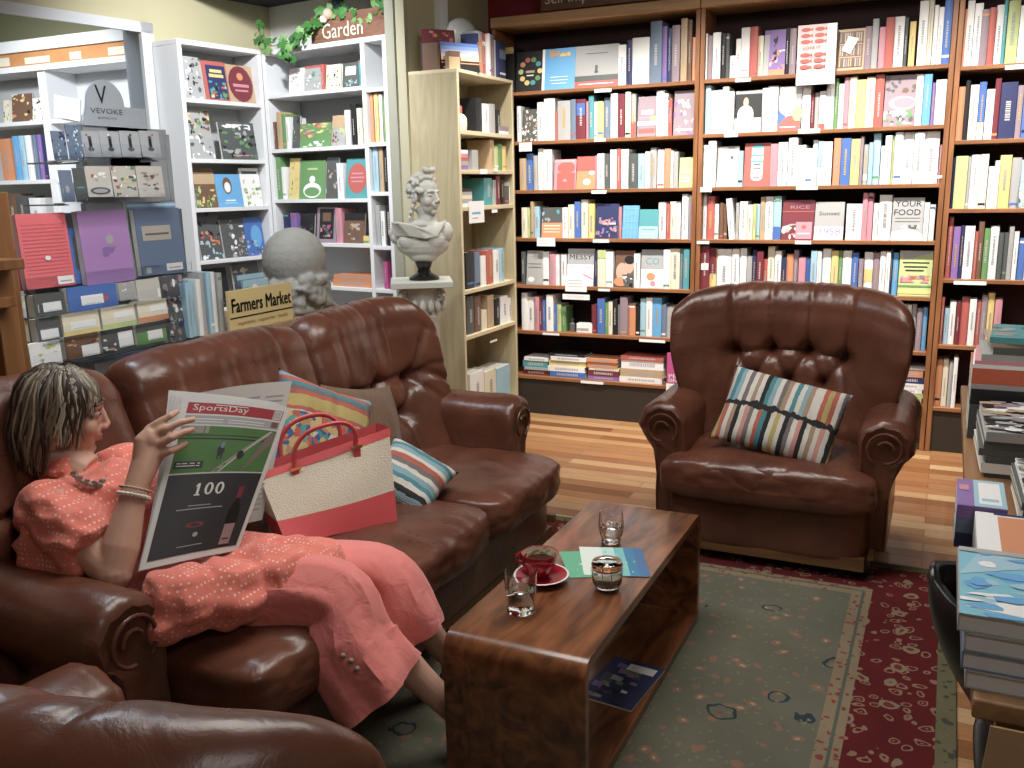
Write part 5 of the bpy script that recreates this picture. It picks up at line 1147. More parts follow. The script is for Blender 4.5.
# magazine on the lower board
mz = .0402; a = at_z(603, 718, mz); b = at_z(622, 722, mz); 
mb = MB(); mc = at_z(622, 684, .045); M = Matrix.Translation((min(mc.x, -.80), mc.y, mz)) @ Matrix.Rotation(-.1, 4, 'Z')
mb.bb((-.085, -.12, 0), (.085, .14, .006), PAGE, M).bb((-.086, -.121, .006), (.086, .141, .0065), pm('n'), M)
rr = random.Random(4)
for i in range(26):
    px, py, s = rr.uniform(-.08, .04), rr.uniform(-.11, .1), rr.uniform(.015, .04); mb.add([(px, py, .0068+i*.00002), (px+s, py, .0068+i*.00002), (px+s, py+s*.6, .0068+i*.00002), (px, py+s*.8, .0068+i*.00002)], [(0, 1, 2, 3)], pm(rr.choice('gkmwGev')), False, M)
mb.add([(-.02, .08, .008), (.07, .08, .008), (.07, .12, .008), (-.02, .12, .008)], [(0, 1, 2, 3)], pm('w'), False, M)
tag(mb.build('magazine'), 'dark glossy magazine lying on the lower board of the coffee table', 'magazine')
# ------------------------------------------------------------------ organic forms (closed lumps fused into one skin)
def organic(mb, name, voxel, smooth=6, parent=None, m_=None, disp=None, loc=None):
    me = mb.mesh(name); o = bpy.data.objects.new(name, me); C.objects.link(o)
    r = o.modifiers.new('r', 'REMESH'); r.mode = 'VOXEL'; r.voxel_size = voxel; r.use_smooth_shade = True
    s = o.modifiers.new('s', 'SMOOTH'); s.factor = .5; s.iterations = smooth
    bpy.context.view_layer.update()
    m2 = bpy.data.meshes.new_from_object(o.evaluated_get(bpy.context.evaluated_depsgraph_get())); bpy.data.objects.remove(o); m2.name = name
    m2.materials.clear(); m2.materials.append(m_)
    if disp:
        ns = [v.normal.copy() for v in m2.vertices]
        for v, n_ in zip(m2.vertices, ns): v.co += n_*disp(v.co, n_)
    for p in m2.polygons: p.use_smooth = True
    org = Vector(parent.location) if parent is not None else Vector(loc)
    m2.transform(Matrix.Translation(-org))
    o = bpy.data.objects.new(name, m2); C.objects.link(o)
    if parent is not None: o.parent = parent
    else: o.location = org
    return o
def frame(o, fwd, up=(0, 0, 1), sc=1.0):       # local x right, y forward, z up
    f = Vector(fwd).normalized(); r = f.cross(Vector(up)).normalized(); u = r.cross(f)
    return Matrix(((r.x*sc, f.x*sc, u.x*sc, o[0]), (r.y*sc, f.y*sc, u.y*sc, o[1]), (r.z*sc, f.z*sc, u.z*sc, o[2]), (0, 0, 0, 1)))
def head_prims(mb, H, m_, male=False):
    B = lambda c, r: mb.ball(c, r, m_, 20, H)
    B((0, -.018, .03), (.073, .093, .083)); B((0, .03, -.02), (.058, .056, .083)); B((0, .034, -.072), (.047, .046, .042)); B((0, .066, -.1), (.02, .018, .017))
    for s in (-1, 1):
        B((s*.034, .052, -.038), (.026, .026, .03)); B((s*.073, -.012, -.014), (.009, .018, .03)); B((s*.0105, .097, -.038), (.008, .01, .008)); B((s*.03, .066, .0), (.017, .014, .010))
        mb.tube([(s*.048, .062, .018), (s*.03, .078, .024), (s*.012, .082, .020)], .007, m_, 8, M=H)
    mb.tube([(0, .076, .02), (0, .086, .0), (0, .098, -.024)], [.008, .009, .010], m_, 10, M=H); B((0, .100, -.029), (.0115, .0115, .010))
    B((0, .084, -.06), (.022, .011, .007)); B((0, .082, -.071), (.018, .011, .007))
    B((0, .074, -.052), (.03, .016, .02))
SKIN = mat('skin', (.56, .33, .25), .5, var=.12, vscale=14)
SKIN.node_tree.nodes['Principled BSDF'].inputs['Subsurface Weight'].default_value = .12
SKIN.node_tree.nodes['Principled BSDF'].inputs['Subsurface Radius'].default_value = (.02, .008, .004)
def lerp(a, b, t): return Vector(a).lerp(Vector(b), t)

# ------------------------------------------------------------------ the woman
SRt, SLt = at_d(48, 505, 2.24), at_d(120, 470, 2.56)
ELB, WRI = at_d(113, 573, 2.19), at_d(136, 487, 2.24)
HIPR, HIPL = Vector((-1.80, 1.59, .545)), Vector((-1.78, 1.79, .53))
KNR, KNL = Vector((-1.37, 1.79, .50)), Vector((-1.37, 2.02, .455)); ANR, ANL = Vector((-1.105, 1.945, .137)), Vector((-1.29, 2.25, .10))
HC = at_d(67, 409, 2.38); FD = Vector((.62, .76, -.22)); HM = frame(HC, FD, (0, 0, 1), .98)
wom = empty('person', (-1.85, 1.65, .46), 'woman in a coral dotted blouse and pink trousers, seated on the sofa reading a newspaper', 'person')
bo = MB(); head_prims(bo, HM, SKIN)
NB = (SRt+SLt)/2+Vector((0, 0, .03))
bo.tube([HM @ Vector((0, -.025, -.05)), HM @ Vector((0, -.04, -.12)), NB], [.05, .05, .06], SKIN, 16)
bo.ball(lerp(SRt, SLt, .5)+Vector((0, 0, -.02)), (.09, .15, .075), SKIN, 18); bo.ball((-1.94, 1.61, .70), (.11, .15, .14), SKIN, 18); bo.ball((-1.91, 1.70, .58), (.10, .12, .08), SKIN, 18)
bo.ball((-1.81, 1.69, .55), (.12, .14, .075), SKIN, 18)
bo.tube([SRt, lerp(SRt, ELB, .5), ELB], [.056, .05, .043], SKIN, 16); bo.ball(ELB, .046, SKIN, 14)
bo.tube([ELB, lerp(ELB, WRI, .3), lerp(ELB, WRI, .75), WRI], [.044, .047, .034, .028], SKIN, 16)
# near hand gripping the left edge of the paper
HD = lambda x, y, d: at_d(x, y, d)
k0 = HD(150, 452, 2.285)
bo.tube([WRI, lerp(WRI, k0, .5), k0], [.028, .033, .036], SKIN, 14)
bo.tube([HD(140, 468, 2.26), HD(143, 440, 2.27), HD(151, 431, 2.28)], [.022, .022, .016], SKIN, 12)
bo.ball(HD(152, 443, 2.28), (.027, .027, .036), SKIN, 14); bo.ball(HD(158, 453, 2.285), (.02, .02, .022), SKIN, 12)
FG = [[(147, 430, 2.28), (158, 423, 2.285), (170, 416, 2.295), (178, 411, 2.33)], [(153, 435, 2.275), (165, 429, 2.275), (181, 422, 2.295), (195, 419, 2.325)],
      [(159, 444, 2.272), (171, 438, 2.272), (184, 432, 2.295), (194, 429, 2.322)], [(162, 454, 2.275), (170, 451, 2.275), (179, 447, 2.298), (187, 443, 2.32)]]
for f_ in FG: bo.tube([HD(*p) for p in f_], [.0115, .0105, .0095, .0075], SKIN, 10)
bo.tube([HD(148, 462, 2.30), HD(160, 455, 2.35), HD(171, 440, 2.41), HD(177, 430, 2.43)], [.015, .013, .011, .009], SKIN, 10)
# far arm, its hand behind the paper's right edge
E2, W2_, H2 = at_d(185, 540, 2.68), at_d(218, 495, 2.68), at_d(235, 470, 2.64)
bo.tube([SLt, lerp(SLt, E2, .5), E2], [.054, .048, .042], SKIN, 14); bo.tube([E2, lerp(E2, W2_, .4), W2_], [.042, .042, .028], SKIN, 14)
bo.ball(H2, (.025, .03, .035), SKIN, 14); bo.tube([W2_, H2], [.028, .03], SKIN, 12)
for i in range(4): bo.tube([at_d(238+i, 462+i*7, 2.63), at_d(250, 458+i*8, 2.60), at_d(259, 457+i*8, 2.585)], [.0105, .0095, .008], SKIN, 8)
bo.tube([H2, at_d(238, 455, 2.62), at_d(247, 446, 2.59)], [.014, .012, .009], SKIN, 8)
for hp, kn, an in ((HIPR, KNR, ANR), (HIPL, KNL, ANL)):
    bo.tube([hp, lerp(hp, kn, .5), kn], [.085, .075, .056], SKIN, 16); bo.ball(kn, .057, SKIN, 14)
    ca = lerp(kn, an, .3); bo.tube([kn, ca, lerp(kn, an, .7), an], [.054, .056, .04, .033], SKIN, 16)
    fd = Vector((.85, .5, 0) if hp is HIPR else (.12, 1, 0)).normalized(); h_ = an+Vector((0, 0, -.055))
    bo.ball(an+Vector((0, 0, -.02)), (.036, .036, .045), SKIN, 14); bo.tube([h_-fd*.03, h_+fd*.05+Vector((0, 0, .005)), h_+fd*.13+Vector((0, 0, -.012)), h_+fd*.17+Vector((0, 0, -.016))], [.034, .036, .03, .018], SKIN, 14)
organic(bo, 'body', .0042, 4, wom, SKIN)
fc = MB()
for s in (-1, 1): fc.ball((s*.031, .0735, .0035), (.011, .007, .004), mat('eye_white', (.35, .3, .27), .3), 12, HM); fc.ball((s*.032, .079, .0025), (.0055, .004, .0052), mat('iris', (.04, .05, .06), .1), 10, HM)
part(fc, 'eyes', wom, 'dark eyes lowered to the page')
lp = MB(); lp.ball((0, .0885, -.0615), (.018, .0062, .0042), mat('lips', (.42, .13, .11), .4), 12, HM).ball((0, .088, -.0705), (.016, .0065, .0048), mat('lips', (0, 0, 0)), 12, HM); part(lp, 'lips', wom)
eb = MB()
for s in (-1, 1): eb.tube([(s*.05, .066, .026), (s*.032, .083, .033), (s*.013, .089, .028)], .003, mat('eyebrow', (.12, .08, .05), .8), 6, M=HM)
part(eb, 'eyebrows', wom)
# hair: bob with pale streaks
HRD = mat('hair_dark', (.035, .024, .018), .45, var=.3, vscale=60); HRM = mat('hair_ash', (.15, .12, .09), .4, var=.3, vscale=60); HRL = mat('hair_blonde', (.36, .31, .25), .4, var=.25, vscale=60)
hr = MB(); rr = random.Random(11)
hr.ball((0, -.03, .028), (.083, .097, .085), HRM, 26, HM); hr.ball((0, -.06, -.05), (.072, .055, .075), HRD, 20, HM)
for i in range(760):
    az = rr.uniform(-pi, pi)      # 0 = forward
    if abs(az) < .5 and rr.random() < .35: continue
    top = rr.uniform(.0, .5)
    front = abs(az) < 1.05
    mid = abs(az) < 1.75
    end = -.005+rr.uniform(-.012, .02) if front else (-.062+rr.uniform(-.03, .03) if mid else -.135+rr.uniform(-.035, .02))
    pts = []; rad = []; r0_ = rr.uniform(.96, 1.06); n_ = 9; zt_ = .118-.03*top; tw = rr.uniform(-.25, .25)
    for k in range(n_):
        t = k/(n_-1); z = zt_+(end-zt_)*t
        a = az+tw*t
        zz = max(-.02, z-.028)/.092; w_ = sqrt(max(0, 1-min(1, zz*zz)))*.5+.5*min(1, (t*2.4)) if z > .028 else 1
        w_ = max(.12 if k == 0 else .3, sqrt(max(0, 1-min(.99, max(0, zz))**2))) if z > .028 else 1+(.028-z)*(.9 if not front else .2)-(max(0, -.07-z))*3.5
        a += .06*sin(t*7+i)
        pts.append((sin(a)*.087*w_*r0_, -.028+cos(a)*(.102 if cos(a) > 0 else .098)*w_*r0_, z*(1 if k else 1)+.0)); rad.append((.0048 if t < .7 else .0048*(1-(t-.7)/.3*.7))*rr.uniform(.85, 1.15))
    low = end < -.1
    m_ = HRL if rr.random() < (.3 if not low else .12) else (HRM if rr.random() < .62 else HRD)
    hr.tube(pts, rad, m_, 5, M=HM, flat=.6)
part(hr, 'hair', wom, 'shoulder-length ash-blonde streaked hair')

def cloth(name, base, dots=False, col2=(1, .75, .65), sc=95):
    m, n, b = nt(name); L = n.links.new; tc = n.nodes.new('ShaderNodeTexCoord')
    no = n.nodes.new('ShaderNodeTexNoise'); no.inputs['Scale'].default_value = 9; no.inputs['Detail'].default_value = 6; L(tc.outputs['Object'], no.inputs['Vector'])
    mr = n.nodes.new('ShaderNodeMapRange'); mr.inputs['To Min'].default_value = .82; mr.inputs['To Max'].default_value = 1.15; L(no.outputs[0], mr.inputs['Value'])
    c0 = n.nodes.new('ShaderNodeMix'); c0.data_type = 'RGBA'; c0.blend_type = 'MULTIPLY'; c0.inputs[0].default_value = 1; c0.inputs[6].default_value = tuple(base)+(1,); L(mr.outputs[0], c0.inputs[7])
    out = c0.outputs[2]
    if dots:
        v = n.nodes.new('ShaderNodeTexVoronoi'); v.inputs['Scale'].default_value = sc; v.inputs['Randomness'].default_value = .12; L(tc.outputs['Object'], v.inputs['Vector'])
        lt = n.nodes.new('ShaderNodeMath'); lt.operation = 'LESS_THAN'; lt.inputs[1].default_value = .26; L(v.outputs['Distance'], lt.inputs[0])
        mx = n.nodes.new('ShaderNodeMix'); mx.data_type = 'RGBA'; L(lt.outputs[0], mx.inputs[0]); L(out, mx.inputs[6]); mx.inputs[7].default_value = tuple(col2)+(1,); out = mx.outputs[2]
    L(out, b.inputs['Base Color']); b.inputs['Roughness'].default_value = .85; b.inputs['Sheen Weight'].default_value = .2
    w2 = n.nodes.new('ShaderNodeTexNoise'); w2.inputs['Scale'].default_value = 18; w2.inputs['Detail'].default_value = 5; w2.inputs['Distortion'].default_value = 1; L(tc.outputs['Object'], w2.inputs['Vector'])
    bp = n.nodes.new('ShaderNodeBump'); bp.inputs['Strength'].default_value = .5; bp.inputs['Distance'].default_value = .012; L(w2.outputs[0], bp.inputs['Height']); L(bp.outputs[0], b.inputs['Normal'])
    return m
CORAL = cloth('coral_dotted_cotton', (.74, .2, .15), True, (.85, .52, .45), 78); PINK = cloth('pink_linen', (.74, .22, .2)); 
bl = MB(); 
bl.ball(lerp(SRt, SLt, .5)+Vector((-.01, 0, -.045)), (.12, .19, .075), CORAL, 22); bl.ball((-1.945, 1.60, .70), (.15, .185, .15), CORAL, 22); bl.ball((-1.91, 1.70, .58), (.14, .16, .10), CORAL, 22)
bl.ball((-1.80, 1.69, .55), (.17, .19, .09), CORAL, 22); bl.ball((-1.62, 1.735, .545), (.19, .19, .085), CORAL, 22); bl.ball((-1.52, 1.82, .545), (.13, .15, .07), CORAL, 20)
bl.tube([SRt+Vector((0, 0, .0)), lerp(SRt, ELB, .35), lerp(SRt, ELB, .66)], [.066, .078, .086], CORAL, 18); bl.ball(SRt+Vector((-.0, .0, -.01)), (.07, .07, .068), CORAL, 18)
bl.tube([lerp(SRt, ELB, .3)+Vector((-.02, 0, -.04)), lerp(SRt, ELB, .8)+Vector((-.055, .0, -.05))], [.07, .078], CORAL, 16)
bl.tube([SLt, lerp(SLt, E2, .4), lerp(SLt, E2, .7)], [.075, .08, .08], CORAL, 18); bl.ball(SLt, (.08, .08, .075), CORAL, 18)
bl.ball(at_d(52, 545, 2.26), (.085, .08, .09), CORAL, 18)
bl.tube([NB+Vector((-.03, -.02, .0)), NB+Vector((-.045, -.01, .035))], [.075, .06], CORAL, 16)
bl.ball(at_d(180, 600, 2.2), (.10, .09, .085), CORAL, 18); bl.ball(at_d(225, 592, 2.27), (.11, .10, .085), CORAL, 18); bl.ball(at_d(275, 572, 2.36), (.11, .10, .07), CORAL, 18); bl.ball(at_d(165, 622, 2.16), (.06, .06, .05), CORAL, 16)
def wrk(co, n_):
    q = Vector((co.x*10+co.z*6, co.y*10, co.z*16)); a = noise.noise(q); b = noise.noise(q*2.1+Vector((3, 1, 7)))
    return .012*(1-abs(a)*2.6)*.9+.006*b-.003
organic(bl, 'blouse', .0075, 5, wom, CORAL, wrk)
# trousers: wide legs, open at the calf
def leg_cloth(mb, path, radii, seed):
    n = len(path); K = 44; path = [Vector(p) for p in path]; prev = None
    inner = [(path[-1], radii[-1]-.006), (lerp(path[-1], path[-2], .5), radii[-1]*.9)]
    allp = [(p, r) for p, r in zip(path, radii)]+inner; vs, fs = [], []
    tl = []
    for i in range(n): t = (path[min(i+1, n-1)]-path[max(i-1, 0)]).normalized(); tl.append(t)
    tl += [tl[-1], tl[-1]]
    for i, (p, r) in enumerate(allp):
        t = tl[i]; a = Vector((0, 0, 1)) if prev is None else prev; a = (a-t*a.dot(t)).normalized(); prev = a; b = t.cross(a)
        s_ = min(i, n-1)/(n-1)
        for k in range(K):
            th = 2*pi*k/K; q = Vector((cos(th)*2.2, sin(th)*2.2, s_*3.0+seed))
            R_ = r*(1+.10*s_*sin(th*5+seed+s_*3)*(.4+.6*s_)+.16*noise.noise(q)+.07*noise.noise(q*2.4))
            vs.append(p+a*cos(th)*R_+b*sin(th)*R_)
    for i in range(len(allp)-1):
        for k in range(K): fs.append((i*K+k, i*K+(k+1) % K, (i+1)*K+(k+1) % K, (i+1)*K+k))
    fs.append(tuple(reversed(range(K)))); mb.add(vs, fs, PINK, True)
def smooth_path(ps, rs, n=26):
    P3 = [Vector(p) for p in ps]; out = []; ro = []; m = len(P3)-1
    for i in range(n+1):
        t = i/n*m; k = min(int(t), m-1); f = t-k; p0, p1, p2, p3 = P3[max(k-1, 0)], P3[k], P3[k+1], P3[min(k+2, m)]
        out.append(.5*((2*p1)+(p2-p0)*f+(2*p0-5*p1+4*p2-p3)*f*f+(3*p1-p0-3*p2+p3)*f**3)); ro.append(rs[k]+(rs[k+1]-rs[k])*(f*f*(3-2*f)))
    return out, ro
HEMR = at_d(381, 690, 2.37); HEML = at_d(416, 636, 2.60)
tr_ = MB()
p_, r_ = smooth_path([HIPR+Vector((-.02, 0, 0)), lerp(HIPR, KNR, .55)+Vector((0, -.02, -.005)), KNR+Vector((-.01, -.005, -.005)), lerp(KNR, HEMR, .5)+Vector((-.015, -.02, -.01)), HEMR], [.10, .10, .10, .118, .125]); leg_cloth(tr_, p_, r_, 1.3)
p_, r_ = smooth_path([HIPL, lerp(HIPL, KNL, .55), KNL+Vector((-.02, 0, -.0)), lerp(KNL, HEML, .5), HEML], [.09, .088, .09, .098, .088]); leg_cloth(tr_, p_, r_, 8.1)
tr_.ball((-1.82, 1.69, .55), (.15, .19, .09), PINK, 18)
# hanging cloth under the near thigh
dp_ = MB()
trs = part(tr_, 'trousers', wom, 'wide pink linen trousers ending at the calf')
bt = MB()
for px, py in ((343, 656), (351, 661), (357, 669)):
    c = at_d(px, py, 2.235); bt.ball(c, (.0075, .0075, .0075), mat('wood_button', (.25, .2, .15), .5), 10)
part(bt, 'buttons', wom, 'three small round buttons near the hem')
# necklace, bracelets
nk = MB(); NKM = mat('silver_beads', (.45, .43, .42), .3, .8)
a0 = at_d(72, 470, 2.36); pts = [at_d(74, 474, 2.27), at_d(84, 482, 2.26), at_d(97, 484, 2.27), at_d(108, 478, 2.32), at_d(114, 470, 2.38)]
sp_, _ = smooth_path(pts, [1]*5, 22)
for i, p in enumerate(sp_): nk.ball(p+Vector((0, 0, .006*sin(i*2))), .0062 if i % 3 else .009, NKM, 8)
part(nk, 'necklace', wom, 'chunky silvery bead necklace')
br_ = MB(); ax = (WRI-ELB).normalized(); c0 = lerp(ELB, WRI, .93)
for j, (o_, m_, rb) in enumerate(((-.006, mat('white_beads', (.7, .66, .6), .4), .0058), (.010, mat('tan_cord', (.4, .3, .22), .6), .004))):
    t1 = ax.cross(Vector((0, 0, 1))).normalized(); t2 = ax.cross(t1)
    for i in range(26 if j == 0 else 34): a = 2*pi*i/(26 if j == 0 else 34); R_ = .036; br_.ball(c0+ax*o_+(t1*cos(a)+t2*sin(a))*R_, rb, m_, 7)
part(br_, 'bracelets', wom, 'white bead bracelets on the near wrist')

# ------------------------------------------------------------------ newspaper held open
NEWSP = mat('newsprint', (.58, .58, .57), .8); NR = mat('masthead_red', (.32, .03, .045), .6); NDK = mat('ad_black', (.03, .028, .032), .5); NWT = mat('print_pale', (.6, .6, .58), .7)
NGR = mat('turf_green', (.07, .16, .05), .7, var=.2, vscale=20); NTR = mat('track_grey', (.25, .23, .2), .7); NLN = mat('newsprint_grey', (.33, .33, .34), .8)
TL, TR_, BR_, BL = at_d(183, 396, 2.385), at_d(290, 408, 2.54), at_d(240, 549, 2.34), at_d(139, 571, 2.19)
nn = (TR_-TL).cross(BL-TL).normalized()
if nn.dot(-CF) < 0: nn = -nn
def pw_(v, back=0.0, bow=.018):
    u, y, z = v[0]+.5, v[1], v[2]
    p = TL.lerp(TR_, u).lerp(BL.lerp(BR_, u), 1-z); return p+nn*(-y*.12+bow*sin(u*pi)-.02*(1-z)*u)-nn*back
news = empty('newspaper', tuple((BL+BR_)/2), 'newspaper with a red SportsDay masthead held open by the woman', 'newspaper')
mb = MB()
def sheet(mb, f, u0=-.5, u1=.5, y0=0):
    n1, n2 = 16, 16
    for yo, fl in ((y0, False), (y0+.0006, True)):
        mb.grid(lambda a, b: f((u0+(u1-u0)*a, yo, b)), n1, n2, NEWSP, flip=fl)
sheet(mb, pw_)
def fine(t, n=.07):      # cut the flat printing into small quads so that it follows the bent page
    q = MB(); q.mats = t.mats
    for f, mi in zip(t.f, t.mi):
        P4 = [t.v[k] for k in f]
        if len(f) == 4:
            a = max(1, math.ceil(max((P4[1]-P4[0]).length, (P4[2]-P4[3]).length)/n)); b = max(1, math.ceil(max((P4[3]-P4[0]).length, (P4[2]-P4[1]).length)/n)); o = len(q.v)
            for i in range(a+1):
                for j in range(b+1): q.v.append(P4[0].lerp(P4[1], i/a).lerp(P4[3].lerp(P4[2], i/a), j/b))
            for i in range(a):
                for j in range(b): k = o+i*(b+1)+j; q.f.append((k, k+b+1, k+b+2, k+1)); q.mi.append(mi); q.sm.append(True)
        else:
            o = len(q.v); q.v += P4; q.f.append(tuple(range(o, o+len(f)))); q.mi.append(mi); q.sm.append(False)
    return q
tmp = MB()
sh = [('r', .06, .895, .955, .965, NR), ('t', .36, .93, .5, .05, 'SportsDay', NWT), ('r', .86, .90, .945, .96, NWT)]+[('r', .865+.013*i, .905, .870+.013*i, .955, NDK) for i in range(6)]
sh += [('r', .3, .952, .6, .957, NWT), ('r', .06, .83, .955, .885, NLN), ('r', .08, .86, .4, .866, NWT), ('r', .45, .86, .8, .866, NWT), ('r', .08, .843, .4, .848, NWT), ('r', .45, .843, .8, .848, NWT), ('r', .87, .84, .94, .88, pm('B'))]
sh += [('r', .05, .53, .955, .82, NGR), ('r', .05, .775, .3, .82, NTR), ('r', .05, .735, .955, .745, NDK), ('r', .05, .758, .955, .765, NDK), ('q', ((.42, .53), (.48, .53), (.92, .80), (.9, .82)), NTR), ('q', ((.5, .53), (.72, .53), (.955, .74), (.955, .80), (.9, .80)), mat('rail_brown', (.16, .12, .1), .7)), ('q', ((.49, .53), (.5, .53), (.9, .81), (.89, .81)), NWT)]
sh += [('e', .46, .665, .035, .035, NDK), ('e', .465, .70, .02, .02, pm('d')), ('r', .435, .61, .45, .64, NDK), ('r', .47, .61, .485, .64, NDK), ('e', .66, .64, .035, .03, NDK), ('r', .07, .555, .33, .60, NDK), ('r', .09, .585, .3, .59, NWT), ('r', .09, .57, .3, .575, NWT)]
sh += [('r', .05, .522, .955, .528, NWT), ('r', .05, .04, .955, .52, NDK), ('r', .47-.13, .395, .47-.105, .462, NWT), ('r', .325, .388, .38, .395, NWT), ('q', ((.325, .445), (.345, .462), (.345, .45), (.33, .44)), NWT)]
for cx in (.455, .56): sh += [('e', cx, .427, .042, .038, NWT), ('e', cx, .427, .018, .028, NDK)]
sh += [('r', .3, .325, .52, .33, NLN), ('r', .2, .305, .64, .311, NLN), ('e', .42, .21, .09, .018, pm('R')), ('e', .45, .15, .025, .014, NLN), ('r', .3, .085, .55, .09, NLN)]
sh += [('e', .79, .24, .065, .1, mat('bottle_dark', (.015, .01, .012), .4)), ('r', .73, .05, .855, .22, mat('bottle_dark', (0, 0, 0))), ('r', .77, .3, .81, .37, mat('bottle_dark', (0, 0, 0))), ('r', .762, .355, .818, .43, pm('R')), ('r', .735, .06, .85, .19, mat('label_pink', (.3, .2, .2), .6)), ('r', .755, .09, .83, .1, NDK)]
art(tmp, Matrix.Identity(4), 1, 1, sh, y=-.0004)
tmp = fine(tmp); tmp.v = [pw_(v) for v in tmp.v]
o_ = len(mb.v); mb.v += tmp.v; mb.f += [tuple(o_+k for k in f) for f in tmp.f]; mb.mi += [mb.m(tmp.mats[i]) for i in tmp.mi]; mb.sm += tmp.sm
part(mb, 'front_page', news)
ins = MB()
for k in range(1, 5): sheet(ins, lambda v, k=k: pw_(v, .0035*k, .018-.002*k)+Vector((0, 0, .005*k*(v[2]**3)))-CR*(.008*k*(v[2]**2)))
part(ins, 'inner_sheets', news)
TL2, TR2, BR2, BL2 = at_d(176, 398, 2.43), at_d(292, 381, 2.95), at_d(262, 520, 2.85), at_d(150, 560, 2.40)
def pw2(v):
    u, y, z = v[0]+.5, v[1], v[2]; p = TL2.lerp(TR2, u).lerp(BL2.lerp(BR2, u), 1-z); return p+Vector((-.03, .03, 0))*sin(u*pi)+Vector((-y, y, 0))
bk = MB(); sheet(bk, pw2); tmp = MB()
art(tmp, Matrix.Identity(4), 1, 1, [('r', .1+.22*c, .1+.035*r, .27+.22*c, .115+.035*r, NLN) for c in range(4) for r in range(24)], y=-.0008)
tmp = fine(tmp); bk2 = [pw2(v) for v in tmp.v]; o_ = len(bk.v); bk.v += bk2; bk.f += [tuple(o_+k for k in f) for f in tmp.f]; bk.mi += [bk.m(tmp.mats[i]) for i in tmp.mi]; bk.sm += tmp.sm
part(bk, 'opposite_page', news, 'opposite page curling up behind')

# ------------------------------------------------------------------ tote bag
BR1 = mat('cream_canvas', (.74, .69, .56), .8, var=.05, vscale=60, bump=.5, bscale=220); RD1 = mat('coral_leatherette', (.68, .11, .12), .4, bump=.2, bscale=300)
b0, b1_ = at_z(287, 545, .475), at_z(397, 521, .475); tb0 = at_d(258, 474, 2.86); tb1 = at_d(389, 428, 2.98)
dpv = Vector((-.80, .45, 0)); bag = empty('tote_bag', tuple((b0+b1_)/2+dpv*.06), 'cream canvas tote bag with coral base, rim and handles on the sofa', 'bag')
def bagp(u, v, w):     # u across, v up, w depth 0 front 1 back
    lo = b0.lerp(b1_, u)+dpv*(.13*w); hi = tb0.lerp(tb1, u)+dpv*(.09*w)
    p = lo.lerp(hi, v); bul = .02*sin(pi*v)*sin(pi*min(1, max(0, u)))
    return p+(-dpv*bul if w < .5 else dpv*bul)
def bagband(v0, v1, m_, off=0, n=6):
    mb = MB(); loop = [(i/12, 0) for i in range(12)]+[(1, j/4) for j in range(4)]+[(1-i/12, 1) for i in range(12)]+[(0, 1-j/4) for j in range(4)]
    def fn(a, b):
        u, w = loop[int(round(a*len(loop))) % len(loop)]; r = .03
        p = bagp(u, v0+(v1-v0)*b, w)
        c = bagp(.5, v0+(v1-v0)*b, .5); return p+(p-c).normalized()*off
    mb.grid(fn, len(loop), n, m_, cu=True); return mb
SPL = .33
mb = bagband(SPL, .93, BR1, 0, 8); part(mb, 'canvas_body', bag)
mb = bagband(0, SPL, RD1, .0012, 6); mb.add([bagp(0, 0, 0), bagp(1, 0, 0), bagp(1, 0, 1), bagp(0, 0, 1)], [(0, 1, 2, 3)], RD1); part(mb, 'leather_base', bag, 'coral base')
mb = bagband(.91, 1.0, RD1, .003, 3); m2 = bagband(.88, 1.0, RD1, -.003, 3); mb.add(m2.v, m2.f, RD1, True); part(mb, 'rim', bag, 'coral rim')
mb = MB(); mb.add([bagp(.02, .84, .05), bagp(.98, .84, .05), bagp(.98, .84, .95), bagp(.02, .84, .95)], [(0, 1, 2, 3)], mat('bag_inside', (.1, .02, .02), .8)); part(mb, 'lining', bag, 'dark inside')
for w, tilt in ((0.0, .02), (1.0, -.0)):
    L_ = bagp(.25, .95, w); R_ = bagp(.72, .95, w); up = Vector((0, 0, 1)); sw = (-dpv if w < .5 else dpv)*.012
    pts = [L_+sw-up*.05, L_+sw, L_+sw*1.5+up*.06+(R_-L_)*.02, L_.lerp(R_, .2)+sw*2+up*.098, L_.lerp(R_, .5)+sw*2.5+up*.105, L_.lerp(R_, .8)+sw*2+up*.09, R_+sw*1.5+up*.05-(R_-L_)*.02, R_+sw, R_+sw-up*.05]
    sp_, _ = smooth_path(pts, [1]*9, 40); h_ = part(MB().tube(sp_, .0085, RD1, 10, flat=.8), 'handle', bag, 'coral handle')
    for e in (L_, R_):
        fr_ = MB(); c = e+sw*1.3+up*(-.005); d_ = (tb1-tb0).normalized(); M = Matrix(((d_.x, -dpv.x, 0, c.x), (d_.y, -dpv.y, 0, c.y), (d_.z, 0, 1, c.z), (0, 0, 0, 1)))
        fr_.bb((-.017, -.004, -.004), (.017, .008, .006), mat('gold_ring', (.7, .6, .35), .25, 1), M); hh_ = part(fr_, 'buckle', bag, 'small gold buckle'); 
        fr_ = MB(); fr_.bb((-.011, -.002, -.062), (.011, .005, -.002), RD1, M); part(fr_, 'strap_tab', bag)

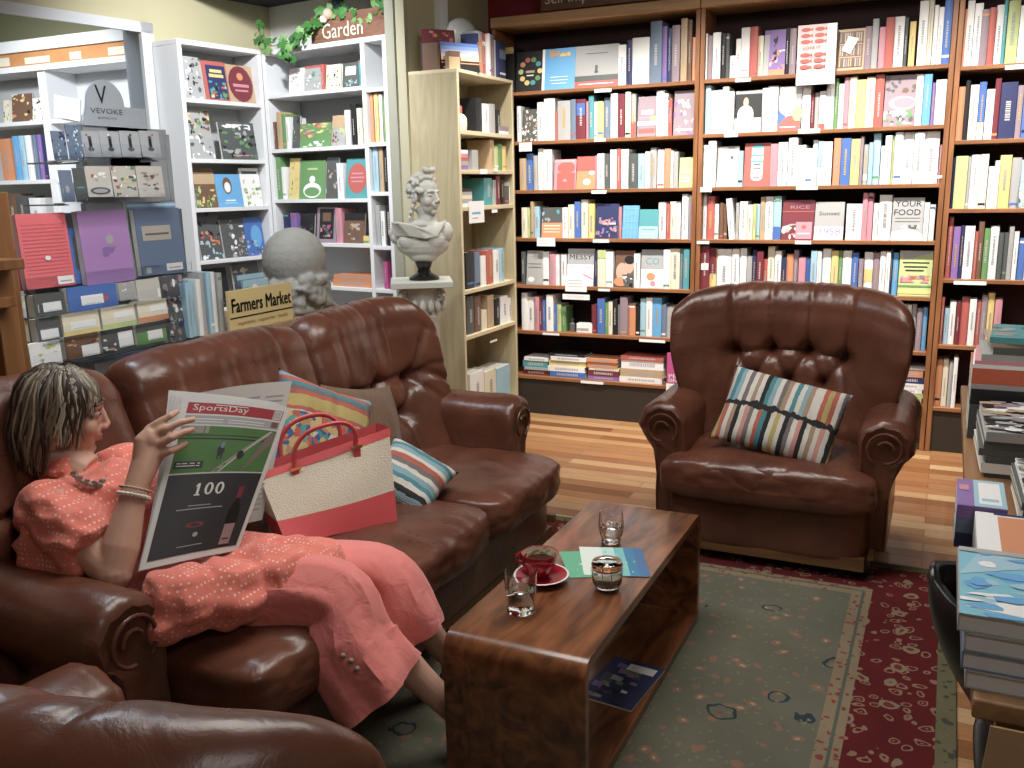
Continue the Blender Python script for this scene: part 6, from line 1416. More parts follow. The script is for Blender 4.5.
# ------------------------------------------------------------------ cushions
def pillow(name, c, nrm, rot, w_, h_, t_, m_, label, cat='cushion', group=None, pinch=.10, seed=0, n=40):
    mb = MB()
    def fn(s):
        def f(a, b):
            u, v = a*2-1, b*2-1
            e = (1-abs(u)**3.2)*(1-abs(v)**3.2); x = u*w_/2*(1-pinch*(1-v*v)*abs(u)**2*1.0+0); z = v*h_/2*(1-pinch*(1-u*u)*abs(v)**2)
            d = s*(t_/2*max(0, e)**.55)*(1+.0)+.005*noise.noise(Vector((x*14+seed, z*14, s*2)))*min(1, e*3)+(.006*noise.noise(Vector((x*35, z*9, s+seed)))*min(1, e*4))
            return (x, d, z)
        return f
    mb.grid(fn(-1), n, n, m_); mb.grid(fn(1), n, n, m_, flip=True)
    per = [fn(1)(a/20, 0) for a in range(20)]+[fn(1)(1, a/20) for a in range(20)]+[fn(1)(1-a/20, 1) for a in range(20)]+[fn(1)(0, 1-a/20) for a in range(20)]
    o = mb.build(name, None, org=(0, 0, 0)); weld(o, .0004)
    y = -Vector(nrm).normalized(); z = Vector((0, 0, 1)); z = (z-y*z.dot(y)).normalized(); x = y.cross(z)
    R = Matrix(((x.x, y.x, z.x), (x.y, y.y, z.y), (x.z, y.z, z.z))) @ Matrix.Rotation(rot, 3, 'Y')
    o.matrix_world = Matrix.Translation(c) @ R.to_4x4(); return tag(o, label, cat, group)
def stripes(name, cols, axis=0, width=.4, rows=None, noise_=.004, bold=True, rough=.9, scale=1.0, bumpy=1):
    m, n, b = nt(name); L = n.links.new; tc = n.nodes.new('ShaderNodeTexCoord')
    no = n.nodes.new('ShaderNodeTexNoise'); no.inputs['Scale'].default_value = 30; L(tc.outputs['Object'], no.inputs['Vector'])
    sp = n.nodes.new('ShaderNodeSeparateXYZ'); L(tc.outputs['Object'], sp.inputs[0])
    def Mm(op, a, b_=0, c_=0):
        q = n.nodes.new('ShaderNodeMath'); q.operation = op
        for i, v in enumerate((a, b_, c_)):
            if isinstance(v, (int, float)): q.inputs[i].default_value = v
            else: L(v, q.inputs[i])
        return q.outputs[0]
    def rampc(cl, off=0.0):
        x = Mm('MULTIPLY_ADD', sp.outputs[axis], 1/width, .5+off); x = Mm('ADD', x, Mm('MULTIPLY_ADD', no.outputs[0], noise_/width*2, -noise_/width)); x = Mm('FRACT', x)
        N = len(cl); outs = None
        # several ramps of at most 30 stops
        r = ramp_nodes(n, [(i/N, c_) for i, c_ in enumerate(cl[:31])]); L(x, r.inputs[0]); return r.outputs[0]
    out = rampc(cols)
    if rows:
        out2 = rampc(rows, .13); z = sp.outputs[2]
        zj = Mm('ADD', z, Mm('MULTIPLY_ADD', no.outputs[0], .05, -.025))
        f = Mm('GREATER_THAN', zj, -.005); mx = n.nodes.new('ShaderNodeMix'); mx.data_type = 'RGBA'; L(f, mx.inputs[0]); L(out2, mx.inputs[6]); L(out, mx.inputs[7]); out = mx.outputs[2]
        g = Mm('MULTIPLY', Mm('GREATER_THAN', zj, -.016), Mm('LESS_THAN', zj, .006)); mx = n.nodes.new('ShaderNodeMix'); mx.data_type = 'RGBA'; L(g, mx.inputs[0]); L(out, mx.inputs[6]); mx.inputs[7].default_value = (.02, .02, .02, 1); out = mx.outputs[2]
    L(out, b.inputs['Base Color']); b.inputs['Roughness'].default_value = rough
    wv = n.nodes.new('ShaderNodeTexWave'); wv.inputs['Scale'].default_value = 70; wv.inputs['Distortion'].default_value = 2; wv.bands_direction = 'X' if axis == 0 else 'Z'; L(tc.outputs['Object'], wv.inputs['Vector'])
    bp = n.nodes.new('ShaderNodeBump'); bp.inputs['Strength'].default_value = .4*bumpy; bp.inputs['Distance'].default_value = .005; L(wv.outputs[0], bp.inputs['Height']); L(bp.outputs[0], b.inputs['Normal'])
    return m
W_, K_, T_, R2_, TN, PK, YL, GY, LB = (.6, .57, .52), (.02, .02, .022), (.07, .22, .26), (.42, .12, .09), (.34, .24, .17), (.52, .26, .23), (.45, .36, .14), (.16, .14, .14), (.24, .36, .4)
rag = stripes('rag_stripes', [W_, T_, LB, W_, GY, W_, TN, W_, K_, T_, LB, W_, GY, TN, W_, T_, W_, LB, TN, W_, W_, R2_, YL, R2_, W_, GY], 0, .46,
    [PK, W_, K_, YL, R2_, W_, TN, K_, W_, PK, GY, W_, R2_, T_, K_, W_, YL, W_, K_, GY, W_, PK, K_, W_, TN, W_])
pc = at_y(780, 419, 3.70)
pillow('cushion', pc+Vector((0, .0, .01)), (.05, -.80, .58), .22, .48, .34, .13, rag, 'multicoloured striped rag-weave cushion on the far armchair', group=None, pinch=.05)
kil = stripes('kilim_bands', [T_, R2_, LB, GY, R2_, YL, T_, R2_, W_, K_, W_, R2_, YL, LB, R2_, K_, W_, R2_, YL, YL, YL, R2_, GY, T_, R2_, LB, GY, T_], 2, .44, None, .007)
n_ = kil.node_tree; b = n_.nodes['Principled BSDF']; prev = b.inputs['Base Color'].links[0].from_socket
tc = n_.nodes.new('ShaderNodeTexCoord'); v = n_.nodes.new('ShaderNodeTexVoronoi'); v.inputs['Scale'].default_value = 48; n_.links.new(tc.outputs['Object'], v.inputs['Vector'])
sp = n_.nodes.new('ShaderNodeSeparateColor'); n_.links.new(v.outputs['Color'], sp.inputs[0]); rp = ramp_nodes(n_, [(0, (.45, .12, .08)), (.2, (.55, .42, .2)), (.4, (.05, .12, .3)), (.6, (.5, .25, .1)), (.75, (.1, .3, .3)), (.9, (.6, .55, .45))]); n_.links.new(sp.outputs[0], rp.inputs[0])
s2 = n_.nodes.new('ShaderNodeSeparateXYZ'); n_.links.new(tc.outputs['Object'], s2.inputs[0]); ls = n_.nodes.new('ShaderNodeMath'); ls.operation = 'LESS_THAN'; ls.inputs[1].default_value = .045; n_.links.new(s2.outputs[2], ls.inputs[0])
mx = n_.nodes.new('ShaderNodeMix'); mx.data_type = 'RGBA'; n_.links.new(ls.outputs[0], mx.inputs[0]); n_.links.new(prev, mx.inputs[6]); n_.links.new(rp.outputs[0], mx.inputs[7]); n_.links.new(mx.outputs[2], b.inputs['Base Color'])
pillow('cushion', at_x(322, 437, -1.93), (.86, -.22, .40), .50, .40, .40, .13, kil, 'colourful kilim cushion with embroidered bands behind the tote bag', 'cushion', None)
pillow('cushion', at_x(366, 432, -1.975), (.9, -.05, .36), .22, .40, .38, .13, cloth('brown_cotton', (.15, .085, .05)), 'plain brown cushion against the sofa back, behind the kilim cushion', 'cushion', None)
blu = stripes('blue_white_stripes', [W_, T_, W_, W_, LB, K_, W_, T_, LB, W_, GY, R2_, W_, LB, T_, W_, K_, W_, LB, W_], 0, .4, None, .007)
pillow('cushion', at_z(409, 478, .53), (.5, -.35, .8), -.7, .27, .27, .11, blu, 'blue, teal and white striped cushion low beside the tote bag', 'cushion', None)
# ------------------------------------------------------------------ display table behind the sofa, with its things
LWD = wood('display_table_wood', (.28, .17, .09), (.4, .26, .14), .5, 4, 1)
DT = .93
dt = empty('display_table', (-3.05, 3.4, 0), 'low wooden display table behind the sofa carrying magazines and the grey stone head', 'table')
bevel(part(MB().bb((-3.35, 2.93, DT-.03), (-2.78, 3.98, DT), LWD), 'table_top', dt), .003)
for x in (-3.31, -2.83):
    for y in (2.97, 3.93): part(MB().bb((x-.025, y-.025, 0), (x+.025, y+.025, DT-.03), LWD), 'leg', dt)
# upright pale magazines
rr = random.Random(2)
for i in range(7):
    a = at_x(189+i*5.4, 330, -2.86).y; b = at_x(189+i*5.4+4.6, 330, -2.86).y; h = at_x(190+i*5, (283, 280, 279, 273, 272, 272, 273)[i], -2.86).z-DT
    side_book(a, b, DT+.0005, h, 'sswgswg'[i], '%s upright magazine, %s from the left in the row behind the sofa' % (PAL['sswgswg'[i]][0], ORD[i]), X=-2.86-.01*(i % 2), depth=.2, seed=700+i, group='upright magazines behind the sofa')
# sign and flat magazines
a = at_x(228, 292, -2.8); b = at_x(291, 286, -2.8); wd = b.y-a.y; hs = a.z-DT-.0
mb = MB(); M = Matrix.Translation((-2.8, (a.y+b.y)/2, DT+.001)) @ Matrix.Rotation(pi/2, 4, 'Z'); YLW = mat('sign_cream_yellow', (.62, .5, .24), .6)
mb.bb((-wd/2, 0, 0), (wd/2, .015, hs), YLW, M); [put_text(mb, 'Farmers Market', M, dx_, hs*.62+dz_, wd*.94, hs*.34, pm('k'), -.002) for dx_, dz_ in ((0, 0), (.004, 0), (.002, .003))]
mb.bb((-wd/2, -.001, hs*.3), (wd/2, 0, hs*.34), pm('k'), M); put_text(mb, 'vegetables . vegetarian . health', M, 0, hs*.16, wd*.8, hs*.12, pm('B'), -.002)
tag(mb.build('market_sign'), 'cream sign reading Farmers Market leaning behind the sofa', 'sign')
for i, (px0, px1, py, c_, t_) in enumerate(((228, 254, 281, 's', .035), (229, 256, 276, 'd', .03), (256, 284, 288, 'g', .06))):
    y0, y1 = at_x(px0, py, -2.95).y, at_x(px1, py, -2.95).y; zt = at_x(px0, py, -2.95).z
    side_cover(y0, y1, DT+.001, zt-DT, c_, [('n', 0, .5, 1, 1, 'wgsd', 14, i), ('r', .05, .7, .3, .8, 'r')] if i != 1 else [('r', 0, .9, 1, 1, 's')], ['light blue magazine with a small red mark standing behind the market sign', 'blue-grey magazine behind the light blue one at the market sign', 'grey patterned magazine behind the right half of the market sign'][i], X=(-2.86, -2.9, -2.86)[i], tilt=.03, th=.012, group=None, name='magazine', cat='magazine')
# grey stone head with beard curls, on the display table
STN = mat('grey_stone', (.33, .33, .31), .75, var=.2, vscale=14, bump=.35, bscale=60)
hc = at_x(292, 262, -2.95); sh = MB()
sh.ball(hc+Vector((0, .02, .0)), (.155, .165, .165), STN, 26); sh.ball((hc.x, hc.y+.01, 1.05), (.14, .15, .12), STN, 20); sh.ball((hc.x, hc.y+.02, 1.0), (.13, .15, .075), STN, 20)
rr = random.Random(8)
for i in range(110):
    a = rr.uniform(0, 2*pi); z = rr.uniform(.965, 1.10)
    sh.ball((hc.x+.15*cos(a), hc.y+.015+.15*sin(a), z), (rr.uniform(.018, .034),)*3, STN, 8)
for i in range(26):
    t = i/25; q = hc-CR*(.13+.02*sin(i*1.9))*(1-.3*t)+Vector((.09, -.07, 0))*(.4+.2*sin(i*2.7)); sh.ball((q.x, q.y, 1.05+.19*t), (.026, .026, .026), STN, 8)
for i in range(7): sh.tube([(hc.x+.13, hc.y-.13+.03*i, 1.06-.012*i), (hc.x+.15, hc.y-.04+.03*i, 1.03-.014*i), (hc.x+.12, hc.y+.1+.01*i, 1.05-.018*i)], .012, STN, 7)
sh.ball((hc.x, hc.y+.01, .945), (.13, .14, .02), STN, 20, n=5)
o = organic(sh, 'stone_head', .007, 3, None, STN, None, (hc.x, hc.y, DT))
mz_ = min(v.co.z for v in o.data.vertices); o.location.z += -mz_+.0005; tag(o, 'weathered grey stone head with smooth crown and curly beard, seen over the sofa back', 'sculpture')

# ------------------------------------------------------------------ white bust on a pedestal
PLA = mat('plaster', (.56, .56, .52), .55, bump=.1, bscale=40)
pdx, pdy = -2.655, 4.43; PT = 1.03; PRZ = radians(32)
ped = empty('pedestal', (pdx, pdy, 0), 'white capital pedestal carrying the white bust, behind the sofa', 'pedestal')
MP = Matrix.Translation((pdx, pdy, 0)) @ Matrix.Rotation(PRZ, 4, 'Z')
o = part(MB().box((0, 0, PT-.0175), (.34, .34, .035), PLA, MP), 'top_slab', ped); bevel(o, .004)
mb = MB().lathe([(0, .06), (.12, .06), (.12, .09), (.10, .11), (.09, .13), (.09, .80), (.10, .82), (.10, .84), (.095, .85), (.105, .9), (.125, .97), (.14, .99), (0, .994)], PLA, M=MP, seg=40); part(mb, 'column', ped)
mb = MB()
for k in range(4):
    a = pi/4+k*pi/2; c = Vector((cos(a)*.15, sin(a)*.15, .945)); d = Vector((cos(a), sin(a), 0)); pts = []
    for i in range(20): t = i/19; r_ = .034*(1-t*.75); an = t*3.4*pi; pts.append(c+d*(r_*cos(an)-.01)+Vector((0, 0, r_*sin(an))))
    mb.tube(pts, [.013*(1-.5*i/19) for i in range(20)], PLA, 7, M=MP)
for k in range(16):
    a = k*pi/8; c = Vector((cos(a)*.118, sin(a)*.118, .89)); mb.ball(c, (.02, .02, .04), PLA, 8, MP)
part(mb, 'capital', ped, 'leafy scrolled capital'); part(MB().box((0, 0, .03), (.3, .3, .06), PLA, MP), 'base', ped)
bu = empty('bust', (pdx+.0, pdy, PT), 'white classical bust with draped shoulder on a black socle', 'sculpture')
bx, by, bz = pdx+.02, pdy, PT
part(MB().lathe([(0, .0005), (.085, .0005), (.085, .012), (.07, .022), (.04, .04), (.035, .06), (.045, .085), (.05, .1), (0, .1)], mat('black_gloss', (.008, .008, .009), .15), (bx, by, bz), 40), 'socle', bu, 'glossy black socle')
CH = Vector((.42, -.91, 0)).normalized(); BM = frame(Vector((bx, by, bz+.1)), CH)
bs = MB(); Bb = lambda c, r, n=18: bs.ball(c, r, PLA, n, BM)
Bb((0, 0, .035), (.085, .055, .045)); Bb((0, .005, .10), (.15, .07, .085)); Bb((0, .0, .165), (.155, .068, .055)); Bb((-.01, .01, .205), (.09, .055, .03)); Bb((-.125, -.0, .16), (.045, .05, .06)); Bb((.12, 0, .165), (.05, .05, .05)); Bb((.155, .0, .135), (.025, .035, .035))
Bb((-.06, .035, .12), (.07, .04, .06)); Bb((.06, .035, .115), (.07, .04, .055))
NKB = BM @ Vector((-.03, 0, .2)); HB = BM @ Vector((-.025, .018, .365)); FDB = Vector((.97, -.2, -.04)); HBM = frame(HB, FDB, (0, 0, 1), .92)
bs.tube([NKB-Vector((0, 0, .03)), NKB+Vector((0, 0, .06)), HBM @ Vector((0, -.03, -.06))], [.062, .05, .05], PLA, 18)
head_prims(bs, HBM, PLA)
rr = random.Random(21)
for i in range(150):
    az = rr.uniform(-pi, pi); el = rr.uniform(-.5, 1.35)
    if abs(az) < 1.0 and el < .8: continue
    p = Vector((sin(az)*cos(el)*.082, -.018+cos(az)*cos(el)*.098, .03+sin(el)*.09)); bs.ball(p, (rr.uniform(.011, .018),)*3, PLA, 8, HBM)
for s in (-1, 1):
    bs.ball((s*.026, .03, .142), (.026, .022, .02), PLA, 12, HBM); bs.ball((s*.04, .028, .15), (.014, .014, .013), PLA, 10, HBM)
    for i in range(8): bs.ball((s*(.06+.012*(i % 2)), -.02-.006*i, -.02-.017*i), (.014, .014, .015), PLA, 8, HBM)
for i in range(7): bs.tube([(-.135+.012*i, .04, .225-.004*i), (-.085+.012*i, .07+.004*i, .18-.012*(6-i)*.5), (-.03+.012*i, .088, .135+.011*i), (.06+.01*i, .082, .15+.011*i), (.165, .02, .15+.011*i)], [.006, .008, .0085, .0085, .007], PLA, 8, M=BM)
bs.tube([(.14, .02, .2), (.17, .01, .16), (.165, .01, .12)], [.018, .02, .012], PLA, 10, M=BM)
organic(bs, 'figure', .0038, 2, bu, PLA)

# ------------------------------------------------------------------ greeting card rack at left
ACR = mat('acrylic', (.93, .95, .97), .02, trans=1, ior=1.15); GRM = mat('rack_grey', (.3, .32, .34), .5)
rk = empty('card_rack', (-3.05, 2.55, 0), 'clear tiered card rack with a grey arched header behind the sofa at left', 'rack')
def RKX(y): return -3.02+.0016*(y-130) if y > 130 else -3.02
mb = MB()
RA, RB, RC = at_x(22, 200, -3.12).y, at_x(84, 150, -3.12).y, at_x(170, 150, -3.12).y
for yy in (RA, RB, RC): mb.bb((-3.16, yy-.012, 0), (-3.13, yy+.012, 1.46 if yy == RA else 1.78), GRM)
mb.bb((-3.15, RB, 1.46), (-3.135, RC, 1.8), GRM).bb((-3.15, RA, .5), (-3.135, RC+.05, 1.46), mat('rack_dark', (.1, .11, .12), .6)).bb((-3.35, 2.1, 0), (-2.9, RC, .03), GRM).bb((-3.13, RA+.05, .0301), (-2.9, RC, .9), GRM)
part(mb, 'rack_frame', rk)
hx = -3.06; a = at_x(83, 117, hx); b = at_x(130, 117, hx); tp = at_x(104, 80, hx)
W2 = b.y-a.y; H2 = tp.z-a.z; M = Matrix.Translation((hx, (a.y+b.y)/2, a.z-.03)) @ Matrix.Rotation(pi/2, 4, 'Z')
HDM = mat('header_grey', (.36, .4, .44), .5); arc = [(-W2/2, 0), (W2/2, 0)]+[(W2/2*.8*cos(t*pi/14), (H2+.03-W2*.4)+W2*.4*sin(t*pi/14)) for t in range(15)]
mb = MB(); mb.prism(arc, .008, HDM, M, .008); put_text(mb, 'V', M, -.02, (H2+.03)*.68, .055, .07, pm('k'), -.002); put_text(mb, 'VEVOKE', M, 0, (H2+.03)*.33, W2*.68, .02, pm('G'), -.002); put_text(mb, 'greeting cards', M, 0, (H2+.03)*.18, W2*.4, .012, pm('G'), -.002)
mb.bb((.0, .0081, -.2), (W2*.9, .016, H2*.55), HDM, M); mb.bb((-W2*.5, .0081, -.25), (W2*.9, .012, -.0), GRM, M)
part(mb, 'header', rk, 'arched blue-grey header with a dark V emblem')
def rcard(x0, x1, y0, y1, code, shapes, lab, X=None, th=.004, name='greeting_card', cat='card', grp='cards in the rack', tilt=.06):
    X = RKX(y1) if X is None else X
    p0, p1 = at_x(x0, (y0+y1)/2, X), at_x(x1, (y0+y1)/2, X); zb = at_x((x0+x1)/2, y1, X).z; h = at_x((x0+x1)/2, y0, X).z-zb
    w_ = p1.y-p0.y; M = Matrix.Translation((X, (p0.y+p1.y)/2, zb)) @ Matrix.Rotation(pi/2, 4, 'Z') @ Matrix.Rotation(-tilt, 4, 'X')
    mb = MB(); mb.bb((-w_/2, 0, 0), (w_/2, .0018, h), pm(code) if isinstance(code, str) else code, M)
    if th > .004: mb.bb((-w_/2+.001, .0018, .002), (w_/2-.001, th, h-.002), PAGE, M).bb((-w_/2, th, 0), (w_/2, th+.0015, h), pm(code) if isinstance(code, str) else code, M)
    art(mb, M, w_, h, shapes); tag(mb.build(name), lab, cat, grp); return p0, p1, zb, h, X
GC = mat('card_grey', (.4, .42, .44), .5); GC2 = mat('card_grey_light', (.52, .5, .46), .5)
rows_ = []
def cardrow(specs): rows_.append([rcard(*s_) for s_ in specs])
def figc(i): return [('e', .5, .75, .1, .06, 'G'), ('r', .42, .3, .58, .7, 'k'), ('e', .5, .3, .16, .08, 'G'), ('e', .35+.1*i, .85, .06, .04, 'rwkr'[i])]
cardrow([(81+20*i, 100.4+20*i, 131, 157, GC, figc(i), 'small grey card with a dark figure, %s from the left in the top right row of the rack' % ORD[i]) for i in range(4)])
cardrow([(53, 67, 131, 160, 'd', [('n', 0, 0, 1, 1, 'wsdn', 22, 2)], 'blue and white card at the left end of the top row of the rack'), (68, 83, 125, 160, 'd', [('n', 0, 0, 1, 1, 'wwun', 22, 9)], 'blue card with white loops, beside the grey figure cards')])
cardrow([(87, 112, 166, 197, GC2, [('e', .5, .2, .4, .12, 'G'), ('e', .5, .2, .3, .07, 'g'), ('n', .2, .5, .8, .8, 'rwg', 8, 2)], 'pale grey card with an oval wreath in the second rack row'), (113, 137, 166, 197, GC2, [('n', 0, 0, 1, 1, 'rGewy', 30, 4)], 'card scattered with red and green flowers in the second rack row'), (138, 164, 166, 197, GC2, [('n', .15, .2, .85, .8, 'GgmB', 18, 5)], 'pale card with a dark animal in the second rack row'),
         (61, 74, 170, 202, 'd', [('e', .5, .4, .15, .12, 'g')], 'dark blue-grey card at the left of the second rack row'), (75, 87, 168, 202, 'G', [('r', .2, .4, .8, .45, 't')], 'near-black card left of the wreath card in the second rack row')])
PKN = mat('notebook_pink', (.74, .17, .19), .5); MGN = mat('notebook_magenta', (.4, .06, .14), .5); PUR = mat('notebook_purple', (.38, .22, .48), .5); NVY = mat('notebook_slate', (.12, .17, .27), .45); SLB = mat('notebook_blue', (.16, .25, .38), .4)
lab_ = lambda x0, x1, z0=.05, z1=.16: [('r', x0, z0, x1, z1, 'w'), ('r', x0+.05, z0+.03, x1-.05, z0+.05, 'g')]
nb = [rcard(9, 20, 216, 292, MGN, [], 'magenta notebook behind the pink one at the far left of the rack', -2.96, .02, 'notebook', 'notebook', 'notebooks in the rack'),
 rcard(22, 72, 213, 288, PKN, [('r', .06, .05*i+.2, .94, .05*i+.205, MGN) for i in range(14)]+[('e', .5, .4, .06, .03, 'w')]+lab_(.62, .96, .03, .14), 'coral pink notebook with a white price label at the left of the rack', -2.93, .025, 'notebook', 'notebook', 'notebooks in the rack'),
 rcard(71, 84, 228, 284, 'b', [('r', .35, .25, .85, .85, 'G')], 'narrow blue notebook between the pink and purple ones', -2.96, .02, 'notebook', 'notebook', 'notebooks in the rack'),
 rcard(83, 132, 210, 283, PUR, [('e', .58, .6, .08, .06, 'g'), ('n', .4, .3, .7, .5, 'vm', 6, 3)], 'purple notebook in the middle of the rack', -2.93, .025, 'notebook', 'notebook', 'notebooks in the rack'),
 rcard(133, 181, 201, 276, SLB, [('r', 0, .93, 1, .97, 's')], 'mid-blue notebook behind the slate one in the rack', -2.965, .02, 'notebook', 'notebook', 'notebooks in the rack'),
 rcard(139, 184, 208, 274, NVY, [('r', .12, .52, .75, .74, mat('label_beige', (.4, .38, .32), .6)), ('r', .18, .6, .7, .63, 'G')]+lab_(.55, .92, .04, .15)+[('r', .1, .03, .2, .12, 'g')], 'slate blue notebook with a beige title panel in the rack', -2.93, .025, 'notebook', 'notebook', 'notebooks in the rack')]
for specs in ([(35, 66, 293, 316, 'G', lab_(.25, .85, .2, .6), 'black card box with a white label in the first box row of the rack'), (68, 118, 285, 309, 'b', lab_(.25, .7, .2, .6)+[('e', .75, .4, .06, .12, 'r')], 'royal blue card box in the first box row of the rack'), (119, 136, 282, 300, 'g', [('n', 0, 0, 1, 1, 'gw', 8, 3)], 'grey card box in the first box row of the rack'), (137, 177, 278, 299, GC2, lab_(.5, .95, .1, .5), 'tan card box in the first box row of the rack')],
              [(38, 62, 317, 341, 'G', lab_(.1, .85, .1, .5), 'black card box in the second box row of the rack'), (63, 100, 312, 334, 'c', lab_(.2, .9, .25, .6)+[('r', 0, 0, 1, .2, 'y')], 'yellow-based card box in the second box row of the rack'), (102, 136, 306, 328, 'c', lab_(.35, .95, .4, .75)+[('r', 0, 0, 1, .25, 'l')], 'pale green card box in the second box row of the rack'), (138, 168, 300, 321, 'c', lab_(.4, .95, .4, .75)+[('r', 0, 0, 1, .25, 'o')], 'peach-based card box in the second box row of the rack')],
              [(30, 62, 342, 366, 'w', [('n', .1, .1, .9, .9, 'gl', 10, 2)], 'whitish card box in the lowest visible row of the rack'), (66, 100, 334, 357, 'B', lab_(.45, .98, .0, .5)+[('n', 0, .5, 1, 1, 'RGa', 10, 3)], 'brown card box with a white label in the lowest visible row of the rack'), (102, 135, 328, 350, 'G', lab_(.5, .95, .1, .8)+[('n', 0, 0, .4, 1, 'Baw', 10, 3)], 'dark card box with a white label in the lowest visible row of the rack'), (137, 167, 322, 343, 'e', lab_(.35, .85, .15, .6)+[('r', 0, .6, 1, 1, 'G')], 'dark green card box in the lowest visible row of the rack')]):
    rows_.append([rcard(*s_[:7], X=-2.9+.03*len(rows_)-.03*3, th=.04, name='card_box', cat='card box', grp='card boxes in the rack') for s_ in specs])
for i, (x0, x1, y0, y1) in enumerate(((165, 188, 275, 342),)):
    rcard(x0, x1, y0, y1, 'G', [('n', 0, 0, 1, 1, 'Ggmnw', 60, 4)], 'dark floral card pack at the right end of the rack', -2.88, .03, 'card_pack', 'card')
# clear pocket lips and shelves for each row
for r_ in rows_+[nb]:
    ya = min(q[0].y for q in r_)-.01; yb = max(q[1].y for q in r_)+.01; zb = min(q[2] for q in r_); X = r_[0][4]
    tr = MB(); sp2 = MB()
    tr.bb((X-.03, ya, zb-.006), (X+.03, yb, zb-.002), ACR).bb((X+.028, ya, zb-.002), (X+.031, yb, zb+.05), ACR)
    sp2.bb((-3.135, ya+.02, zb-.012), (X+.0, ya+.04, zb-.0065), GRM); sp3 = MB().bb((-3.135, yb-.04, zb-.012), (X+.0, yb-.02, zb-.0065), GRM)
    pk_ = part(tr, 'clear_pocket', rk, 'clear acrylic pocket'); part(sp2, 'bracket', rk); part(sp3, 'bracket', rk)
# wooden stand at the left edge
WST = wood('stand_wood', (.17, .07, .025), (.28, .13, .05), .45, 4, 2)
ws = empty('wooden_stand', (-2.72, 1.75, 0), 'brown wooden stand at the left edge of the picture, behind the sofa', 'stand')
a = at_x(4, 190, -2.66); b = at_x(27, 300, -2.66)
o = part(MB().bb((-2.80, 1.35, 0), (-2.76, at_x(9, 200, -2.76).y, at_x(4, 192, -2.78).z), WST).bb((-2.76, b.y-.09, 0), (-2.68, b.y-.02, at_x(16, 262, -2.68).z), WST), 'side_panel', ws); bevel(o, .004)
mb = MB()
for py, dx in ((262, .05), (300, .02)):
    z = at_x(6, py, -2.66).z; mb.bb((-2.80, 1.35, z-.022), (-2.66+dx, at_x(14 if dx > .03 else 12, py, -2.66).y, z+.01), WST)
o = part(mb, 'ledge', ws); bevel(o, .003)

# ------------------------------------------------------------------ table with stacked books at the right
TBT = .72; rt = empty('display_table', (.65, 2.8, 0), 'wooden table at the right edge loaded with stacked books', 'table')
TBW = wood('right_table_wood', (.22, .11, .05), (.34, .19, .09), .5, 4, 1)
bevel(part(MB().bb((.09, 1.5, TBT-.035), (1.2, 4.0, TBT), TBW), 'table_top', rt), .004)
part(MB().bb((.14, 1.56, TBT-.13), (1.15, 3.94, TBT-.035), TBW), 'apron', rt)
for x in (.13, 1.1):
    for y in (1.55, 3.9): part(MB().bb((x, y, 0), (x+.05, y+.05, TBT-.035), TBW), 'leg', rt)
RWD = wood('leg_redwood', (.09, .02, .01), (.18, .05, .02), .4, 5, 2)
def flatb(x0, y0, w_, d_, z, t, code, label, group, shapes=None, rz=0, spine='x', pages=PAGE, cat='book', name='book'):
    """book lying flat, front left corner near x0,y0; pages visible towards -Y"""
    M = Matrix.Translation((x0, y0, z)) @ Matrix.Rotation(rz, 4, 'Z'); cm = pm(code) if isinstance(code, str) else code; mb = MB(); c = .0022
    mb.bb((0, 0, 0), (w_, d_, c), cm, M).bb((0, 0, t-c), (w_, d_, t), cm, M)
    if spine == 'x': mb.bb((-.002, 0, 0), (.001, d_, t), cm, M)
    else: mb.bb((0, -.002, 0), (w_, .001, t), cm, M)
    mb.bb((.001, .003, c), (w_-.004, d_-.004, t-c), pages, M)
    if shapes:
        MT = M @ Matrix.Translation((w_/2, 0, t)) @ Matrix.Rotation(-pi/2, 4, 'X') @ Matrix.Scale(1, 4)
        tmp = MB(); art(tmp, Matrix.Identity(4), w_, d_, shapes, y=-.0003)
        tmp.v = [M @ Vector((v.x+w_/2, v.z, t-v.y)) for v in tmp.v]; mb.add(tmp.v, [], cm); o_ = len(mb.v)-len(tmp.v)
        for f, mi in zip(tmp.f, tmp.mi): mb.f.append(tuple(o_+k for k in f)); mb.mi.append(mb.m(tmp.mats[mi])); mb.sm.append(False)
    return tag(mb.build(name), label, cat, group)
PGG = mat('grey_pages', (.58, .57, .6), .8)
# near stack: four thick books, page edges towards the viewer
zz = TBT+.0005; x0 = .068; Y0 = 1.53
for i, (t, dx, lab) in enumerate(((.031, .012, 'at the bottom'), (.031, .004, 'second from the bottom'), (.031, .006, 'third from the bottom'), (.031, -.006, 'on top'))):
    top = i == 3
    shp = [('r', 0, 0, 1, 1, mat('cover_aqua', (.22, .5, .62), .35)), ('n', 0, 0, 1, 1, 'suwwu', 60, 3), ('q', ((.02, .1), (.3, .3), (.6, .2), (.9, .35), (1, .3), (1, .1), (.5, .02)), 'w'), ('q', ((0, .55), (.3, .75), (.7, .6), (.5, .9), (.1, .95)), 's'), ('e', .62, .6, .2, .14, 'y'), ('r', .5, .6, .74, .62, 'l'), ('r', .5, .55, .72, .57, 'l'), ('r', 0, .93, 1, 1, 'g')] if top else None
    flatb(x0+dx, Y0+.003*i, .34, .30, zz, t-.0005, ('g', 'd', 'g', 'g')[i], 'thick book with grey page edges lying %s of the near right stack' % lab, 'thick books in the near right stack', shp, pages=PGG); zz += t
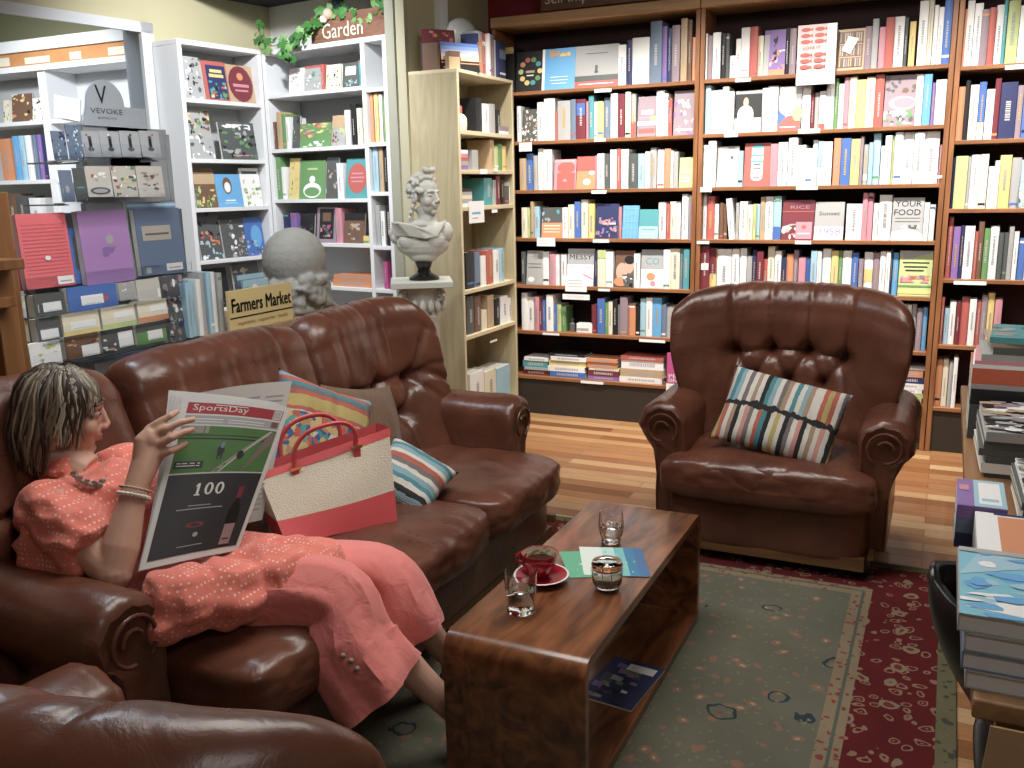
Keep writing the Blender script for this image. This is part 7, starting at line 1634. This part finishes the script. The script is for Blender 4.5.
# orange cover book behind it
z2 = TBT+.0005
for i, (t, c_) in enumerate(((.035, 'G'), (.035, 'g'), (.022, 'w'))):
    flatb(.10, 1.90, .34, .26, z2, t-.0005, c_, ['dark book lying at the bottom of the pile with the orange cover', 'grey book lying in the middle of the pile with the orange cover', 'book with white border, orange field and dark bird on its cover'][i], 'pile with the orange cover', [('r', 0, 0, 1, 1, 'w'), ('r', .12, .08, 1, .92, 'o'), ('r', .4, .7, 1, .97, 'u'), ('q', ((.1, .95), (1, .95), (1, 1), (.1, 1)), 'n'), ('n', .5, .1, .9, .5, 'GBk', 14, 3), ('r', .8, .2, .9, .8, 'G')] if i == 2 else None); z2 += t
# violet-blue pile overhanging the table edge
z3 = TBT+.0005
for i, (t, c_) in enumerate(((.035, 'n'), (.035, 'd'), (.03, 'v'))):
    flatb(.062, 2.17, .10, .2, z3, t-.0005, c_, ['navy book at the bottom of the narrow pile on the left table edge', 'slate book in the middle of the narrow pile on the left table edge', 'violet and pale blue book on top of the narrow pile on the left table edge'][i], 'narrow pile on the left table edge', [('r', .0, 0, .35, 1, 'v'), ('r', .35, 0, 1, 1, 's'), ('r', .45, .1, .9, .9, 'w'), ('r', .5, .2, .85, .3, 's'), ('r', .05, .55, .25, .75, 'p')] if i == 2 else None, spine='y'); z3 += t
# middle pile with busy covers
rr = random.Random(12)
for (xx, yy, base, n_, w_, d_, sd) in ((.2, 2.28, TBT+.0005, 5, .38, .33, 1), (.13, 2.74, TBT+.0005, 6, .45, .38, 2)):
    z = base
    for i in range(n_):
        t = rr.uniform(.012, .028); top = i == n_-1
        flatb(xx+rr.uniform(-.012, .012), yy+rr.uniform(-.01, .01), w_, d_, z, t-.0005, rr.choice('GkgwG'), '%s in the %s magazine pile on the right table' % (('magazine with a busy black and white cover lying on top' if top else 'magazine lying %s from the bottom' % ORD[i]), ['second', 'third'][sd-1]), 'magazine piles on the right table', [('n', 0, 0, 1, 1, 'gwGkgwam', 160, sd), ('r', .05, .82, .6, .93, 'w')] if top else None, rz=rr.uniform(-.03, .03), spine='y', cat='magazine', name='magazine'); z += t
# tall far pile
z = TBT+.0005; FP = [(.11, 'G'), (.05, 'k'), (.015, 'g'), (.05, 'o'), (.012, 'w'), (.012, 'p'), (.02, 'g'), (.022, 'G'), (.012, 'a'), (.02, 't')]
FL = ['big black box', 'black book with a white flash', 'thin grey book', 'thick orange book with a dark label', 'thin white book', 'thin pink book', 'grey book', 'dark grey book', 'tan book', 'dark teal book']
for i, (t, c_) in enumerate(FP):
    o = flatb(.10+(0 if i < 4 else rr.uniform(-.02, .03)+.012*(i-4)), 3.16+.004*i, .42, .3, z, t-.0005, c_ if c_ != 'o' else mat('box_orange', (.55, .13, .07), .5), '%s, %s from the bottom of the tall far pile on the right table' % (FL[i], ORD[i]), 'tall far pile on the right table', [('n', 0, 0, 1, 1, 'tGgG', 30, 2)] if i == len(FP)-1 else None, rz=0 if i < 4 else rr.uniform(-.08, .06), spine='y'); 
    z += t
# leaning books and a label at the far end, on the floor side of the shelves
# black chair tucked against the table, its back towards the viewer
BLK = mat('black_plastic', (.012, .012, .013), .28)
ch = empty('chair', (.30, 1.86, 0), 'black moulded chair tucked against the right table, seen edge-on', 'chair')
def cshell(a, b, o):
    v = b*1.0; th = (a-.5)*2.2; r_ = .21*(1-.25*(v-.62)**2*4); z = .42+.35*v+.02*cos(th)*v
    w_ = max(.16, 1-max(0, (v-.8)/.2)**2.2*.75)*(.62+.38*min(1, v*2.2)); th *= w_
    return (.35-(r_+o)*cos(th)*(.9+.1*v)-.14*v**.8, 1.86+(r_+o)*sin(th)*.85, z+o*.2*v)
mb = MB(); mb.grid(lambda a, b: cshell(a, b, 0), 26, 22, BLK); mb.grid(lambda a, b: cshell(a, b, .016), 26, 22, BLK, flip=True)
for a_ in (0, 1):
    mb.grid(lambda a, b: cshell(a_, b, .016*a), 2, 22, BLK, flip=bool(a_))
mb.grid(lambda a, b: cshell(b, 1, .016*a), 2, 26, BLK); mb.grid(lambda a, b: cshell(b, 0, .016*a), 2, 26, BLK)
o = part(mb, 'backrest', ch); weld(o, .0008)
mb = MB(); rcush(mb, (.30, 1.86, .42), (.36, .36, .035), BLK, n=4, crown=-.01, wave=0, seg=14); part(mb, 'seat', ch)
for sx in (-1, 1):
    for sy in (-1, 1): part(MB().tube([(.30+sx*.12, 1.86+sy*.12, .41), (.30+sx*.17, 1.86+sy*.17, .0)], [.016, .011], RWD, 10), 'leg', ch, 'reddish wooden leg')
# cardboard box under the near stack
KR = mat('cardboard', (.34, .22, .12), .85, var=.1); cbx = empty('cardboard_box', (.32, 1.30, 0), 'open brown cardboard box standing at the near end of the right table', 'box')
mb = MB(); X0, X1, Y0_, Y1, ZT2 = .105, .52, 1.14, 1.44, .60
mb.bb((X0, Y0_, 0), (X1, Y0_+.006, ZT2), KR).bb((X0, Y1-.006, 0), (X1, Y1, ZT2), KR).bb((X0, Y0_+.006, 0), (X0+.006, Y1-.006, ZT2), KR).bb((X1-.006, Y0_+.006, 0), (X1, Y1-.006, ZT2), KR).bb((X0+.006, Y0_+.006, .0), (X1-.006, Y1-.006, .01), KR); part(mb, 'box_body', cbx)
mb = MB(); q = [(X0, Y1, ZT2), (X1, Y1, ZT2), (X1-.01, Y1+.02, ZT2+.10), (X0+.01, Y1+.02, ZT2+.10)]; mb.add(q+[(a, b+.005, c) for a, b, c in q], [(0, 1, 2, 3), (4, 7, 6, 5), (0, 4, 5, 1), (1, 5, 6, 2), (2, 6, 7, 3), (3, 7, 4, 0)], KR); part(mb, 'flap', cbx)
# ------------------------------------------------------------------ the books that show smallest become one mass
def px(p):
    d = Vector(p)-EYE; z = d.dot(CF); return (512+FPX*d.dot(CR)/z, 384-FPX*d.dot(CU)/z) if z > .05 else (-99, -99)
bpy.context.view_layer.update()
bk = []
def hidden(x, y, o):
    return (690 < x < 895 and y > 300 and o.location.y > 5.3) or (o.location.x > .1 and o.location.y > 5.3 and x > 985 and y > 330)
for o in [o for o in S.objects if o.get('category') == 'book' and o.type == 'MESH']:
    bb = [px(o.matrix_world @ Vector(c)) for c in o.bound_box]; xs = [min(1024, max(0, b[0])) for b in bb]; ys = [min(768, max(0, b[1])) for b in bb]
    ar = (max(xs)-min(xs))*(max(ys)-min(ys)); cx, cy = (max(xs)+min(xs))/2, (max(ys)+min(ys))/2
    if hidden(cx, cy, o): ar *= .02
    if ar < 1 : bpy.data.objects.remove(o); continue
    bk.append((ar, o))
bk.sort(key=lambda t: -t[0])
KEEP = 300
rest = [o for _, o in bk[KEEP:]]
if rest:
    vs, fs, mi, mats = [], [], [], []
    for o in rest:
        off = len(vs); vs += [o.matrix_world @ v.co for v in o.data.vertices]
        idx = []
        for m_ in o.data.materials:
            if m_ not in mats: mats.append(m_)
            idx.append(mats.index(m_))
        for p in o.data.polygons: fs.append([off+k for k in p.vertices]); mi.append(idx[p.material_index])
        bpy.data.objects.remove(o)
    me = bpy.data.meshes.new('slim_books'); me.from_pydata(vs, [], fs)
    for m_ in mats: me.materials.append(m_)
    me.polygons.foreach_set('material_index', mi); me.update()
    o = bpy.data.objects.new('slim_books', me); C.objects.link(o)
    tag(o, 'the many slimmest and smallest book spines filling gaps on all the shelves', 'books', None, 'stuff')
used = {}
for o in S.objects:
    if o.get('category') and o.get('label'):
        w_ = o['label'].split()
        if len(w_) > 16: o['label'] = ' '.join(w_[:16])
    if '_w' in o: del o['_w']
